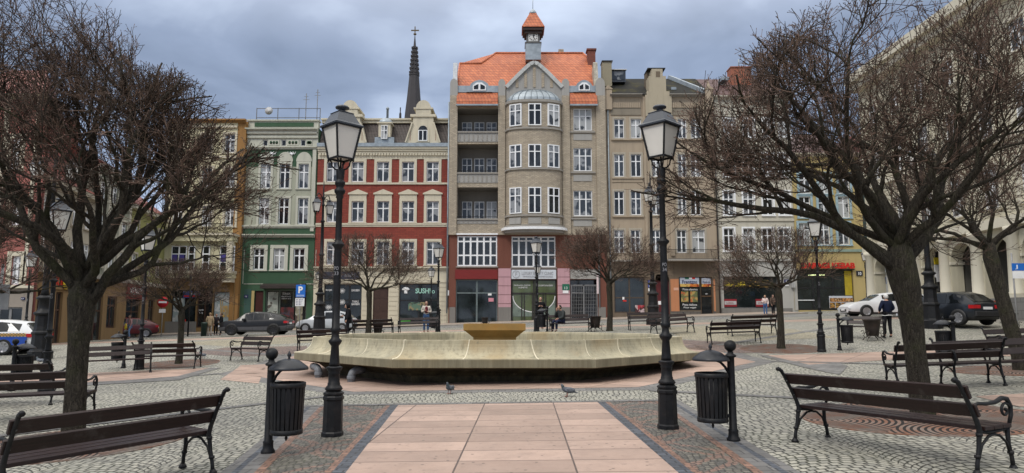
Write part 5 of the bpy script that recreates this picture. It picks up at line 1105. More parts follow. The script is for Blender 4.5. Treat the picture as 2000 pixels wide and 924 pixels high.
# ================================================================ left side of the square, running towards the camera
def side_house(name, label, p0, p1, hz, hroof, wm_, gm_, pil=None, floors=2, nwin=3, shop=None, roofm=None, cornice=None, signs=()):
    """a house whose front runs from p0 (near) to p1 (far), built in its own frame: x along the front, y into the house"""
    a = Vector(p0); c = Vector(p1); d = c-a; Lh = d.length; rz = atan2(d.y, d.x); zg = min(G(*a), G(*c))-.5
    t = thing(name, (a.x, a.y, zg), label, 'house', rz=rz); zs0 = 0.0; h1 = 4.3+.5; H = hz-zg
    class Q: pass
    bb_ = Bld.__new__(Bld); bb_.root = t; bb_.org = (0,0,0); bb_.Y = 0.0; bb_.x0 = 0; bb_.x1 = Lh; bb_.deep = 9
    fh = (H-h1-.5)/floors; ww = Lh/nwin; ops = []
    for f in range(floors):
        for k in range(nwin): xm = ww*(k+.5); ops.append((xm-.55, xm+.55, h1+fh*f+.8, h1+fh*f+.8+fh*.56))
    q = MB(); q.box(0, Lh, .24, 9, 0, H); bb_.put(q, 'body', wm_)
    bb_.wall(h1, H, wm_, ops); sops = [(o_[0]*Lh, o_[1]*Lh, .0 if o_[2] else 1.3, 3.6) for o_ in (shop or ((.08,.45,0),(.6,.85,1)))]
    bb_.wall(0, h1-.002, gm_, sops, name='ground_floor_wall')
    for r in ops: bb_.win(r, 2, .68, surround=pil or TRIM, sw=.16, sp=.05)
    for s_ in sops: bb_.shop(s_, GLASS_S, cols=2, tr=.7, frame=mat('brown_timber', (.06,.03,.02), .5) if 'brown_timber' not in bpy.data.materials else bpy.data.materials['brown_timber'], dy=.15)
    q = MB(); q.box(-.02, Lh+.02, -.35, -.002, h1-.15, h1+.15); bb_.put(q, 'cornice', cornice or STONE_L); q = MB(); q.box(-.05, Lh+.05, -.4, .1, H, H+.3); bb_.put(q, 'eaves', cornice or STONE_L)
    if pil:
        for k in range(nwin+1):
            q = MB(); xm = min(max(ww*k, .2), Lh-.2); q.box(xm-.2, xm+.2, -.12, -.002, h1+.16, H-.01); bb_.put(q, 'pilaster', pil)
    q = MB(); q.prism([(-.45,H+.302),(4.5,H+hroof),(9,H+.302)], 'x', 0, Lh); bb_.put(q, 'roof', roofm or RTILE)
    return bb_, Lh, h1, H
def on_left(px): # a point of the left house line seen at pixel column px
    u = (px-1000)/F; Yq = (-31.0+.188*60)/(u+.188); return Vector((u*Yq, Yq))
OCHS = plaster('brown_ochre_stone', (.24,.155,.075), .5); GRG = plaster('sage_render', (.26,.27,.21), .4); PLW = plaster('pale_pilaster', (.46,.44,.36), .35); LIME = plaster('lime_render', (.30,.30,.12), .4); BGE = plaster('beige_render', (.40,.36,.28), .45); PNK = plaster('old_pink_render', (.33,.125,.105), .35)
pA, pB, pC, pD = on_left(66), on_left(176), on_left(246), on_left(318)
h_ = zat(372, pB.y)
bb_, Lh, h1, H = side_house('beige_side_house', 'beige house on the left side of the square with red and yellow shop letters', pA, pB, zat(392, 45), 3.2, BGE, OCHS, None, 2, 4, ((.08,.16,1),(.38,.50,1),(.72,.95,1)), cornice=BGE)
M_ = Matrix.Translation((Lh*.30, -.12, h1-.85)) @ Matrix.Rotation(pi/2, 4, 'X'); sg = MB(); sg.box(Lh*.27, Lh*.66, -.1, -.05, h1-1.05, h1-.2); sg = bb_.put(sg, 'sign_board', OCHS)
text('DOBRE', M_, 1.6, .6, LRED, 'sign_lettering', sg, bold=.03); text('JEDZ', Matrix.Translation((Lh*.52, -.12, h1-.85)) @ Matrix.Rotation(pi/2, 4, 'X'), 1.3, .6, LRED, 'sign_lettering', sg, bold=.03)
q = MB(); q.lathe([(.42,0),(.42,.05)], 20); q.v = [(Lh*.485+v[0], -.16-v[2], h1-.6+v[1]) for v in q.v]; bb_.put(q, 'yellow_disc', LYEL, sg)
bb_, Lh, h1, H = side_house('sage_green_side_house', 'sage green house with tall pale pilasters on the left side of the square', pB, pC, zat(352, 50), 3.2, GRG, OCHS, PLW, 3, 3, ((.05,.38,1),(.5,.78,0)))
q = MB(); q.box(Lh*.5, Lh*.62, 3, 4.2, H+1, H+4.2); bb_.put(q, 'chimney', bpy.data.materials['chimney_brick'])
bb_, Lh, h1, H = side_house('lime_side_house', 'lime green house with red tiled roof beside the yellow oriel house', pC, pD, zat(424, 57), 4.0, LIME, OCHS, None, 2, 3, ((.05,.4,1),(.62,.8,0)), cornice=PLW)
sg = MB(); sg.box(.15, Lh*.5, -.16, -.05, h1-1.3, h1-.1); sg = bb_.put(sg, 'dark_red_sign', LRB); text('VENITO', Matrix.Translation((.5, -.18, h1-.95)) @ Matrix.Rotation(pi/2, 4, 'X'), Lh*.36, .55, LW, 'sign_lettering', sg)
# pink house at the left edge
b = Bld('old_pink_house', 'old pink house with pale quoins above a plain grey beige shop at the left edge', 37.0, -140, 66, pyref=560)
zb = b.zg-.6; X = b.X; Z = b.Z; ops = [b.R(p,a,p+18,c) for p in (-60,22) for a, c in ((500,556),(385,440),(270,330))]; g0 = b.R(-60,600,42,650); BG2 = plaster('dirty_beige_render', (.30,.26,.22), .45)
q = MB(); q.prism([(b.x0,b.Y+.24),(b.x1,b.Y+.24),(b.x1-1.8,b.Y+1.6),(b.x1-4.5,b.Y+9),(b.x0,b.Y+9)], 'z', zb, Z(190)); b.put(q, 'body', PNK); b.wall(Z(561), Z(190), PNK, ops); b.wall(zb, Z(561)-.002, BG2, [g0], name='ground_floor_wall')
for r in ops: b.win(r, 2, .75, surround=CREAM, sw=.25, sp=.05, bar=.09)
b.band(558, 563, CREAM, out=.2); b.band(188, 194, CREAM, out=.5, steps=3)
for pa, pb_ in ((-4,6),(59,66)): b.plate(pa, 194, pb_, 557, CREAM, 'quoin_strip', dy=-.05, th=.048)
b.shop(g0, GLASS_G if 0 else GLASS_S, cols=4, tr=None, dy=.12, frame=mat('grey_steel_frame', (.2,.2,.2), .5)); sg = b.plate(42,581,49,586, LNAVY, 'street_name_plate', dy=-.05); b.txt('Rynek', 43,582.5,48,585, LW, 'number', sg, dy=-.06)
q = MB(); z_ = Z(188)+.01; q.add([(b.x0,b.Y-.5,z_),(b.x1+.3,b.Y-.5,z_),(b.x1-4.5,b.Y+9,z_),(b.x0,b.Y+9,z_),(b.x1-3.5,b.Y+4.5,z_+3.2),(b.x0,b.Y+4.5,z_+3.2)], [(0,1,4,5),(1,2,4),(2,3,5,4),(0,5,3)]); b.put(q, 'roof', RTILE)

# ================================================================ town hall along the right side, front plane x = XH
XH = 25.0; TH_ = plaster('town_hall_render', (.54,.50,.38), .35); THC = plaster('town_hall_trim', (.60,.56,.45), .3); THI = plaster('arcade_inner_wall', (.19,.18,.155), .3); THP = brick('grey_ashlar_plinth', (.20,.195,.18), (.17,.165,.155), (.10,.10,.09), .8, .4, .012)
zg = G(XH, 38)-.6; t = thing('town_hall', (XH, 12.0, zg), 'long cream town hall with arcade of round columns receding along the right edge', 'town hall', rz=pi/2)
# own frame: local x runs away from the camera (+y world), local y runs into the square side reversed (-x world) so the front faces -y' mirrored
TB = Bld.__new__(Bld); TB.root = t; TB.org = (0,0,0); TB.Y = 0.0; TB.deep = 9
t.rotation_euler = (0,0,-pi/2); t.location = (XH, 47.6, zg)   # local x = -y world (towards the camera), local y = +x world (into the building)
LL = 38.0; Hh = 17.6-zg+1.2; TB.x0 = 0; TB.x1 = LL; za_ = 5.9-zg; cz0 = 2.75-zg; n_ = 14; sp_ = 2.72
def lx(yw): return 47.6-yw
q = MB(); q.box(0, LL, 4.2, 14, 0, Hh-1.0); TB.put(q, 'body', TH_)
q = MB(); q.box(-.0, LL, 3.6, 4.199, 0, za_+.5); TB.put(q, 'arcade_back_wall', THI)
hf = (Hh-za_-1.6)/3; ops = []
for f in range(3):
    for k in range(n_): xm = sp_*(k+.5)+.35; ops.append((xm-.6, xm+.6, za_+.9+hf*f+.5, za_+.9+hf*f+.5+hf*(.58 if f < 2 else .42)))
TB.wall(za_+.3, Hh-1.0, TH_, ops, dep=.3); q = MB(); q.box(0, LL, .301, 4.199, za_+.31, Hh-1.01); TB.put(q, 'upper_body', TH_)
for r in ops: TB.win(r, 2, .68, surround=THC, sw=.18, sp=.08, bar=.08)
for z_, h_, o_ in ((za_+.3,.5,.35),(za_+.9+hf,.3,.2),(Hh-1.0,.5,.6),(Hh-.499,.6,.9)): q = MB(); q.box(-.1, LL, -o_, .25, z_, z_+h_-.002); TB.put(q, 'cornice', THC)
q = MB(); q.prism([(-.6,Hh+.102),(7,Hh+2.6),(14,Hh+.102)], 'x', -.3, LL); TB.put(q, 'roof', M_MAR)
# arcade: arches on square piers, an engaged column in front of each pier
aw = MB(); rA = .98; zp = 2.64-zg
for k in range(n_):
    xm = sp_*(k+.5)+.35; z1 = za_+.3; zs_ = za_-rA-.1; pts = [(xm+rA*cos(q_), zs_+rA*sin(q_)) for q_ in [pi*i/12 for i in range(13)]]
    xl, xr = xm-sp_/2, xm+sp_/2
    aw.prism([(xl,zp),(xm-rA,zp)]+pts[::-1]+[(xm+rA,zp),(xr,zp),(xr,z1),(xl,z1)], 'y', .0, .7)
TB.put(aw, 'arcade_wall', TH_)
for k in range(n_+1):
    xm = sp_*k+.35; c = MB(); zc0 = 2.64-zg; zt_ = za_-rA-.1
    c.box(xm-.42, xm+.42, -.5, -.002, zc0, zc0+.16); c.lathe([(.39,zc0+.162),(.39,zc0+.22),(.34,zc0+.3),(.33,zc0+1.0),(.28,za_-.15),(.33,za_-.1),(.34,za_),(.40,za_+.05),(.40,za_+.29)], 16, (xm,-.08,0)); co_ = TB.put(c, 'column', THC)
    c = MB(); c.box(xm-.46, xm-.345, -.06, .76, zt_-.16, zt_); c.box(xm+.345, xm+.46, -.06, .76, zt_-.16, zt_); TB.put(c, 'impost', THC, co_)
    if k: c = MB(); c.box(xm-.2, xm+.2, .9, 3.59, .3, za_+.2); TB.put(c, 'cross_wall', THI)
q = MB(); q.box(lx(36.0), LL, -.6, .9, 0, 2.63-zg); TB.put(q, 'plinth', THP)
q = MB(); q.box(0, lx(36.0)-.002, -.55, .9, 0, 2.63-zg); TB.put(q, 'plinth', THP)
q = MB(); q.box(lx(35.2), lx(34.0), -.63, -.601, 1.75-zg, 2.5-zg); TB.put(q, 'red_plaque', mat('red_plaque_paint', (.40,.06,.03), .6))
q = MB(); q.box(0, LL, .9, 3.6, 0, 1.6-zg); TB.put(q, 'arcade_floor', PLINTH)
# ================================================================ lamp posts
def lantern(t, z, s=1.0, x=0, y=0, rot=0):
    h = .455*s; wb, wt = .125*s, .195*s; r2 = sqrt(2)
    def sq(w, zz): return [(x+w*r2*cos(rot+k*pi/2), y+w*r2*sin(rot+k*pi/2), zz) for k in range(4)]
    b = MB(); A, B_ = sq(wb, z), sq(wt, z+h)
    for k in range(4):
        n = (k+1) % 4; b.beam(A[k], B_[k], .024*s, .024*s); b.beam(A[k], A[n], .024*s, .024*s); b.beam(B_[k], B_[n], .035*s, .03*s)
        q = (A[k][0]-x, A[k][1]-y); b.tube([A[k], (x+q[0]*.75, y+q[1]*.75, z-.04*s), (x+q[0]*.70, y+q[1]*.70, z-.10*s), (x+q[0]*.45, y+q[1]*.45, z-.145*s), (x+q[0]*.2, y+q[1]*.2, z-.155*s)], .012*s, 6)
        b.lathe([(.004,-.05*s),(.016*s,-.02*s),(.010*s,0)], 6, A[k])
    b.tube([(x,y,z-.16*s),(x,y,z+.02)], .014*s, 6)
    fr = b.build('lantern_frame', IRON, t)
    g = MB(); a, c = sq(wb*.95, z+.012), sq(wt*.95, z+h-.01); g.add(a+c, [(k,(k+1)%4,4+(k+1)%4,4+k) for k in range(4)]+[(0,1,2,3)]); g.build('lantern_glass', LGLASS, fr)
    r = MB(); st = [(wt*1.13, z+h+.0), (wt*1.15, z+h+.022*s), (wt*.93, z+h+.055*s), (wt*.60, z+h+.195*s), (wt*.64, z+h+.205*s), (wt*.3, z+h+.235*s)]
    vs = []
    for w, zz in st: vs += sq(w, zz)
    r.add(vs, [(i*4+k, i*4+(k+1)%4, i*4+4+(k+1)%4, i*4+4+k) for i in range(len(st)-1) for k in range(4)]+[(3,2,1,0),tuple(range(len(vs)-4, len(vs)))])
    r.lathe([(.045*s,.225*s),(.045*s,.27*s),(.095*s,.278*s),(.10*s,.295*s),(.08*s,.315*s),(.03*s,.325*s)], 14, (x, y, z+h)); r.build('lantern_roof', ROOFMETAL, fr)
    return fr
def street_lamp():
    t = thing('street_lamp', (0,0,0), 'x', 'street lamp', 'single lantern lamp posts of the square')
    b = MB(); b.lathe([(.148,-.1),(.148,.05),(.134,.07),(.127,.47),(.140,.49),(.140,.52),(.125,.54),(.138,.555),(.138,.575),(.10,.60)], 8, smooth=False, rot=pi/8)
    b.lathe([(.10,.60),(.122,.625),(.105,.655),(.085,.675),(.085,.70),(.078,.71),(.075,.82),(.085,.835),(.075,.85),(.11,.90),(.112,.915),(.075,.93)], 16); b.build('base', IRON, t)
    b = MB(); b.lathe([(.075,.93),(.068,.97),(.052,1.20),(.085,1.245),(.094,1.27),(.06,1.30),(.048,1.36),(.06,1.39),(.078,1.43),(.055,1.45),(.052,1.8),(.050,2.50),(.052,2.54),(.088,2.585),(.088,2.60),(.052,2.63),(.045,2.66),(.041,3.24),(.055,3.26),(.045,3.29),(.075,3.33),(.078,3.36),(.05,3.39),(.055,3.42),(.072,3.45),(.072,3.48),(.05,3.50),(.052,3.52),(.062,3.64),(.058,3.66),(.02,3.68)], 14); b.build('post', IRON, t)
    lantern(t, 3.81, 1.0); return t
lamp0 = street_lamp()
def lamp_at(p, rz, label, used=[0]):
    o = place(lamp0, used[0], (p[0], p[1], G(p[0], p[1])), rz, label, 1.045); used[0] = 1; return o
nearL = lamp_at(gp(649,852), 0, 'nearest lamp post left of the pink carpet paving, stencilled PO 33')
nearR = lamp_at(gp(1305,838), 0, 'nearest lamp post right of the pink carpet paving, stencilled PO 34')
for o, n_ in ((nearL, '33'), (nearR, '34')):
    for s_, z_ in (('PO', 2.235), (n_, 2.165)):
        text(s_, Matrix.Translation((-.03, -.0525, z_)) @ Matrix.Rotation(pi/2, 4, 'X'), .058, .05, LGREY, 'stencil_lettering', o, depth=.001)
lamp_at(gp(272,722), .1, 'lamp post beside a litter bin, in front of the long bench at the left tree')
lamp_at(gp(1605,687), .3, 'lamp post between the galanteria side tree and the litter bin on the right')
lamp_at(at(855,36), .2, 'lamp post behind the fountain in front of the sushi window')
lamp_at(at(1048,34.5), .1, 'lamp post behind the fountain in front of the salon window')
lamp_at(at(97,17), .1, 'dark lamp post seen behind the left foreground tree beside the benches')
lamp_at(at(49,34), .2, 'lamp post in front of the old pink house beside the police car')
lamp_at(at(841,54), .2, 'far lamp post on the pavement in front of the sushi window')
lamp_at(at(1050.5,54), .2, 'far lamp post on the pavement in front of the salon door')
lamp_at(at(620,54), .2, 'far lamp post on the pavement at the corner of the dark green house')
lamp_at(at(1698,51), .2, 'far lamp post beside the no entry sign in front of the teal house')
pl = lamp_at(at(1840,41), .2, 'lamp post with yellow and white paper notices in front of the arcade')
b = MB(); b.box(-.24,.22,-.08,-.05,2.95,3.35,0); b.build('yellow_notice', LYEL, pl); b = MB(); b.box(-.26,.26,-.085,-.055,2.2,2.93,0); b.box(-.18,.3,-.1,-.086,1.95,2.5,0); b.build('paper_notice', LW, pl)
# tall posts on big stepped bases
def tall_lamp():
    t = thing('tall_lamp_post', (0,0,0), 'x', 'street lamp', 'tall ornate lamp posts of the square')
    b = MB(); b.lathe([(.43,-.15),(.43,.32),(.37,.36),(.35,.42),(.32,.95),(.36,1.0),(.36,1.06),(.30,1.12),(.27,1.3),(.26,1.7)], 8, smooth=False, rot=pi/8)
    b.lathe([(.26,1.7),(.34,1.76),(.34,1.82),(.22,1.9),(.19,2.0),(.19,2.3),(.28,2.36),(.28,2.42),(.17,2.5)], 16); b.build('base', IRON, t)
    b = MB(); b.lathe([(.17,2.5),(.12,2.7),(.11,4.6),(.17,4.66),(.17,4.72),(.10,4.8),(.085,6.6),(.13,6.64),(.13,6.7),(.07,6.78),(.06,7.6),(.1,7.63),(.1,7.68),(.055,7.75),(.08,7.9),(.05,8.0),(.09,8.1),(.05,8.2),(.04,8.6),(.02,9.1)], 12); b.build('post', IRON, t)
    for s_ in (-1, 1):
        a = MB(); pts = [(s_*.05,0,7.9),(s_*.25,0,8.25),(s_*.5,0,8.3),(s_*.62,0,8.1),(s_*.62,0,7.95)]; a.tube(pts, .03, 6); a.tube([(s_*(.3+.14*cos(q)*(1-q/9)),0,7.95+.14*sin(q)*(1-q/9)) for q in [i*.6 for i in range(10)]], .02, 5); ar = a.build('arm', IRON, t)
        lantern(ar, 7.2, 1.1, s_*.62, 0)
    return t
tl0 = tall_lamp(); used = False
for (px, Y, rz, lab) in ((623,40,1.2,'tall ornate lamp post in front of the silver hatchback, left of the fountain'),(1277,40,1.2,'tall ornate lamp post on big stepped base in front of the maroon arched door'),(82,27,.3,'tall ornate lamp post on big stepped base behind the police car tail at left'),(1822,30,.3,'tall ornate lamp post on big stepped base in front of the dark hatchback')):
    p = at(px, Y); place(tl0, used, p, rz, lab); used = True

# ================================================================ benches
def bench(Lb, name='park_bench'):
    t = thing(name, (0,0,0), 'x', 'bench', 'benches of the square with brown slats and scrolled iron ends')
    def back_y(z): return -.03-.26*max(0, (z-.42)/.46)**1.15
    for s_ in (-1, 1):
        x = s_*(Lb/2-.04); f = MB()
        f.tube([(x,-.13,0),(x,-.115,.1),(x,-.07,.25),(x,-.035,.42)]+[(x,back_y(z),z) for z in (.5,.6,.7,.8,.88)]+[(x,-.340,.905),(x,-.358,.895)], [.024,.02,.021,.026,.024,.022,.021,.02,.022,.026,.024], 8)
        f.lathe([(.045,0),(.04,.02),(.022,.05)], 10, (x,-.13,0)); f.lathe([(.045,0),(.04,.02),(.022,.05)], 10, (x,.44,0))
        f.lathe([(.03,-.015),(.032,0),(.03,.015)], 8, (x,-.10,.17)); f.lathe([(.03,-.015),(.032,0),(.03,.015)], 8, (x,-.045,.37))
        f.build('back_post', IRON, t)
        f = MB(); f.tube([(x,.44,0),(x,.43,.12),(x,.40,.25),(x,.40,.40),(x,.43,.43)], [.023,.02,.021,.024,.024], 8); f.lathe([(.03,-.015),(.032,0),(.03,.015)], 8, (x,.42,.17)); f.build('front_leg', IRON, t)
        f = MB(); f.tube([(x,-.05,.40),(x,.1,.385),(x,.25,.39),(x,.42,.41)], .018, 6)
        f.tube([(x,-.09,.14),(x,-.02,.27),(x,.10,.35),(x,.18,.36),(x,.27,.345),(x,.37,.27),(x,.41,.15)], .014, 6); f.build('seat_bracket', IRON, t)
        f = MB(); arm = [(x,back_y(.64),.64),(x,-.02,.665),(x,.10,.655),(x,.25,.665),(x,.36,.70),(x,.44,.69),(x,.49,.62),(x,.485,.53),(x,.44,.44)]; f.tube(arm, [.015,.017,.019,.022,.024,.024,.022,.02,.018], 8)
        f.tube([(x,.40+.085*(1-q/8.5)*cos(q+.3)*1.0,.575+.085*(1-q/8.5)*sin(q+.3)) for q in [i*.55 for i in range(14)]], [.014]*12+[.018,.02], 6); f.build('armrest', IRON, t)
    for z in (.605, .782):
        y = back_y(z); sl = MB(); h = .134; n_ = Vector((0,.30,.95)).normalized(); pn = Vector((0,.95,-.30))
        c = Vector((0,y+.03,z)); v = []
        for X_ in (-Lb/2, Lb/2):
            for a_, d in ((-1,-1),(1,-1),(1,1),(-1,1)): q = c+Vector((X_,0,0))+Vector((0,-.42,.91)).normalized()*(h/2*a_)+Vector((0,.91,.42)).normalized()*(.018*d); v.append(q)
        sl.add(v, [(0,1,2,3),(7,6,5,4),(0,4,5,1),(1,5,6,2),(2,6,7,3),(3,7,4,0)]); o = sl.build('back_slat', WOOD, t); md = o.modifiers.new('b', 'BEVEL'); md.width = .006; md.segments = 2
        bl = MB()
        for s_ in (-1, 1):
            for k in (-1, 1): bl.lathe([(.011,0),(.011,.006),(.004,.01)], 8, (0,0,0)); n0 = len(bl.v)-24; M_ = Matrix.Translation((s_*(Lb/2-.05), y+.008, z+k*.028)) @ Matrix.Rotation(radians(66), 4, 'X'); bl.v[n0:] = [tuple(M_ @ Vector(q)) for q in bl.v[n0:]]
        bl.build('bolt', mat('bolt_steel', (.15,.15,.15), .4, .5) if 'bolt_steel' not in bpy.data.materials else bpy.data.materials['bolt_steel'], o)
    for k in range(3):
        y0 = .0+k*.142; sl = MB(); sl.box(-Lb/2, Lb/2, y0-.005, y0+.13, .408+.004*k, .448+.004*k); o = sl.build('seat_slat', WOOD, t); md = o.modifiers.new('b', 'BEVEL'); md.width = .006; md.segments = 2
    return t
BL = bench(2.0); BS = bench(1.35); BX = bench(2.3); bu = {'L': False, 'S': False, 'X': False}
def bench2(pa, pb_, toward, label, kind='L'):
    """pa, pb_: ground points under the two ends of the back, left and right as seen; toward: the seat looks towards the camera"""
    a = Vector(pa[:2]); c = Vector(pb_[:2]); d = (c-a); rz = atan2(d.y, d.x)+(pi if toward else 0); m = (a+c)/2
    n = Vector((-d.y, d.x)).normalized()*(.28 if not toward else -.28); q = m+n
    pr = {'L': BL, 'S': BS, 'X': BX}[kind]; o = place(pr, bu[kind], (q.x, q.y, G(q.x, q.y)), rz, label); bu[kind] = True
    e = .4; gx = (G(q.x+e, q.y)-G(q.x-e, q.y))/(2*e); gy = (G(q.x, q.y+e)-G(q.x, q.y-e))/(2*e)
    o.rotation_euler = (Vector((-gx,-gy,1)).to_track_quat('Z','Y').to_matrix() @ Matrix.Rotation(0, 3, 'Z')).to_euler() if 0 else (0, -(gx*cos(rz)+gy*sin(rz))*1.0, rz)
    return o
def fit(px, py, ang, Lb=2.0, h=.86, side=1):
    """back line through the pixel of one post top, running at angle ang; returns both ends"""
    p = gp(px, py, h); d = Vector((cos(ang), sin(ang)))*Lb*side; a = Vector(p[:2]); return (a, a+d) if side > 0 else (a+d, a)
BLIST = []
def two(px0, py0, px1, py1, toward, label, kind='L', h=.90):
    a, c = gp(px0, py0, h), gp(px1, py1, h); Lb = 2.3 if kind == 'X' else 2.0
    d = (Vector(c[:2])-Vector(a[:2])); BLIST.append((label, round(d.length, 2), round(a.y, 1), round(c.y, 1)))
    m = (Vector(a[:2])+Vector(c[:2]))/2; d = d.normalized()*(Lb-.08)/2; return bench2(m-d, m+d, toward, label, kind)
two(25,808,450,758, False, 'nearest bench on the left, its back to the viewer, before the left foreground tree')
two(1511,722,1907,748, False, 'nearest bench on the right, its back to the viewer, before the right foreground tree', 'X')
a, c = fit(158,719, radians(190), 1.92, .90, 1); bench2(c, a, False, 'bench just behind the left foreground tree, its scrolled end showing right of the trunk')
a, c = fit(97,709, radians(186), 1.92, .87, 1); bench2(c, a, False, 'bench at the left edge directly behind the one at the left foreground tree')
a, c = fit(1757,669, radians(-7), 1.92, .90, 1); bench2(a, c, False, 'long bench just behind the right foreground tree, its arm left of the trunk')
a, c = fit(1824,665, radians(-4), 1.92, .87, 1); bench2(a, c, True, 'bench behind the right foreground tree, back to back with the one left of it')
a, c = fit(1921,642, radians(-3), 1.92, .87, 1); bench2(a, c, True, 'bench at the right edge behind the leaning tree')
def far(px0, Y0_, ang, toward, label, kind='L'):
    p = at(px0, Y0_); Lb = 1.92 if kind == 'L' else 1.27; d = Vector((cos(radians(ang)), sin(radians(ang))))*Lb; return bench2(p, (p.x+d.x, p.y+d.y), toward, label, kind)
far(481, 25.6, -22, True, 'short bench left of the fountain, its slatted seat turned to the left', 'S')
far(581, 27.5, 8, False, 'bench seen from behind just left of the fountain rim')
far(262, 22.6, 4, False, 'bench whose scrolled end shows right of the slim tree on the left')
far(163, 21.5, 28, True, 'weathered bench between the left trunk and the litter bin')
far(783, 35.2, -1, True, 'bench behind the fountain under the sushi window')
far(688, 33.8, 3, False, 'bench behind the hooded person left of the fountain')
far(1073, 33.6, 6, True, 'bench behind the fountain with a seated man on it')
far(1227, 34.0, -1, True, 'bench right of the fountain in front of the tall lamp post')
far(1267, 30.8, 20, True, 'bench right of the fountain turned sideways behind the near lamp post')
far(1392, 26.6, 1, False, 'bench in front of the tree by the galanteria shop, nearer of the two')
far(1433, 29.0, 2, False, 'bench behind the other one at the tree by the galanteria shop')
far(1656, 28.0, -25, True, 'short bench between the litter bin and the big flower pot on the right', 'S')

# ================================================================ litter bins
def bin_():
    X0 = .27; t = thing('litter_bin', (0,0,0), 'x', 'litter bin', 'litter bins of the square with hood and slatted basket')
    b = MB(); b.lathe([(.085,0),(.085,.03),(.065,.06),(.06,.12),(.066,.14),(.05,.16),(.046,.95),(.046,1.06),(.072,1.07),(.072,1.09),(.04,1.11),(.035,1.14)], 16); b.lathe([(.075*sin(a)+.001, 1.21-.075*cos(a)) for a in [pi*i/10 for i in range(11)]], 16); b.build('post', IRON, t)
    b = MB(); b.lathe([(.235,1.02),(.238,1.035),(.23,1.055),(.13,1.13),(.05,1.155),(.01,1.16)], 24, (X0,0,0)); b.lathe([(.018,1.155),(.012,1.17),(.026,1.195),(.022,1.215),(.008,1.24),(.001,1.255)], 10, (X0,0,0)); b.build('hood', HOOD, t)
    b = MB(); b.tube([(.03,0,.86),(.08,0,.94),(.14,0,1.0),(.22,0,1.03)], [.02,.017,.017,.012], 6); b.build('hood_bracket', IRON, t)
    k = MB(); n = 22; zt, zb_ = .86, .265
    for i in range(n):
        a0 = 2*pi*i/n; w = 2*pi/n*.36
        k.add([(X0+r*cos(a0+s_*w), r*sin(a0+s_*w), z) for (r, z) in ((.205,zt),(.185,zb_)) for s_ in (-1,1)]+[(X0+(r-.008)*cos(a0+s_*w), (r-.008)*sin(a0+s_*w), z) for (r, z) in ((.205,zt),(.185,zb_)) for s_ in (-1,1)], [(0,1,3,2),(4,6,7,5),(0,2,6,4),(1,5,7,3)])
    k.lathe([(.208,.81),(.212,.815),(.212,.865),(.200,.87),(.196,.83)], 28, (X0,0,0)); k.lathe([(.19,.25),(.194,.255),(.194,.305),(.186,.31)], 28, (X0,0,0)); k.lathe([(.02,.235),(.19,.25)], 24, (X0,0,0)); k.lathe([(.005,.165),(.02,.20),(.012,.22),(.03,.24)], 8, (X0,0,0)); ko = k.build('slatted_basket', IRON, t)
    l = MB(); l.lathe([(.17,.27),(.185,.82),(.175,.82),(.16,.29)], 24, (X0,0,0)); l.build('liner', BLACK, ko)
    b = MB()
    for z in (.82, .32): b.box(.03, .10, -.02, .02, z-.02, z+.02)
    b.build('basket_bracket', IRON, t); return t
bn0 = bin_(); used = False
for p, rz, lab in ((gp(523,886),-.38,'nearest litter bin on the left, ball topped post left of its basket'),(gp(1433,862),pi+.12,'nearest litter bin on the right, ball topped post right of its basket'),(gp(241,719),pi-.2,'litter bin with basket left of its post beside the weathered bench'),(at(32,17.2),1.3,'litter bin seen from behind in front of the police car'),(gp(1640,684),-.15,'litter bin in front of the short bench beside the big flower pot'),(at(1862,18.2),pi-1.2,'litter bin behind the long bench in front of the dark hatchback'),(at(1069,33.6),pi+.1,'litter bin beside the lamp post behind the fountain'),(at(858,37),pi,'litter bin beside the lamp post under the sushi window'),(at(135,24),.3,'litter bin hidden behind the left foreground trunk')):
    if 'hidden' in lab: continue
    place(bn0, used, (p[0], p[1], G(p[0], p[1])), rz, lab); used = True

# ================================================================ flower pots
RUSTY = mat('rust_brown_pot', (.022,.015,.012), .6, 0, .35, 6, .2, 30, .4, dirt=((.07,.035,.02), 5, .5)); SOIL = mat('soil', (.05,.035,.022), .95, 0, .4, 20)
def pot():
    t = thing('flower_pot', (0,0,0), 'x', 'flower pot', 'round iron flower pots on scrolled feet')
    b = MB(); b.lathe([(.17,.16),(.19,.17),(.225,.42),(.265,.66),(.285,.67),(.285,.70),(.265,.70),(.25,.64)], 20); b.build('pot', RUSTY, t)
    s = MB(); s.lathe([(.01,.64),(.26,.63)], 16); s.build('soil', SOIL, t)
    for k in range(4):
        a = pi/4+k*pi/2; f = MB(); pts = [(.20,.30),(.27,.24),(.30,.16),(.26,.10),(.20,.12),(.16,.16)]; pts2 = [(.12,.17),(.20,.13),(.29,.08),(.34,.01),(.38,.0)]
        for P_ in (pts, pts2): f.tube([(r*cos(a), r*sin(a), z) for r, z in P_], .014, 6)
        f.tube([((.33+.05*cos(q))*cos(a), (.33+.05*cos(q))*sin(a), .29+.05*sin(q)) for q in [i*.7 for i in range(8)]], .01, 5); f.build('scrolled_foot', IRON2, t)
    return t
pt0 = pot(); used = False
for p, lab, sc in ((at(1704,26.4),'big flower pot in front of the old man in the dark jacket',1.15),(at(1163,33.5),'flower pot right of the bench with the seated man',1.05),(at(738,34.5),'flower pot at the tree behind the fountain rim',1.0),(at(947,51),'small flower pot on the pavement at the empty shop under the dark red fascia',.95),(at(1976,28.5),'flower pot at the right edge by the town hall plinth',1.0)):
    place(pt0, used, p, .3*len(lab), lab, sc); used = True

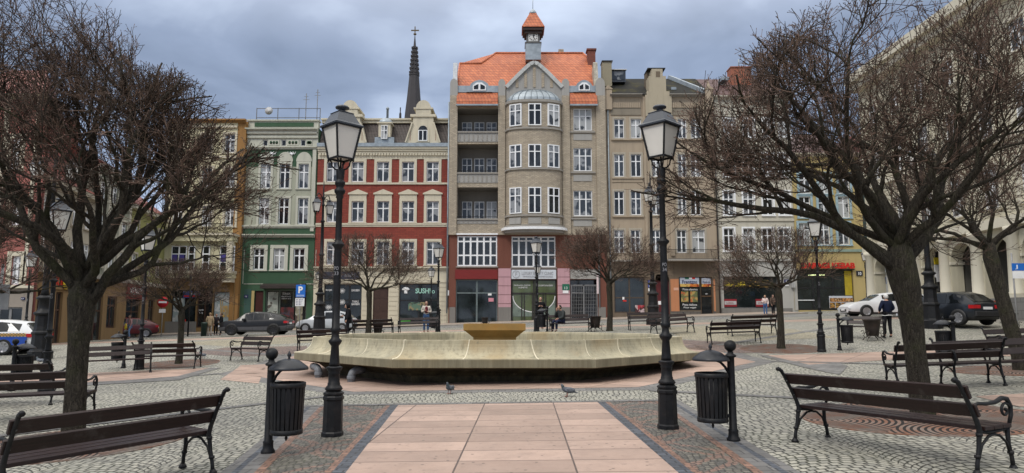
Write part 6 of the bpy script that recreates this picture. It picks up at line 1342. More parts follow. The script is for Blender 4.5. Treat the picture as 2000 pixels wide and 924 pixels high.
# ================================================================ signs, bollards and small street furniture
GALV = mat('galvanised_post', (.25,.25,.25), .5, .3); SB = flat('sign_blue', (.01,.13,.50)); SR = flat('sign_red', (.50,.01,.02))
def post(name, px, Y, h, lab, cat='traffic sign', r=.03, m=None):
    p = at(px, Y); t = thing(name, p, lab, cat); b = MB(); b.lathe([(r,-.1),(r,h)], 10); b.build('post', m or GALV, t); return t
t = post('parking_sign', 584, 46.5, 3.35, 'blue parking sign with white plate in front of the dark green house')
b = MB(); b.box(-.30,.34,-.06,-.035,2.45,3.30); o = b.build('blue_plate', SB, t); text('P', facing(-.13,-.065,2.72), .3, .46, LW, 'letter', o, bold=.04); b = MB(); b.box(-.24,.28,-.07,-.062,2.50,2.62); b.build('symbol_strip', flat('pale_symbol', (.25,.35,.6)), o)
b = MB(); b.box(-.32,.30,-.06,-.035,1.85,2.38); o = b.build('white_plate', LW, t)
for i in range(4): text('PN - SB 9-17'[:12-i], facing(-.25,-.065,2.26-i*.11), .45-.04*i, .06, LNAVY, 'plate_lettering', o)
for px, Y, lab, side in ((315,52,'round red no entry sign with white plate in front of the lime house',0),(1714,48,'round red no entry sign beside the teal house, above the white estate car',1)):
    t = post('no_entry_sign', px, Y, 2.95, lab); b = MB(); b.lathe([(.42,0),(.42,.02)], 28); b.v = [(v[0],-.06+v[2],2.62+v[1]) for v in b.v]; o = b.build('red_disc', SR, t)
    b = MB(); b.box(-.30,.30,-.075,-.062,2.55,2.69); b.build('white_bar', LW, o)
    b = MB(); b.box(-.25,.25,-.06,-.04,1.82,2.1); b.build('white_plate', LW, t)
t = post('round_sign', 77, 41, 3.6, 'grey backs of two traffic signs on one post near the red shop letters')
b = MB(); b.lathe([(.40,0),(.40,.02)], 24); b.v = [(v[0],-.06+v[2],2.25+v[1]) for v in b.v]; b.build('disc_back', GALV, t); b = MB(); b.prism([(-.42,3.4),(.42,3.4),(0,2.75)], 'y', -.06, -.04); b.build('triangle_back', GALV, t)
t = post('sign_post', 1989, 26, 3.2, 'blue and white sign plates at the right edge before the arcade'); b = MB(); b.box(-.06,.6,-.06,-.04,2.52,2.8); o = b.build('blue_plate', SB, t); text('J', facing(.05,-.065,2.57), .1, .17, LW, 'letter', o); b = MB(); b.box(-.06,.6,-.06,-.04,2.22,2.5); b.build('white_plate', LW, t)
t = post('sign_post', -6, 15.5, 3.0, 'grey back of a rectangular sign plate at the left edge'); b = MB(); b.box(-.1,.22,-.03,-.01,1.98,2.55); b.build('plate', GALV, t)
t = post('blue_street_sign', 1731, 49, 2.6, 'small blue round walking sign right of the red no entry sign'); b = MB(); b.box(-.22,.22,-.06,-.04,2.15,2.65); o = b.build('blue_plate', SB, t); b = MB(); b.box(-.03,.03,-.07,-.061,2.25,2.5); b.build('figure_mark', LW, o)
t = post('dark_post', 367, 51, 4.6, 'thin dark green post in front of the yellow oriel house', 'post', .06, IRON)
t = thing('bollard', at(398,49.5), 'short dark green bollard beside the woman in the beige coat', 'bollard'); b = MB(); b.lathe([(.2,-.05),(.2,.85),(.22,.86),(.22,.95),(.1,1.0)], 14); b.build('bollard_body', mat('dark_green_paint', (.02,.04,.03), .5), t)
t = thing('stone_planter', at(1728,50), 'low stone ledge in front of the narrow street', 'ledge'); b = MB(); b.box(-1.6,1.2,0,.4,-.1,.7); b.build('ledge_block', PLINTH, t)
# ================================================================ trees (bare, pruned globe crowns)
def rotv(d, az, el):
    """a direction bent from d by az around it and opened by el"""
    u = d.orthogonal().normalized(); w = d.cross(u); return (d*cos(el)+(u*cos(az)+w*sin(az))*sin(el)).normalized()
class Tree:
    def __init__(s, seed, env, tw=.0045, sides=(8,6,4,3,3), up=.12):
        s.r = random.Random(seed); s.env = env; s.tw = tw; s.clear = None; s.limb = MB(); s.br = MB(); s.twg = MB(); s.up = up
    def grow(s, p, d, Lg, r0, r1, n, wob, upb, mb, sides, curve=None):
        q_ = s.r.uniform(1.0, 1.20) if mb is not s.limb else 1.0
        pts = [p.copy()]; rad = [r0]; st = Lg/n; dirs = [d.copy()]
        for i in range(n):
            d = (d+Vector((s.r.gauss(0,wob), s.r.gauss(0,wob), s.r.gauss(0,wob)*.8+upb))).normalized()
            p = p+d*st
            if not s.env(Vector((p.x*q_, p.y*q_, p.z+(p.z-3)*(q_-1)*.5 if p.z > 3 else p.z))) or (mb is not s.limb and s.clear and p.z < s.clear[1] and p.x*p.x+p.y*p.y < s.clear[0]**2): 
                if i == 0: return None
                break
            pts.append(p.copy()); rad.append(lerp(r0, r1, (i+1)/n)); dirs.append(d.copy())
        if len(pts) < 2: return None
        mb.tube(pts, rad, sides, smooth=True, cap=sides > 4); return pts, dirs, rad
    def kids(s, res, n, t0, open_, spread=.35):
        pts, dirs, rad = res; out = []; m = len(pts)-1
        for k in range(n):
            t = lerp(t0, 1.0, (k+s.r.random())/n)*m; i = min(int(t), m-1); f = t-i
            p = pts[i].lerp(pts[i+1], f); d = dirs[i+1]; out.append((p, rotv(d, s.r.uniform(0, 2*pi), s.r.uniform(open_*(1-spread), open_*(1+spread))), lerp(rad[i], rad[i+1], f)))
        return out
    def crown(s, limbs, N=(3,5,5,4,2), Ls=(1.5,1.0,.6,.27,.11), k=1.0):
        """limbs fork into boughs, boughs into branches, branches into shoots with short forked, budded tips"""
        def bias(d, z, lo=-.3): d = d+Vector((0,0,z)); d.z = max(d.z, lo); return d.normalized()
        def end(R): return [(R[0][-1], R[1][-1], R[2][-1])]
        for p, d, Lg, r0 in limbs:
            R0 = s.grow(p, d, Lg*.84, r0*.74, r0*.24, 9, .17, .01, s.limb, 9)
            if not R0: continue
            for (p1, d1, r1) in s.kids(R0, N[0], .30, .70)+end(R0):
                R1 = s.grow(p1, bias(d1, .12, .12), Ls[0]*s.r.uniform(.7,1.15), max(min(r1*.70, .038*k), .014*k), .009*k, 8, .15, .01, s.limb, 7)
                if not R1: continue
                for (p2, d2, r2) in s.kids(R1, N[1], .12, .68)+end(R1):
                    R2 = s.grow(p2, bias(d2, .12, -.1), Ls[1]*s.r.uniform(.6,1.25), min(r2*.75, .012*k), .006*k, 6, .14, .015, s.br, 5)
                    if not R2: continue
                    for (p3, d3, r3) in s.kids(R2, N[2], .12, .72)+end(R2):
                        R3 = s.grow(p3, bias(d3, .10), Ls[2]*s.r.uniform(.55,1.3), .0054*k, s.tw*1.05, 4, .15, .03, s.br, 3)
                        if not R3: continue
                        for (p4, d4, r4) in s.kids(R3, N[3], .15, .72)+end(R3):
                            R4 = s.grow(p4, bias(d4, s.up), Ls[3]*s.r.uniform(.5,1.35), s.tw*1.1, s.tw*.85, 2, .14, .04, s.twg, 3)
                            if not R4: continue
                            s.twg.tube([R4[0][-1], R4[0][-1]+R4[1][-1]*.02], [s.tw*1.7, s.tw*1.1], 3, smooth=True, cap=False)
                            for (p5, d5, r5) in s.kids(R4, N[4], .3, .8):
                                p6 = p5+bias(d5, s.up)*Ls[4]*s.r.uniform(.4,1.4)
                                if s.env(p6): s.twg.tube([p5, p5.lerp(p6,.8), p6], [s.tw*.85, s.tw*.8, s.tw*1.6], 3, smooth=True, cap=False)
    def build(s, name, loc, label, trunk, tr, group=None, rz=0, scars=()):
        t = thing(name, loc, label, 'tree', group, rz)
        tb = MB(); 
        pts = [Vector(p) for p in trunk]; n = 18; vs = []
        for i, p in enumerate(pts):
            for k in range(n):
                a = 2*pi*k/n; rr = tr[i]*(1+.10*noise.noise(Vector((cos(a)*1.6, sin(a)*1.6, p.z*.9+s.r.random()*.05)))+.05*sin(5*a+p.z)); vs.append((p.x+rr*cos(a), p.y+rr*sin(a), p.z))
        fs = [(i*n+k, i*n+(k+1)%n, (i+1)*n+(k+1)%n, (i+1)*n+k) for i in range(len(pts)-1) for k in range(n)]+[tuple((len(pts)-1)*n+k for k in range(n))]
        tb.add(vs, fs, 0, True); tr_o = tb.build('trunk', BARK, t)
        l = s.limb.build('limbs', BARK, t, fix=False)
        b_ = s.br.build('branches', BRANCH, t, fix=False); c = s.twg.build('crown', TWIG, t, fix=False)
        return t
def limbset(fork, spec):
    out = []
    for az, el_, Lg, r, dz in spec:
        a = radians(az); e = radians(el_); out.append((Vector(fork)+Vector((0,0,dz)), Vector((cos(a)*cos(e), sin(a)*cos(e), sin(e))), Lg, r))
    return out
# left foreground tree
pL_ = gp(142,868); zG = pL_.z
def wobble(p, a=.45): return a*noise.noise(Vector(p)*.9+Vector((3,7,1)))+a*.5*noise.noise(Vector(p)*2.6)
def envL(p):
    r = sqrt(p.x*p.x+p.y*p.y)+wobble(p); zt_ = knots(r, [(0,6.6),(.5,6.05),(1.2,5.4),(1.63,5.15),(2.0,4.9),(2.2,4.5),(2.5,4.2),(3.2,3.95),(3.7,3.6)]) if p.x > -.3 else 7.4-.3*r; zl = 1.75+.30*max(0, r-.4)
    return zl-.25 < p.z < zt_ and r < 3.9
T = Tree(11, envL, .0038); T.clear = (1.7, 3.0)
T.crown(limbset((-.02,0,2.08), [(-4,38,3.7,.105,-.25),(-14,26,3.9,.08,.35),(14,30,3.9,.085,.35),(4,48,3.3,.08,.3),(172,40,2.6,.13,-.15),(18,68,3.8,.10,.1),(150,62,3.9,.11,.15),(60,50,2.8,.10,.0),(115,52,3.2,.095,.05),(175,75,4.0,.10,.25),(-50,48,2.4,.095,.05),(-110,62,3.2,.10,.1),(-150,48,3.2,.10,0),(35,28,2.9,.085,.1),(-25,62,2.6,.09,.25),(90,78,2.6,.09,.3)]), N=(4,4,5,4,2))
T.build('bare_tree', pL_, 'big bare tree with spreading knotted limbs in the left foreground', [(.0,0,-.15),(.0,0,.05),(0,0,.4),(-.01,0,.9),(-.02,0,1.4),(-.02,0,1.75),(-.02,0,2.05),(-.02,0,2.3)], [.20,.160,.138,.130,.138,.165,.185,.13], 'globe trees of the square')
pR_ = gp(1797,815)
def envR(p):
    r = sqrt(p.x*p.x+p.y*p.y)+wobble(p); zt_ = knots(r, [(0,6.7),(.8,6.5),(1.9,6.2),(2.4,5.6),(3.0,5.3),(3.4,4.95),(3.7,4.6),(4.0,3.6)]); zl = 1.9+.30*max(0, r-.4)
    return zl-.25 < p.z < zt_ and r < 4.1
T = Tree(23, envR, .0041); T.clear = (1.7, 3.3)
T.crown(limbset((-.12,0,2.42), [(176,22,4.3,.10,-.35),(190,30,4.0,.085,.0),(160,28,4.2,.085,.1),(170,42,4.1,.105,-.25),(8,48,3.4,.12,-.2),(25,26,3.0,.10,-.1),(60,50,2.7,.10,0),(110,52,2.7,.10,.05),(140,66,3.6,.115,.1),(-60,48,2.5,.10,.0),(-120,45,2.6,.10,0),(-20,66,3.6,.10,.15),(-165,58,3.6,.10,.2),(90,80,2.8,.10,.3)]), N=(4,4,5,4,2))
T.build('bare_tree', pR_, 'big bare tree with forked trunk in the right foreground', [(.06,0,-.15),(.05,0,.05),(.03,0,.5),(.0,0,1.0),(-.03,0,1.6),(-.08,0,1.95),(-.13,0,2.25),(-.12,0,2.6)], [.20,.165,.150,.146,.165,.205,.215,.14], 'globe trees of the square')
# leaning tree on the right edge and one whose crown reaches in from the left
def envB(rm, z0, z1):
    def f(p):
        r = (sqrt(p.x*p.x+p.y*p.y)+wobble(p,.3))/rm; return r < 1.05 and z0-.2+.55*r*0 < p.z < z0+(z1-z0)*(.35+.65*sqrt(max(0, 1-min(1,r)**2)))
    return f
T = Tree(31, envB(2.7, 2.75, 6.0), .0055)
T.crown(limbset((-.45,0,2.8), [(180,26,2.2,.08,0),(150,40,2.2,.08,0),(205,45,2.0,.08,0),(0,40,2.0,.09,0),(60,50,2.0,.08,0),(-60,50,2.0,.08,0),(100,62,2.0,.08,.1),(-120,66,2.0,.08,.1)]), N=(3,4,4,4,1), Ls=(1.2,.85,.5,.24,.1))
T.build('bare_tree', gp(1990,724), 'leaning bare tree at the right edge', [(.1,0,-.1),(.06,0,.3),(-.1,0,1.0),(-.28,0,1.9),(-.42,0,2.6),(-.45,0,2.95)], [.20,.17,.155,.145,.16,.12], 'globe trees of the square')
T = Tree(37, envB(2.9, 2.1, 5.4), .0055)
T.crown(limbset((0,0,2.3), [(0,25,2.2,.09,0),(40,45,2.2,.08,0),(-40,45,2.0,.08,0),(180,40,2.0,.09,0),(120,50,2.0,.08,0),(-120,50,2.0,.08,0),(90,70,2.0,.08,.1),(-80,66,2.0,.08,.1)]), N=(3,4,4,4,1), Ls=(1.2,.85,.5,.24,.1))
T.build('bare_tree', at(-95,15.5), 'bare tree whose twigs reach in at the left edge behind the foreground tree', [(0,0,-.1),(0,0,.3),(0,0,1.0),(0,0,2.2),(0,0,2.5)], [.2,.17,.15,.15,.13], 'globe trees of the square')
# mid-distance trees: one builder, each with its own branching
def mid(seed, px, py, label, sc, Y=None, N=(4,4,4,3,0), flat_=1.0, hf=2.3):
    p = gp(px, py) if Y is None else at(px, Y)
    T = Tree(seed, envB(3.45, 2.15, 2.15+3.2*flat_), .0056, up=.10); T.clear = (.9, 2.9)
    spec = [(k*51+T.r.uniform(-15,15), T.r.uniform(22,60), 1.9, .075, T.r.uniform(-.1,.1)) for k in range(7)]+[(T.r.uniform(0,360), 80, 1.8, .07, .1)]
    T.crown(limbset((0,0,hf), spec), N=N, Ls=(1.2,.85,.5,.26,.1), k=.85)
    t = T.build('bare_tree', p, label, [(.0,0,-.1),(0,0,.1),(.03,0,.8),(.02,0,1.6),(0,0,hf-.2),(0,0,hf+.12)], [.20,.155,.13,.125,.145,.10], 'globe trees of the square')
    t.scale = (sc,)*3; return t
mid(41, 719, 652, 'bare globe tree behind the fountain in front of the dark brown house door', 1.0, 34)
mid(43, 1191, 655, 'dense reddish bare globe tree behind the fountain in front of the barred gate', 1.0, 33.5, N=(4,4,5,4,0))
mid(47, 1526, 681, 'bare globe tree in front of the galanteria shop', .92, None, flat_=.85)
mid(53, 349, 711, 'slim bare globe tree beside the long bench on the left', .80, None, flat_=.8)
for p, r, lab in ((pL_,1.5,'rusty round grate around the left foreground tree'),(pR_,1.62,'rusty round grate around the right foreground tree'),(gp(349,711),1.35,'round grate around the slim tree on the left'),(gp(1526,681),1.45,'round grate around the tree in front of the galanteria shop'),(gp(1990,724),1.4,'round grate around the leaning tree at the right edge')): grate(p, r, lab)
# ================================================================ cars
def carpaint(name, c, rough=.28):
    b = NB(name); n = b.noise(b.obj(), 3, 4); x, y, z = b.sepv(b.obj()); col = b.mix(b.rng(n, .4, .8, 0, .25), c, tuple(q*.75+.01 for q in c))
    b.b.inputs['Coat Weight'].default_value = .25; b.b.inputs['Coat Roughness'].default_value = .06; return b.done(col, rough, 0, .3)
TRIMB = mat('black_plastic_trim', (.02,.02,.021), .6); RIMM = mat('alloy_rim', (.32,.32,.33), .35, .5); RIMD = mat('dark_alloy_rim', (.03,.03,.032), .35, .4); TAIL = mat('red_tail_lamp', (.42,.012,.015), .2); HEADL = mat('clear_head_lamp', (.55,.57,.6), .15); CARG = mat('car_glass', (.008,.010,.012), .05, 0, .2, 1, spec=.4)
def car(name, label, loc, heading, paint, ST, Wd, wheels, wr=.33, rim=None, lower=None, group='cars parked and passing along the houses'):
    """ST: stations (x, zlow, zbelt, ztop, halfwidth at belt, halfwidth at roof); x forward"""
    t = thing(name, loc, label, 'car', group, heading); b = MB(); secs = []; hw = Wd/2
    for (x, zl, zb_, zt_, wb, wt) in ST:
        cab = zt_-zb_ > .12
        h = [(0, zl), (hw*.86*wb, zl), (hw*.97*wb, zl+.10), (hw*wb, zl+(zb_-zl)*.45), (hw*.985*wb, zl+(zb_-zl)*.8), (hw*.94*wb, zb_), ((hw*wt) if cab else hw*.80*wb, zt_-.05 if cab else zb_+.02), ((hw*wt*.82) if cab else hw*.5*wb, zt_), (0, zt_+.015)]
        secs.append([(x, y, z) for y, z in h]+[(x, -y, z) for y, z in h[-2:0:-1]])
    n = len(secs[0])
    for s_ in secs: b.v += s_
    for i in range(len(secs)-1):
        for k in range(n): b.f.append([i*n+k, i*n+(k+1)%n, (i+1)*n+(k+1)%n, (i+1)*n+k]); low = k in (0,1,2,n-1,n-2,n-3) ; b.m.append(1 if (k in (0,1,n-1,n-2)) or (lower and low) else 0); b.sm.append(True)
    b.f += [list(range(n))[::-1], [(len(secs)-1)*n+k for k in range(n)]]; b.m += [0, 0]; b.sm += [False, False]
    body = b.build('body', [paint, lower or TRIMB], t); smooth_by_angle(body, 38)
    # side glass between the pillars, windscreen and rear window
    cabs = [i for i, s_ in enumerate(ST) if s_[3]-s_[2] > .12]; i0, i1 = cabs[0], cabs[-1]
    def sidept(x, f, sgn):
        for i in range(len(ST)-1):
            if ST[i][0] <= x <= ST[i+1][0]: break
        u = (x-ST[i][0])/(ST[i+1][0]-ST[i][0]); P5 = Vector(secs[i][5]).lerp(Vector(secs[i+1][5]), u); P6 = Vector(secs[i][6]).lerp(Vector(secs[i+1][6]), u); q = P5.lerp(P6, f); return Vector((q.x, sgn*(abs(q.y)+.012), q.z))
    xr, xf = ST[i0][0], ST[i1][0]; m_ = (xr+xf)/2
    for sgn in (-1, 1):
        for a, c in ((xr+.10, m_-.28), (m_-.22, m_+.42), (m_+.48, xf-.02)):
            if c-a < .15: continue
            g_ = MB(); xq = sorted({a, c}|{s_[0] for s_ in ST if a < s_[0] < c}|{lerp(a, c, .5)}); N_ = len(xq)-1; lo = [sidept(q, .07, sgn) for q in xq]; up = [sidept(q, .93, sgn) for q in xq]
            g_.add(lo+up, [(k, k+1, N_+2+k, N_+1+k) for k in range(N_)]); g_.build('side_window', CARG, t)
        mi_ = MB(); q = sidept(xf-.05, .05, sgn); mi_.box(q.x-.05, q.x+.13, min(q.y, q.y+sgn*.2), max(q.y, q.y+sgn*.2), q.z-.02, q.z+.13); mo = mi_.build('mirror', paint, t); md = mo.modifiers.new('b', 'BEVEL'); md.width = .03; md.segments = 2
        for px_, z_ in ((m_+.02, .80), (m_-.75, .82)):
            h_ = MB(); q = sidept(px_, 0, sgn); h_.box(px_-.1, px_+.1, q.y-.012, q.y+.012, q.z-.13, q.z-.10); h_.build('door_handle', TRIMB, t)
        for xd in (m_-.25, m_+.45, m_-.95):
            h_ = MB(); q = sidept(xd, 0, sgn); h_.add([(xd-.006, sgn*hw*1.003, .35), (xd+.006, sgn*hw*1.003, .35), (xd+.006, q.y+.002*sgn, q.z-.02), (xd-.006, q.y+.002*sgn, q.z-.02)], [(0,1,2,3)]); h_.build('door_gap', BLACK, body)
    def endglass(ia, ib, name):
        A, B_ = [Vector(secs[ia][k]) for k in (6,7,8)], [Vector(secs[ib][k]) for k in (5,6,7,8)]
        top = [Vector(secs[ia][k]) for k in (6,7,8,9,10)]; bot = [Vector(secs[ib][k]) for k in (6,7,8,9,10)]
        nn = (top[2]-bot[2]); nn = Vector((-nn.z, 0, nn.x)); nn = nn.normalized(); nn = nn if nn.z > 0 else -nn
        tp = [p.lerp(q, .08)*1.0+nn*.015 for p, q in zip(top, bot)]; bt = [q.lerp(p, .06)+nn*.015 for p, q in zip(top, bot)]
        for L_ in (tp, bt):
            for p in L_: p.y *= .94
        g_ = MB(); g_.add(tp+bt, [(k, k+1, 6+k, 5+k) for k in range(4)]); g_.build(name, CARG, t)
    endglass(i1, i1+1, 'windscreen'); endglass(i0, i0-1, 'rear_window')
    for xw in wheels:
        for sgn in (-1, 1):
            y = sgn*(hw-.11); a = MB(); ns = 18
            a.lathe([(wr*1.13,0),(wr*1.13,.012)], 28); a.v = [(xw+v[0], sgn*(hw*1.002+v[2]*.5), max(v[1]+wr, .16)) for v in a.v]; a.build('wheel_arch', TRIMB if not lower else BLACK, t)
            w = MB(); pr_ = [(wr*.62,-.115),(wr*.94,-.11),(wr,-.07),(wr,.07),(wr*.94,.11),(wr*.66,.118),(wr*.64,.10)]; w.lathe(pr_, 26); w.v = [(xw+v[0], y+sgn*(v[2]+.02), v[1]+wr) for v in w.v]; wo_ = w.build('wheel', RUBBER, t)
            r = MB(); r.lathe([(wr*.63,0),(wr*.66,.012),(wr*.60,.016),(wr*.56,-.03)], 26); r.v = [(xw+v[0], y+sgn*(.125+v[2]), v[1]+wr) for v in r.v]
            for k in range(7): q = 2*pi*k/7; r.beam((xw+wr*.1*cos(q), y+sgn*.13, wr+wr*.1*sin(q)), (xw+wr*.62*cos(q), y+sgn*.135, wr+wr*.62*sin(q)), wr*.16, .03, 0, up=(0,1,0))
            r.build('rim', rim or RIMM, wo_)
    xe, xb_ = ST[-1][0], ST[0][0]; s1, s0 = ST[-1], ST[0]
    for sgn in (-1, 1):
        h_ = MB(); h_.box(xe-.26, xe-.004, sgn*hw*s1[4]*.94-.16, sgn*hw*s1[4]*.94+.05*sgn*0+.10, s1[2]-.15, s1[2]-.05) ; ho = h_.build('headlight', HEADL, t)
        h_ = MB(); y_ = sgn*hw*s0[4]*.80; h_.box(xb_-.014, xb_+.20, y_-.22, y_+.22, s0[2]-.18, s0[2]-.03); h_.build('tail_light', TAIL, t)
    pl = MB(); pl.box(xe+.001, xe+.03, -.26, .26, .40, .51); po = pl.build('number_plate', LW, t); pl = MB(); pl.box(xb_-.03, xb_-.001, -.26, .26, s0[1]+.32, s0[1]+.43); p2 = pl.build('number_plate', LW, t)
    gr = MB(); gr.box(xe+.0, xe+.02, -.42, .42, s1[2]-.26, s1[2]-.12); gr.build('grille', BLACK, t)
    bp = MB(); bp.box(xb_-.06, xb_+.1, -hw*.86, hw*.86, s0[1]+.02, s0[1]+.24); o = bp.build('rear_bumper', lower or TRIMB, t); md = o.modifiers.new('b', 'BEVEL'); md.width = .03
    return t, sidept, hw
SUV = [(-2.2,.42,.98,1.0,.90,.7),(-2.1,.30,1.04,1.07,.95,.72),(-1.5,.26,1.04,1.36,.98,.68),(-.8,.24,1.0,1.50,1.0,.73),(0,.24,.97,1.54,1.0,.76),(.55,.24,.95,1.45,1.0,.74),(1.15,.24,.98,1.0,1.0,.7),(1.8,.26,.92,.93,.97,.7),(2.1,.28,.80,.82,.90,.6),(2.22,.32,.70,.72,.80,.5)]
HAT = [(-1.95,.36,.90,.92,.90,.7),(-1.86,.26,.95,.98,.95,.72),(-1.42,.22,.95,1.33,.98,.68),(-.9,.20,.92,1.46,1.0,.76),(-.1,.20,.90,1.46,1.0,.77),(.5,.20,.88,1.36,1.0,.74),(1.15,.20,.90,.93,1.0,.7),(1.6,.22,.82,.84,.96,.65),(1.85,.24,.70,.72,.88,.55),(1.95,.28,.58,.60,.80,.5)]
EST = [(-2.45,.38,.92,.95,.92,.7),(-2.38,.26,.95,1.04,.95,.72),(-2.05,.22,.96,1.36,.98,.68),(-1.2,.20,.94,1.46,1.0,.72),(-.1,.20,.92,1.47,1.0,.74),(.5,.20,.90,1.38,1.0,.72),(1.25,.20,.93,.96,1.0,.7),(1.95,.22,.86,.88,.97,.65),(2.3,.24,.72,.74,.90,.55),(2.45,.28,.60,.62,.82,.5)]
def carz(p): return Vector((p[0], p[1], G(p[0], p[1])+.004))
SILV = carpaint('silver_paint', (.42,.44,.46)); BLK = carpaint('black_paintwork', (.007,.0075,.009), .38); WHT = carpaint('white_paintwork', (.62,.63,.64)); WINE = carpaint('wine_red_paint', (.10,.012,.014)); NAVY = carpaint('dark_navy_paint', (.014,.017,.022), .22)
car('parked_suv', 'black crossover parked in front of the dark green house, nose to the left', carz(at(501,45.5)), pi+.03, BLK, SUV, 1.84, (-1.38,1.33), .37, RIMD, mat('grey_cladding', (.07,.07,.075), .6))
car('parked_hatchback', 'silver hatchback parked in front of the barber shop', carz(at(638,47.5)), pi+.02, SILV, HAT, 1.66, (-1.22,1.25), .31)
car('parked_estate', 'white estate car at the kerb behind the old man in the dark jacket', carz(at(1731,41.5)), pi-.06, WHT, EST, 1.86, (-1.5,1.48), .35)
t, sp_f, hw = car('parked_hatchback', 'dark navy hatchback seen from behind in front of the arcade', carz(at(1850,31.0)), radians(109), NAVY, HAT, 1.78, (-1.28,1.3), .33)
t, sp_f, hw = car('parked_suv', 'wine red car behind the woman with the yellow bag', carz(at(246,53)), radians(207), WINE, SUV, 1.80, (-1.38,1.33), .35)
t, sp_f, hw = car('police_car', 'white and blue city guard car with checkered stripe and roof light bar', carz(at(-38,29.5)), radians(188), WHT, EST, 1.80, (-1.42,1.45), .34, None, None)
PBLUE = carpaint('police_blue', (.012,.06,.33))
for sgn in (-1, 1):
    q = MB(); q.box(-2.3, 2.2, min(sgn*hw*.985, sgn*(hw+.012)), max(sgn*hw*.985, sgn*(hw+.012)), .42, .76); q.build('blue_side_panel', PBLUE, t)
    for i in range(56):
        for j in range(2):
            if (i+j) % 2 == 0: continue
            pass
    q = MB(); qy = MB()
    for i in range(70):
        for j in range(3):
            x = -2.25+i*.063; z = .775+j*.045; tgt = q if (i+j) % 2 else qy; y = sgn*(hw*.99+.012); tgt.add([(x,y,z),(x+.063,y,z),(x+.063,y-sgn*.004,z+.045),(x,y-sgn*.004,z+.045)], [(0,1,2,3)])
    q.build('checker_stripe', BLACK, t); qy.build('yellow_stripe', mat('pale_orange_check', (.6,.36,.10), .6) if 'pale_orange_check' not in bpy.data.materials else bpy.data.materials['pale_orange_check'], t)
M_ = Matrix.Translation((.75, hw+.02, .52)) @ Matrix.Rotation(pi, 4, 'Z') @ Matrix.Rotation(pi/2, 4, 'X')
text('STRAZ', M_, 1.0, .16, LW, 'side_lettering', t)
q = MB(); q.prism([(-1.0,.50),(-.84,.62),(-.82,.80),(-1.0,.84),(-1.18,.80),(-1.16,.62)], 'y', hw+.014, hw+.022); q.build('shield_emblem', mat('shield_blue', (.05,.12,.35), .4), t)
q = MB(); q.prism([(-1.0,.55),(-.89,.64),(-.87,.77),(-1.0,.80),(-1.13,.77),(-1.11,.64)], 'y', hw+.023, hw+.027); q.build('shield_inner', LW, t)
q = MB(); q.box(.05,.33,-.62,-.10,1.50,1.60); q.box(.05,.33,.10,.62,1.50,1.60); o = q.build('light_bar', mat('blue_beacon', (.01,.05,.45), .15), t); q = MB(); q.box(.04,.34,-.098,.098,1.49,1.61); q.build('light_bar_centre', LW, o)

# ================================================================ people
def skinmesh(name, chains, m, parent, sub=1, extra=None):
    """chains: list of [(x,y,z,r), ...]; a chain starting with an index tuple (ci, vi) branches off an earlier chain's vertex"""
    me = bpy.data.meshes.new(name); V = []; E = []; Rr = []; idx = []
    for ch in chains:
        ids = []; prev = None
        for c in ch:
            if len(c) == 2: prev = idx[c[0]][c[1]]; ids.append(prev); continue
            V.append(c[:3]); Rr.append(c[3]); i = len(V)-1; ids.append(i)
            if prev is not None: E.append((prev, i))
            prev = i
        idx.append(ids)
    me.from_pydata(V, E, []); o = bpy.data.objects.new(name, me); COL.objects.link(o)
    md = o.modifiers.new('s', 'SKIN'); sv = me.skin_vertices[0].data
    for i, r in enumerate(Rr): sv[i].radius = r if isinstance(r, tuple) else (r, r); sv[i].use_root = (i == 0)
    md.use_smooth_shade = True; ss = o.modifiers.new('u', 'SUBSURF'); ss.levels = sub; ss.render_levels = sub
    dg = bpy.context.evaluated_depsgraph_get(); nm = bpy.data.meshes.new_from_object(o.evaluated_get(dg)); bpy.data.objects.remove(o)
    if extra:
        bm = bmesh.new(); bm.from_mesh(nm); 
        for mb in extra:
            vs = [bm.verts.new(v) for v in mb.v]
            for f in mb.f:
                try: fc = bm.faces.new([vs[i] for i in f]); fc.smooth = True
                except ValueError: pass
        bm.to_mesh(nm); bm.free()
    nm.materials.clear(); nm.materials.append(m); nm.name = name; ob = bpy.data.objects.new(name, nm); COL.objects.link(ob); ob.parent = parent
    for p in nm.polygons: p.use_smooth = True
    return ob
SKIN = mat('skin', (.42,.24,.17), .6, 0, .1, 8)
def ell(c, r, n=14, m=10, f=None):
    b = MB(); 
    for i in range(m+1):
        a = pi*i/m
        for k in range(n):
            q = 2*pi*k/n; v = Vector((r[0]*sin(a)*cos(q), r[1]*sin(a)*sin(q), r[2]*cos(a)));
            if f: v = f(v)
            b.v.append((c[0]+v.x, c[1]+v.y, c[2]+v.z))
    for i in range(m):
        for k in range(n): b.f.append([i*n+k, i*n+(k+1)%n, (i+1)*n+(k+1)%n, (i+1)*n+k]); b.m.append(0); b.sm.append(True)
    return b
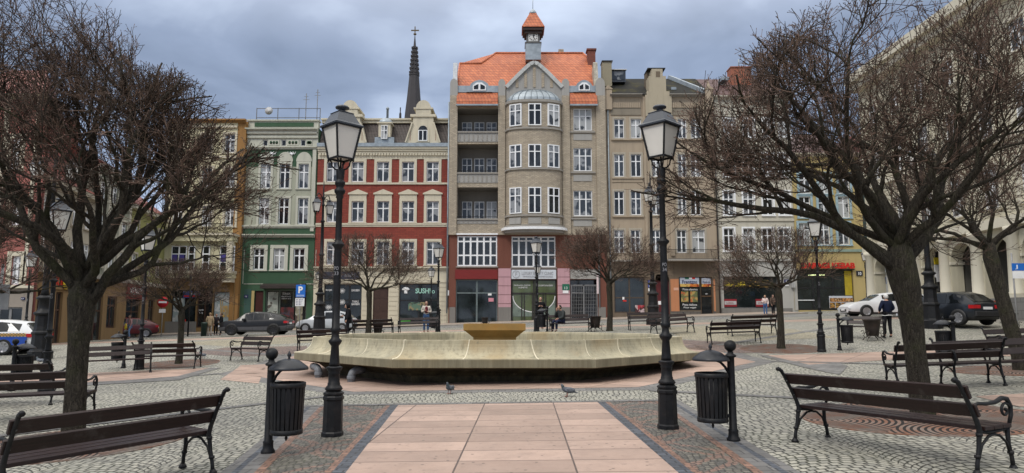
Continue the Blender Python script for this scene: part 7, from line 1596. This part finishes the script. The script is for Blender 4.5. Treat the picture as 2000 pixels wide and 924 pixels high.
def person(label, loc, rz, J, coat, legs, hair, shoes=None, H=1.7, coat_len=.0, hood=False, hairlong=False, gr=None, puffy=1.0, collar=None):
    """J: joints in metres for a 1.7 m figure facing +y: hip, chest, neck, head, and per side elbow, hand, knee, foot"""
    t = thing('person', loc, label, 'person', gr, rz); t.scale = (H/1.7,)*3
    j = dict(hip=(0,0,.92), waist=(0,0,1.08), chest=(0,.0,1.30), neck=(0,0,1.46), head=(0,.02,1.58))
    for s_, n_ in ((-1,'l'),(1,'r')): j['sh'+n_] = (s_*.17,0,1.38); j['el'+n_] = (s_*.24,-.03,1.12); j['ha'+n_] = (s_*.23,.06,.88); j['hp'+n_] = (s_*.09,0,.90); j['kn'+n_] = (s_*.10,.02,.50); j['an'+n_] = (s_*.10,0,.08); j['to'+n_] = (s_*.11,.14,.035)
    j.update(J); V = {k: Vector(v) for k, v in j.items() if isinstance(v, tuple)}
    def c(k, r): return (*V[k], r)
    def mid_(a, b_, f, r): q = V[a].lerp(V[b_], f); return (*q, r)
    ch = [[c('hip',.115), c('waist',.105), c('chest',.125), c('neck',.052), (*V['neck'].lerp(V['head'],.5), .055)]]
    for n_ in 'lr': ch.append([(0,2), c('sh'+n_,.06), mid_('sh'+n_,'el'+n_,.5,.047), c('el'+n_,.04), mid_('el'+n_,'ha'+n_,.6,.033), c('ha'+n_,.026)])
    for n_ in 'lr': ch.append([(0,0), c('hp'+n_,.088), mid_('hp'+n_,'kn'+n_,.5,.075), c('kn'+n_,.056), mid_('kn'+n_,'an'+n_,.35,.054), c('an'+n_,.038), c('to'+n_,.032)])
    hd = V['head']; yaw = j.get('yaw', 0); nod = j.get('nod', 0); MH = Matrix.Translation(hd) @ Matrix.Rotation(yaw, 4, 'Z') @ Matrix.Rotation(nod, 4, 'X')
    def face(v):
        if v.y > 0: v.y *= .96+.10*(v.z < 0); 
        if v.z < -.03: v.x *= .86
        return v
    parts = [ell((0,0,0), (.074,.092,.112), f=face), ell((0,.095,-.012), (.014,.022,.024), 8, 6), ell((-.077,-.005,-.005), (.012,.02,.03), 8, 6), ell((.077,-.005,-.005), (.012,.02,.03), 8, 6)]
    for p_ in parts: p_.xform(MH)
    for n_, s_ in (('l',-1),('r',1)):   # hands: palm, four fingers and a thumb
        h_ = V['ha'+n_]; d = (h_-V['el'+n_]).normalized(); sd_ = d.cross(Vector((0,1,0))); sd_ = (sd_ if sd_.length > .2 else d.cross(Vector((1,0,0)))).normalized(); up = sd_.cross(d)
        pm = MB(); pm.tube([h_, h_+d*.03, h_+d*.085], [.026,.036,.034], 8); parts.append(pm)
        for k in range(4):
            q0 = h_+d*.08+sd_*(-.027+.018*k); Lf = (.062,.072,.068,.052)[k]; fm = MB(); fm.tube([q0, q0+d*Lf*.5+up*.006, q0+d*Lf*.9+up*.022], [.0095,.009,.007], 6); parts.append(fm)
        th = MB(); q0 = h_+d*.02-sd_*.026; th.tube([q0, q0+d*.03-sd_*.022+up*.012, q0+d*.055-sd_*.024+up*.024], [.011,.010,.008], 6); parts.append(th)
    skinmesh('body', ch, SKIN, t, 1, parts)
    for s_ in (-1, 1):
        ey = ell((s_*.030,.083,.018), (.010,.008,.007), 8, 6); ey.xform(MH); ey.build('eye', BLACK, t)
    mo = ell((0,.088,-.052), (.022,.008,.006), 8, 4); mo.xform(MH); mo.build('mouth', mat('lips', (.30,.09,.08), .6) if 'lips' not in bpy.data.materials else bpy.data.materials['lips'], t)
    pf = puffy; cz = [[c('hip', (.165*pf+.01, .125*pf)) if 1 else 0, c('waist', .135*pf), c('chest', .158*pf), (*V['neck'].lerp(V['chest'],.35), .088*pf)]]
    if coat_len: q = V['hip']-Vector((0,0,coat_len)); cz = [[(*q, .165*pf), c('hip', .16*pf), c('waist', .14*pf), c('chest', .158*pf), (*V['neck'].lerp(V['chest'],.35), .088*pf)]]
    ci = 3 if coat_len else 2
    for n_ in 'lr': cz.append([(0,ci), c('sh'+n_,.082*pf), mid_('sh'+n_,'el'+n_,.5,.068*pf), c('el'+n_,.058*pf), mid_('el'+n_,'ha'+n_,.55,.052*pf), mid_('el'+n_,'ha'+n_,.93,.045*pf)])
    skinmesh('jacket', cz, coat, t)
    lg_ = [[c('hip',.125)]]
    for n_ in 'lr': lg_.append([(0,0), c('hp'+n_,.10), mid_('hp'+n_,'kn'+n_,.5,.085), c('kn'+n_,.07), mid_('kn'+n_,'an'+n_,.5,.063), mid_('kn'+n_,'an'+n_,.92,.056)])
    skinmesh('trousers', lg_, legs, t)
    for n_ in 'lr':
        a = V['an'+n_]; to = V['to'+n_]; skinmesh('shoe', [[(*(a+Vector((0,0,.0))), .05), (*(a.lerp(to,.35)+Vector((0,0,-.02))), .05), (*to, .042)]], shoes or BLACK, t)
    hp = ell((0,-.018,.022), (.086,.098,.108), f=lambda v: Vector((v.x, v.y if v.y < .03 else .03+(v.y-.03)*.55, v.z))); hp.v = [v for v in hp.v]
    hp.xform(MH)
    if hood:
        hp = ell((0,-.03,.01), (.12,.125,.145), f=lambda v: Vector((v.x*(1 if v.y < .03 else .8), v.y if v.y < .04 else .04+(v.y-.04)*.3, v.z))); hp.xform(MH); hp.build('hood', coat, t)
    else: hp.build('hair', hair, t)
    if hairlong: hb = ell((0,-.045,-.10), (.085,.055,.16)); hb.xform(MH); hb.build('long_hair', hair, t)
    return t
def cloth(n, c, v=.2): return mat(n, c, .9, 0, v, 9, .3, 40, .1)
HBR = mat('dark_brown_hair', (.03,.018,.012), .7, 0, .3, 30); HGR = mat('white_hair', (.55,.54,.52), .8, 0, .15, 30); HBL = mat('fair_hair', (.30,.20,.11), .7, 0, .25, 30); JEAN = cloth('blue_denim', (.07,.13,.26)); DARKT = cloth('black_trousers', (.015,.015,.018)); NVY = cloth('navy_jacket', (.012,.016,.035)); BCK = cloth('black_coat', (.014,.014,.016)); CRM = cloth('cream_jacket', (.55,.50,.44)); BEI = cloth('beige_coat', (.36,.27,.17)); PNKJ = cloth('dusty_pink_jumper', (.30,.17,.17)); GRNB = cloth('grey_green_jacket', (.045,.05,.05)); PNKW = cloth('pale_pink_jacket', (.62,.50,.47)); CHK = cloth('patterned_coat', (.10,.07,.055), .8); WH = cloth('white_cloth', (.6,.6,.58)); YLW = mat('yellow_bag', (.65,.48,.03), .5)
def feet(p): return (p[0], p[1], G(p[0], p[1])+.01)
# old man, seen from behind, hands in front
t = person('old man with white hair and dark jacket, back turned, beside the big flower pot', feet(at(1735,27.2)), .15, dict(elr=(.30,.0,1.12), har=(.20,.16,1.02), ell=(-.30,.0,1.12), hal=(-.20,.16,1.02), knl=(-.12,.03,.5), anl=(-.14,0,.08), tol=(-.17,.13,.035), knr=(.11,.03,.5), anr=(.12,0,.08), tor=(.15,.13,.035), head=(.0,.03,1.57)), NVY, DARKT, HGR, H=1.72, puffy=1.15)
b = MB(); b.tube([(.2*cos(q), .15*sin(q), .86+.01*sin(3*q)) for q in [2*pi*i/16 for i in range(17)]], .016, 6); b.build('shirt_hem', WH, t)
t = person('hooded person in a black coat just left of the fountain, seen from the side', feet(at(679,33.0)), 1.7, dict(elr=(.22,.06,1.14), har=(.18,.24,1.10), head=(0,.07,1.56), nod=-.3), BCK, DARKT, HBR, H=1.68, coat_len=.22, hood=True, puffy=1.2)
b = MB(); b.lathe([(.02,0),(.14,.03),(.16,.2),(.10,.3),(.02,.32)], 12, (.22,-.12,.72), sy=.6); b.build('shoulder_bag', mat('grey_bag', (.08,.08,.085), .8), t)
t = person('woman in an open cream jacket and jeans under the sushi lettering', feet(at(832,38.0)), pi+.2, dict(elr=(.25,.0,1.12), har=(.10,.20,1.18), ell=(-.25,.0,1.12), hal=(-.08,.2,1.12), knr=(.11,.06,.5)), CRM, JEAN, HBR, H=1.72, puffy=1.15, hairlong=True)
b = MB(); b.lathe([(.06,0),(.085,.1),(.08,.3),(.04,.36)], 12, (0,.125,1.04), sy=.5); b.build('maroon_jumper', cloth('maroon_knit', (.12,.02,.03)), t)
t = person('seated man in a dark padded jacket and cap on the bench behind the fountain', feet((at(1097,33.45)[0], 33.45)), pi-.9, dict(hip=(0,-.02,.50), waist=(0,-.02,.66), chest=(0,.03,.88), neck=(0,.08,1.03), head=(0,.13,1.15), shl=(-.17,.04,.95), shr=(.17,.04,.95), hpl=(-.09,.02,.50), hpr=(.09,.02,.50), knl=(-.12,.42,.52), knr=(.12,.42,.52), anl=(-.12,.44,.08), anr=(.12,.44,.08), tol=(-.12,.58,.035), tor=(.12,.58,.035), elr=(.24,.18,.72), har=(.08,.24,1.02), ell=(-.24,.14,.70), hal=(-.10,.32,.62), yaw=-.3), GRNB, cloth('dark_jeans', (.02,.025,.05)), mat('knit_cap', (.03,.025,.02), .95), H=1.75, puffy=1.2)
t = person('woman in a pale pink jacket and jeans before the galanteria window', feet(at(1497,55.0)), pi*.8, dict(elr=(.24,.02,1.14), har=(.05,.18,1.14)), PNKW, JEAN, HBL, H=1.62, puffy=1.25)
t = person('woman in a patterned dark coat before the galanteria window, right of her companion', feet(at(1512,55.2)), pi*1.15, dict(ell=(-.24,.02,1.14), hal=(-.05,.18,1.14)), CHK, DARKT, HBR, H=1.64, puffy=1.25, coat_len=.1)
t = person('woman in a dusty pink jumper with a yellow bag by the wine red car', feet(at(253,48.5)), pi*.75, dict(knl=(-.12,.10,.5), tol=(-.12,.2,.035), elr=(.25,.02,1.14), har=(.18,.18,1.0)), PNKJ, cloth('pale_denim', (.13,.20,.32)), HBR, H=1.66, hairlong=True)
b = MB(); b.lathe([(.02,0),(.16,.02),(.19,.2),(.12,.36),(.05,.42)], 12, (.26,.2,.66), sy=.5); b.build('yellow_bag', YLW, t)
t = person('woman in a long beige coat seen from behind at the yellow oriel house', feet(at(409,49.8)), .2, dict(), BEI, cloth('pale_tights', (.40,.34,.28)), HBL, H=1.66, coat_len=.30, puffy=1.25)
t = person('person in black with a white carrier bag beside the nose of the black crossover', feet(at(431,50.2)), pi*.6, dict(elr=(.26,.02,1.12), har=(.25,.10,.92)), BCK, DARKT, HBR, H=1.62, puffy=1.2)
b = MB(); b.lathe([(.02,0),(.15,.03),(.17,.25),(.1,.42),(.03,.5)], 12, (.26,.12,.34), sy=.6); b.build('carrier_bag', WH, t)
person('person in dark clothes between the beige coat and the white carrier bag', feet(at(421,50.6)), pi*1.3, dict(ell=(-.22,.08,1.16), hal=(-.08,.2,1.14)), cloth('charcoal_coat', (.03,.025,.028)), DARKT, HBR, H=1.58, puffy=1.1)
person('person in black standing behind the lamp post in front of the salon', feet(at(1056,37.0)), pi, dict(har=(.08,.2,1.2), hal=(-.08,.2,1.2)), BCK, DARKT, HBR, H=1.74, puffy=1.1)
# ================================================================ pigeons
PG = mat('pigeon_grey', (.085,.095,.115), .7, 0, .35, 25); PGH = mat('pigeon_neck', (.035,.06,.06), .45, 0, .4, 30); PGF = mat('pigeon_feet', (.30,.07,.05), .7)
def pigeon():
    t = thing('pigeon', (0,0,0), 'x', 'pigeon', 'grey pigeons on the paving')
    skinmesh('body', [[(-.02,0,.115,.055),(.05,0,.125,.058),(.085,0,.15,.04),(.105,0,.185,.026),(.112,0,.215,.024),(.13,0,.222,.018)],[(0,0),(-.08,0,.095,.040),(-.14,0,.075,(.026,.014)),(-.20,0,.06,(.024,.006))]], PG, t, 2)
    for s_ in (-1, 1):
        w = ell((-.03, s_*.048, .12), (.10,.014,.042)); o = w.build('wing', mat('pigeon_wing', (.13,.14,.16), .7, 0, .5, 40) if 'pigeon_wing' not in bpy.data.materials else bpy.data.materials['pigeon_wing'], t)
        f = MB(); f.tube([(.01,s_*.022,.075),(.012,s_*.024,.0)], .005, 6); 
        for a in (-.5, 0, .5): f.tube([(.012,s_*.024,.004),(.045*cos(a)+.012,s_*.024+.03*sin(a),.003)], .0035, 5)
        f.build('foot', PGF, t)
    n_ = ell((.095,0,.175), (.03,.032,.04)); n_.build('neck_ruff', PGH, t); k = MB(); k.tube([(.145,0,.222),(.168,0,.214)], [.008,.002], 6); k.build('beak', BLACK, t); return t
pg0 = pigeon(); used = False
for p, rz, lab in ((gp(878,770),radians(250),'pigeon on the pale setts left of the other, turned to the viewer'),(gp(1109,775),radians(190),'pigeon pecking on the pale setts right of the other, in front of the fountain'),(gp(395,700),radians(160),'pigeon by the slim tree grate on the left'),(gp(77,711),radians(170),'pigeon at the pink paving on the far left')):
    o = place(pg0, used, p+Vector((0,0,.006)), rz, lab, 1.1); used = True
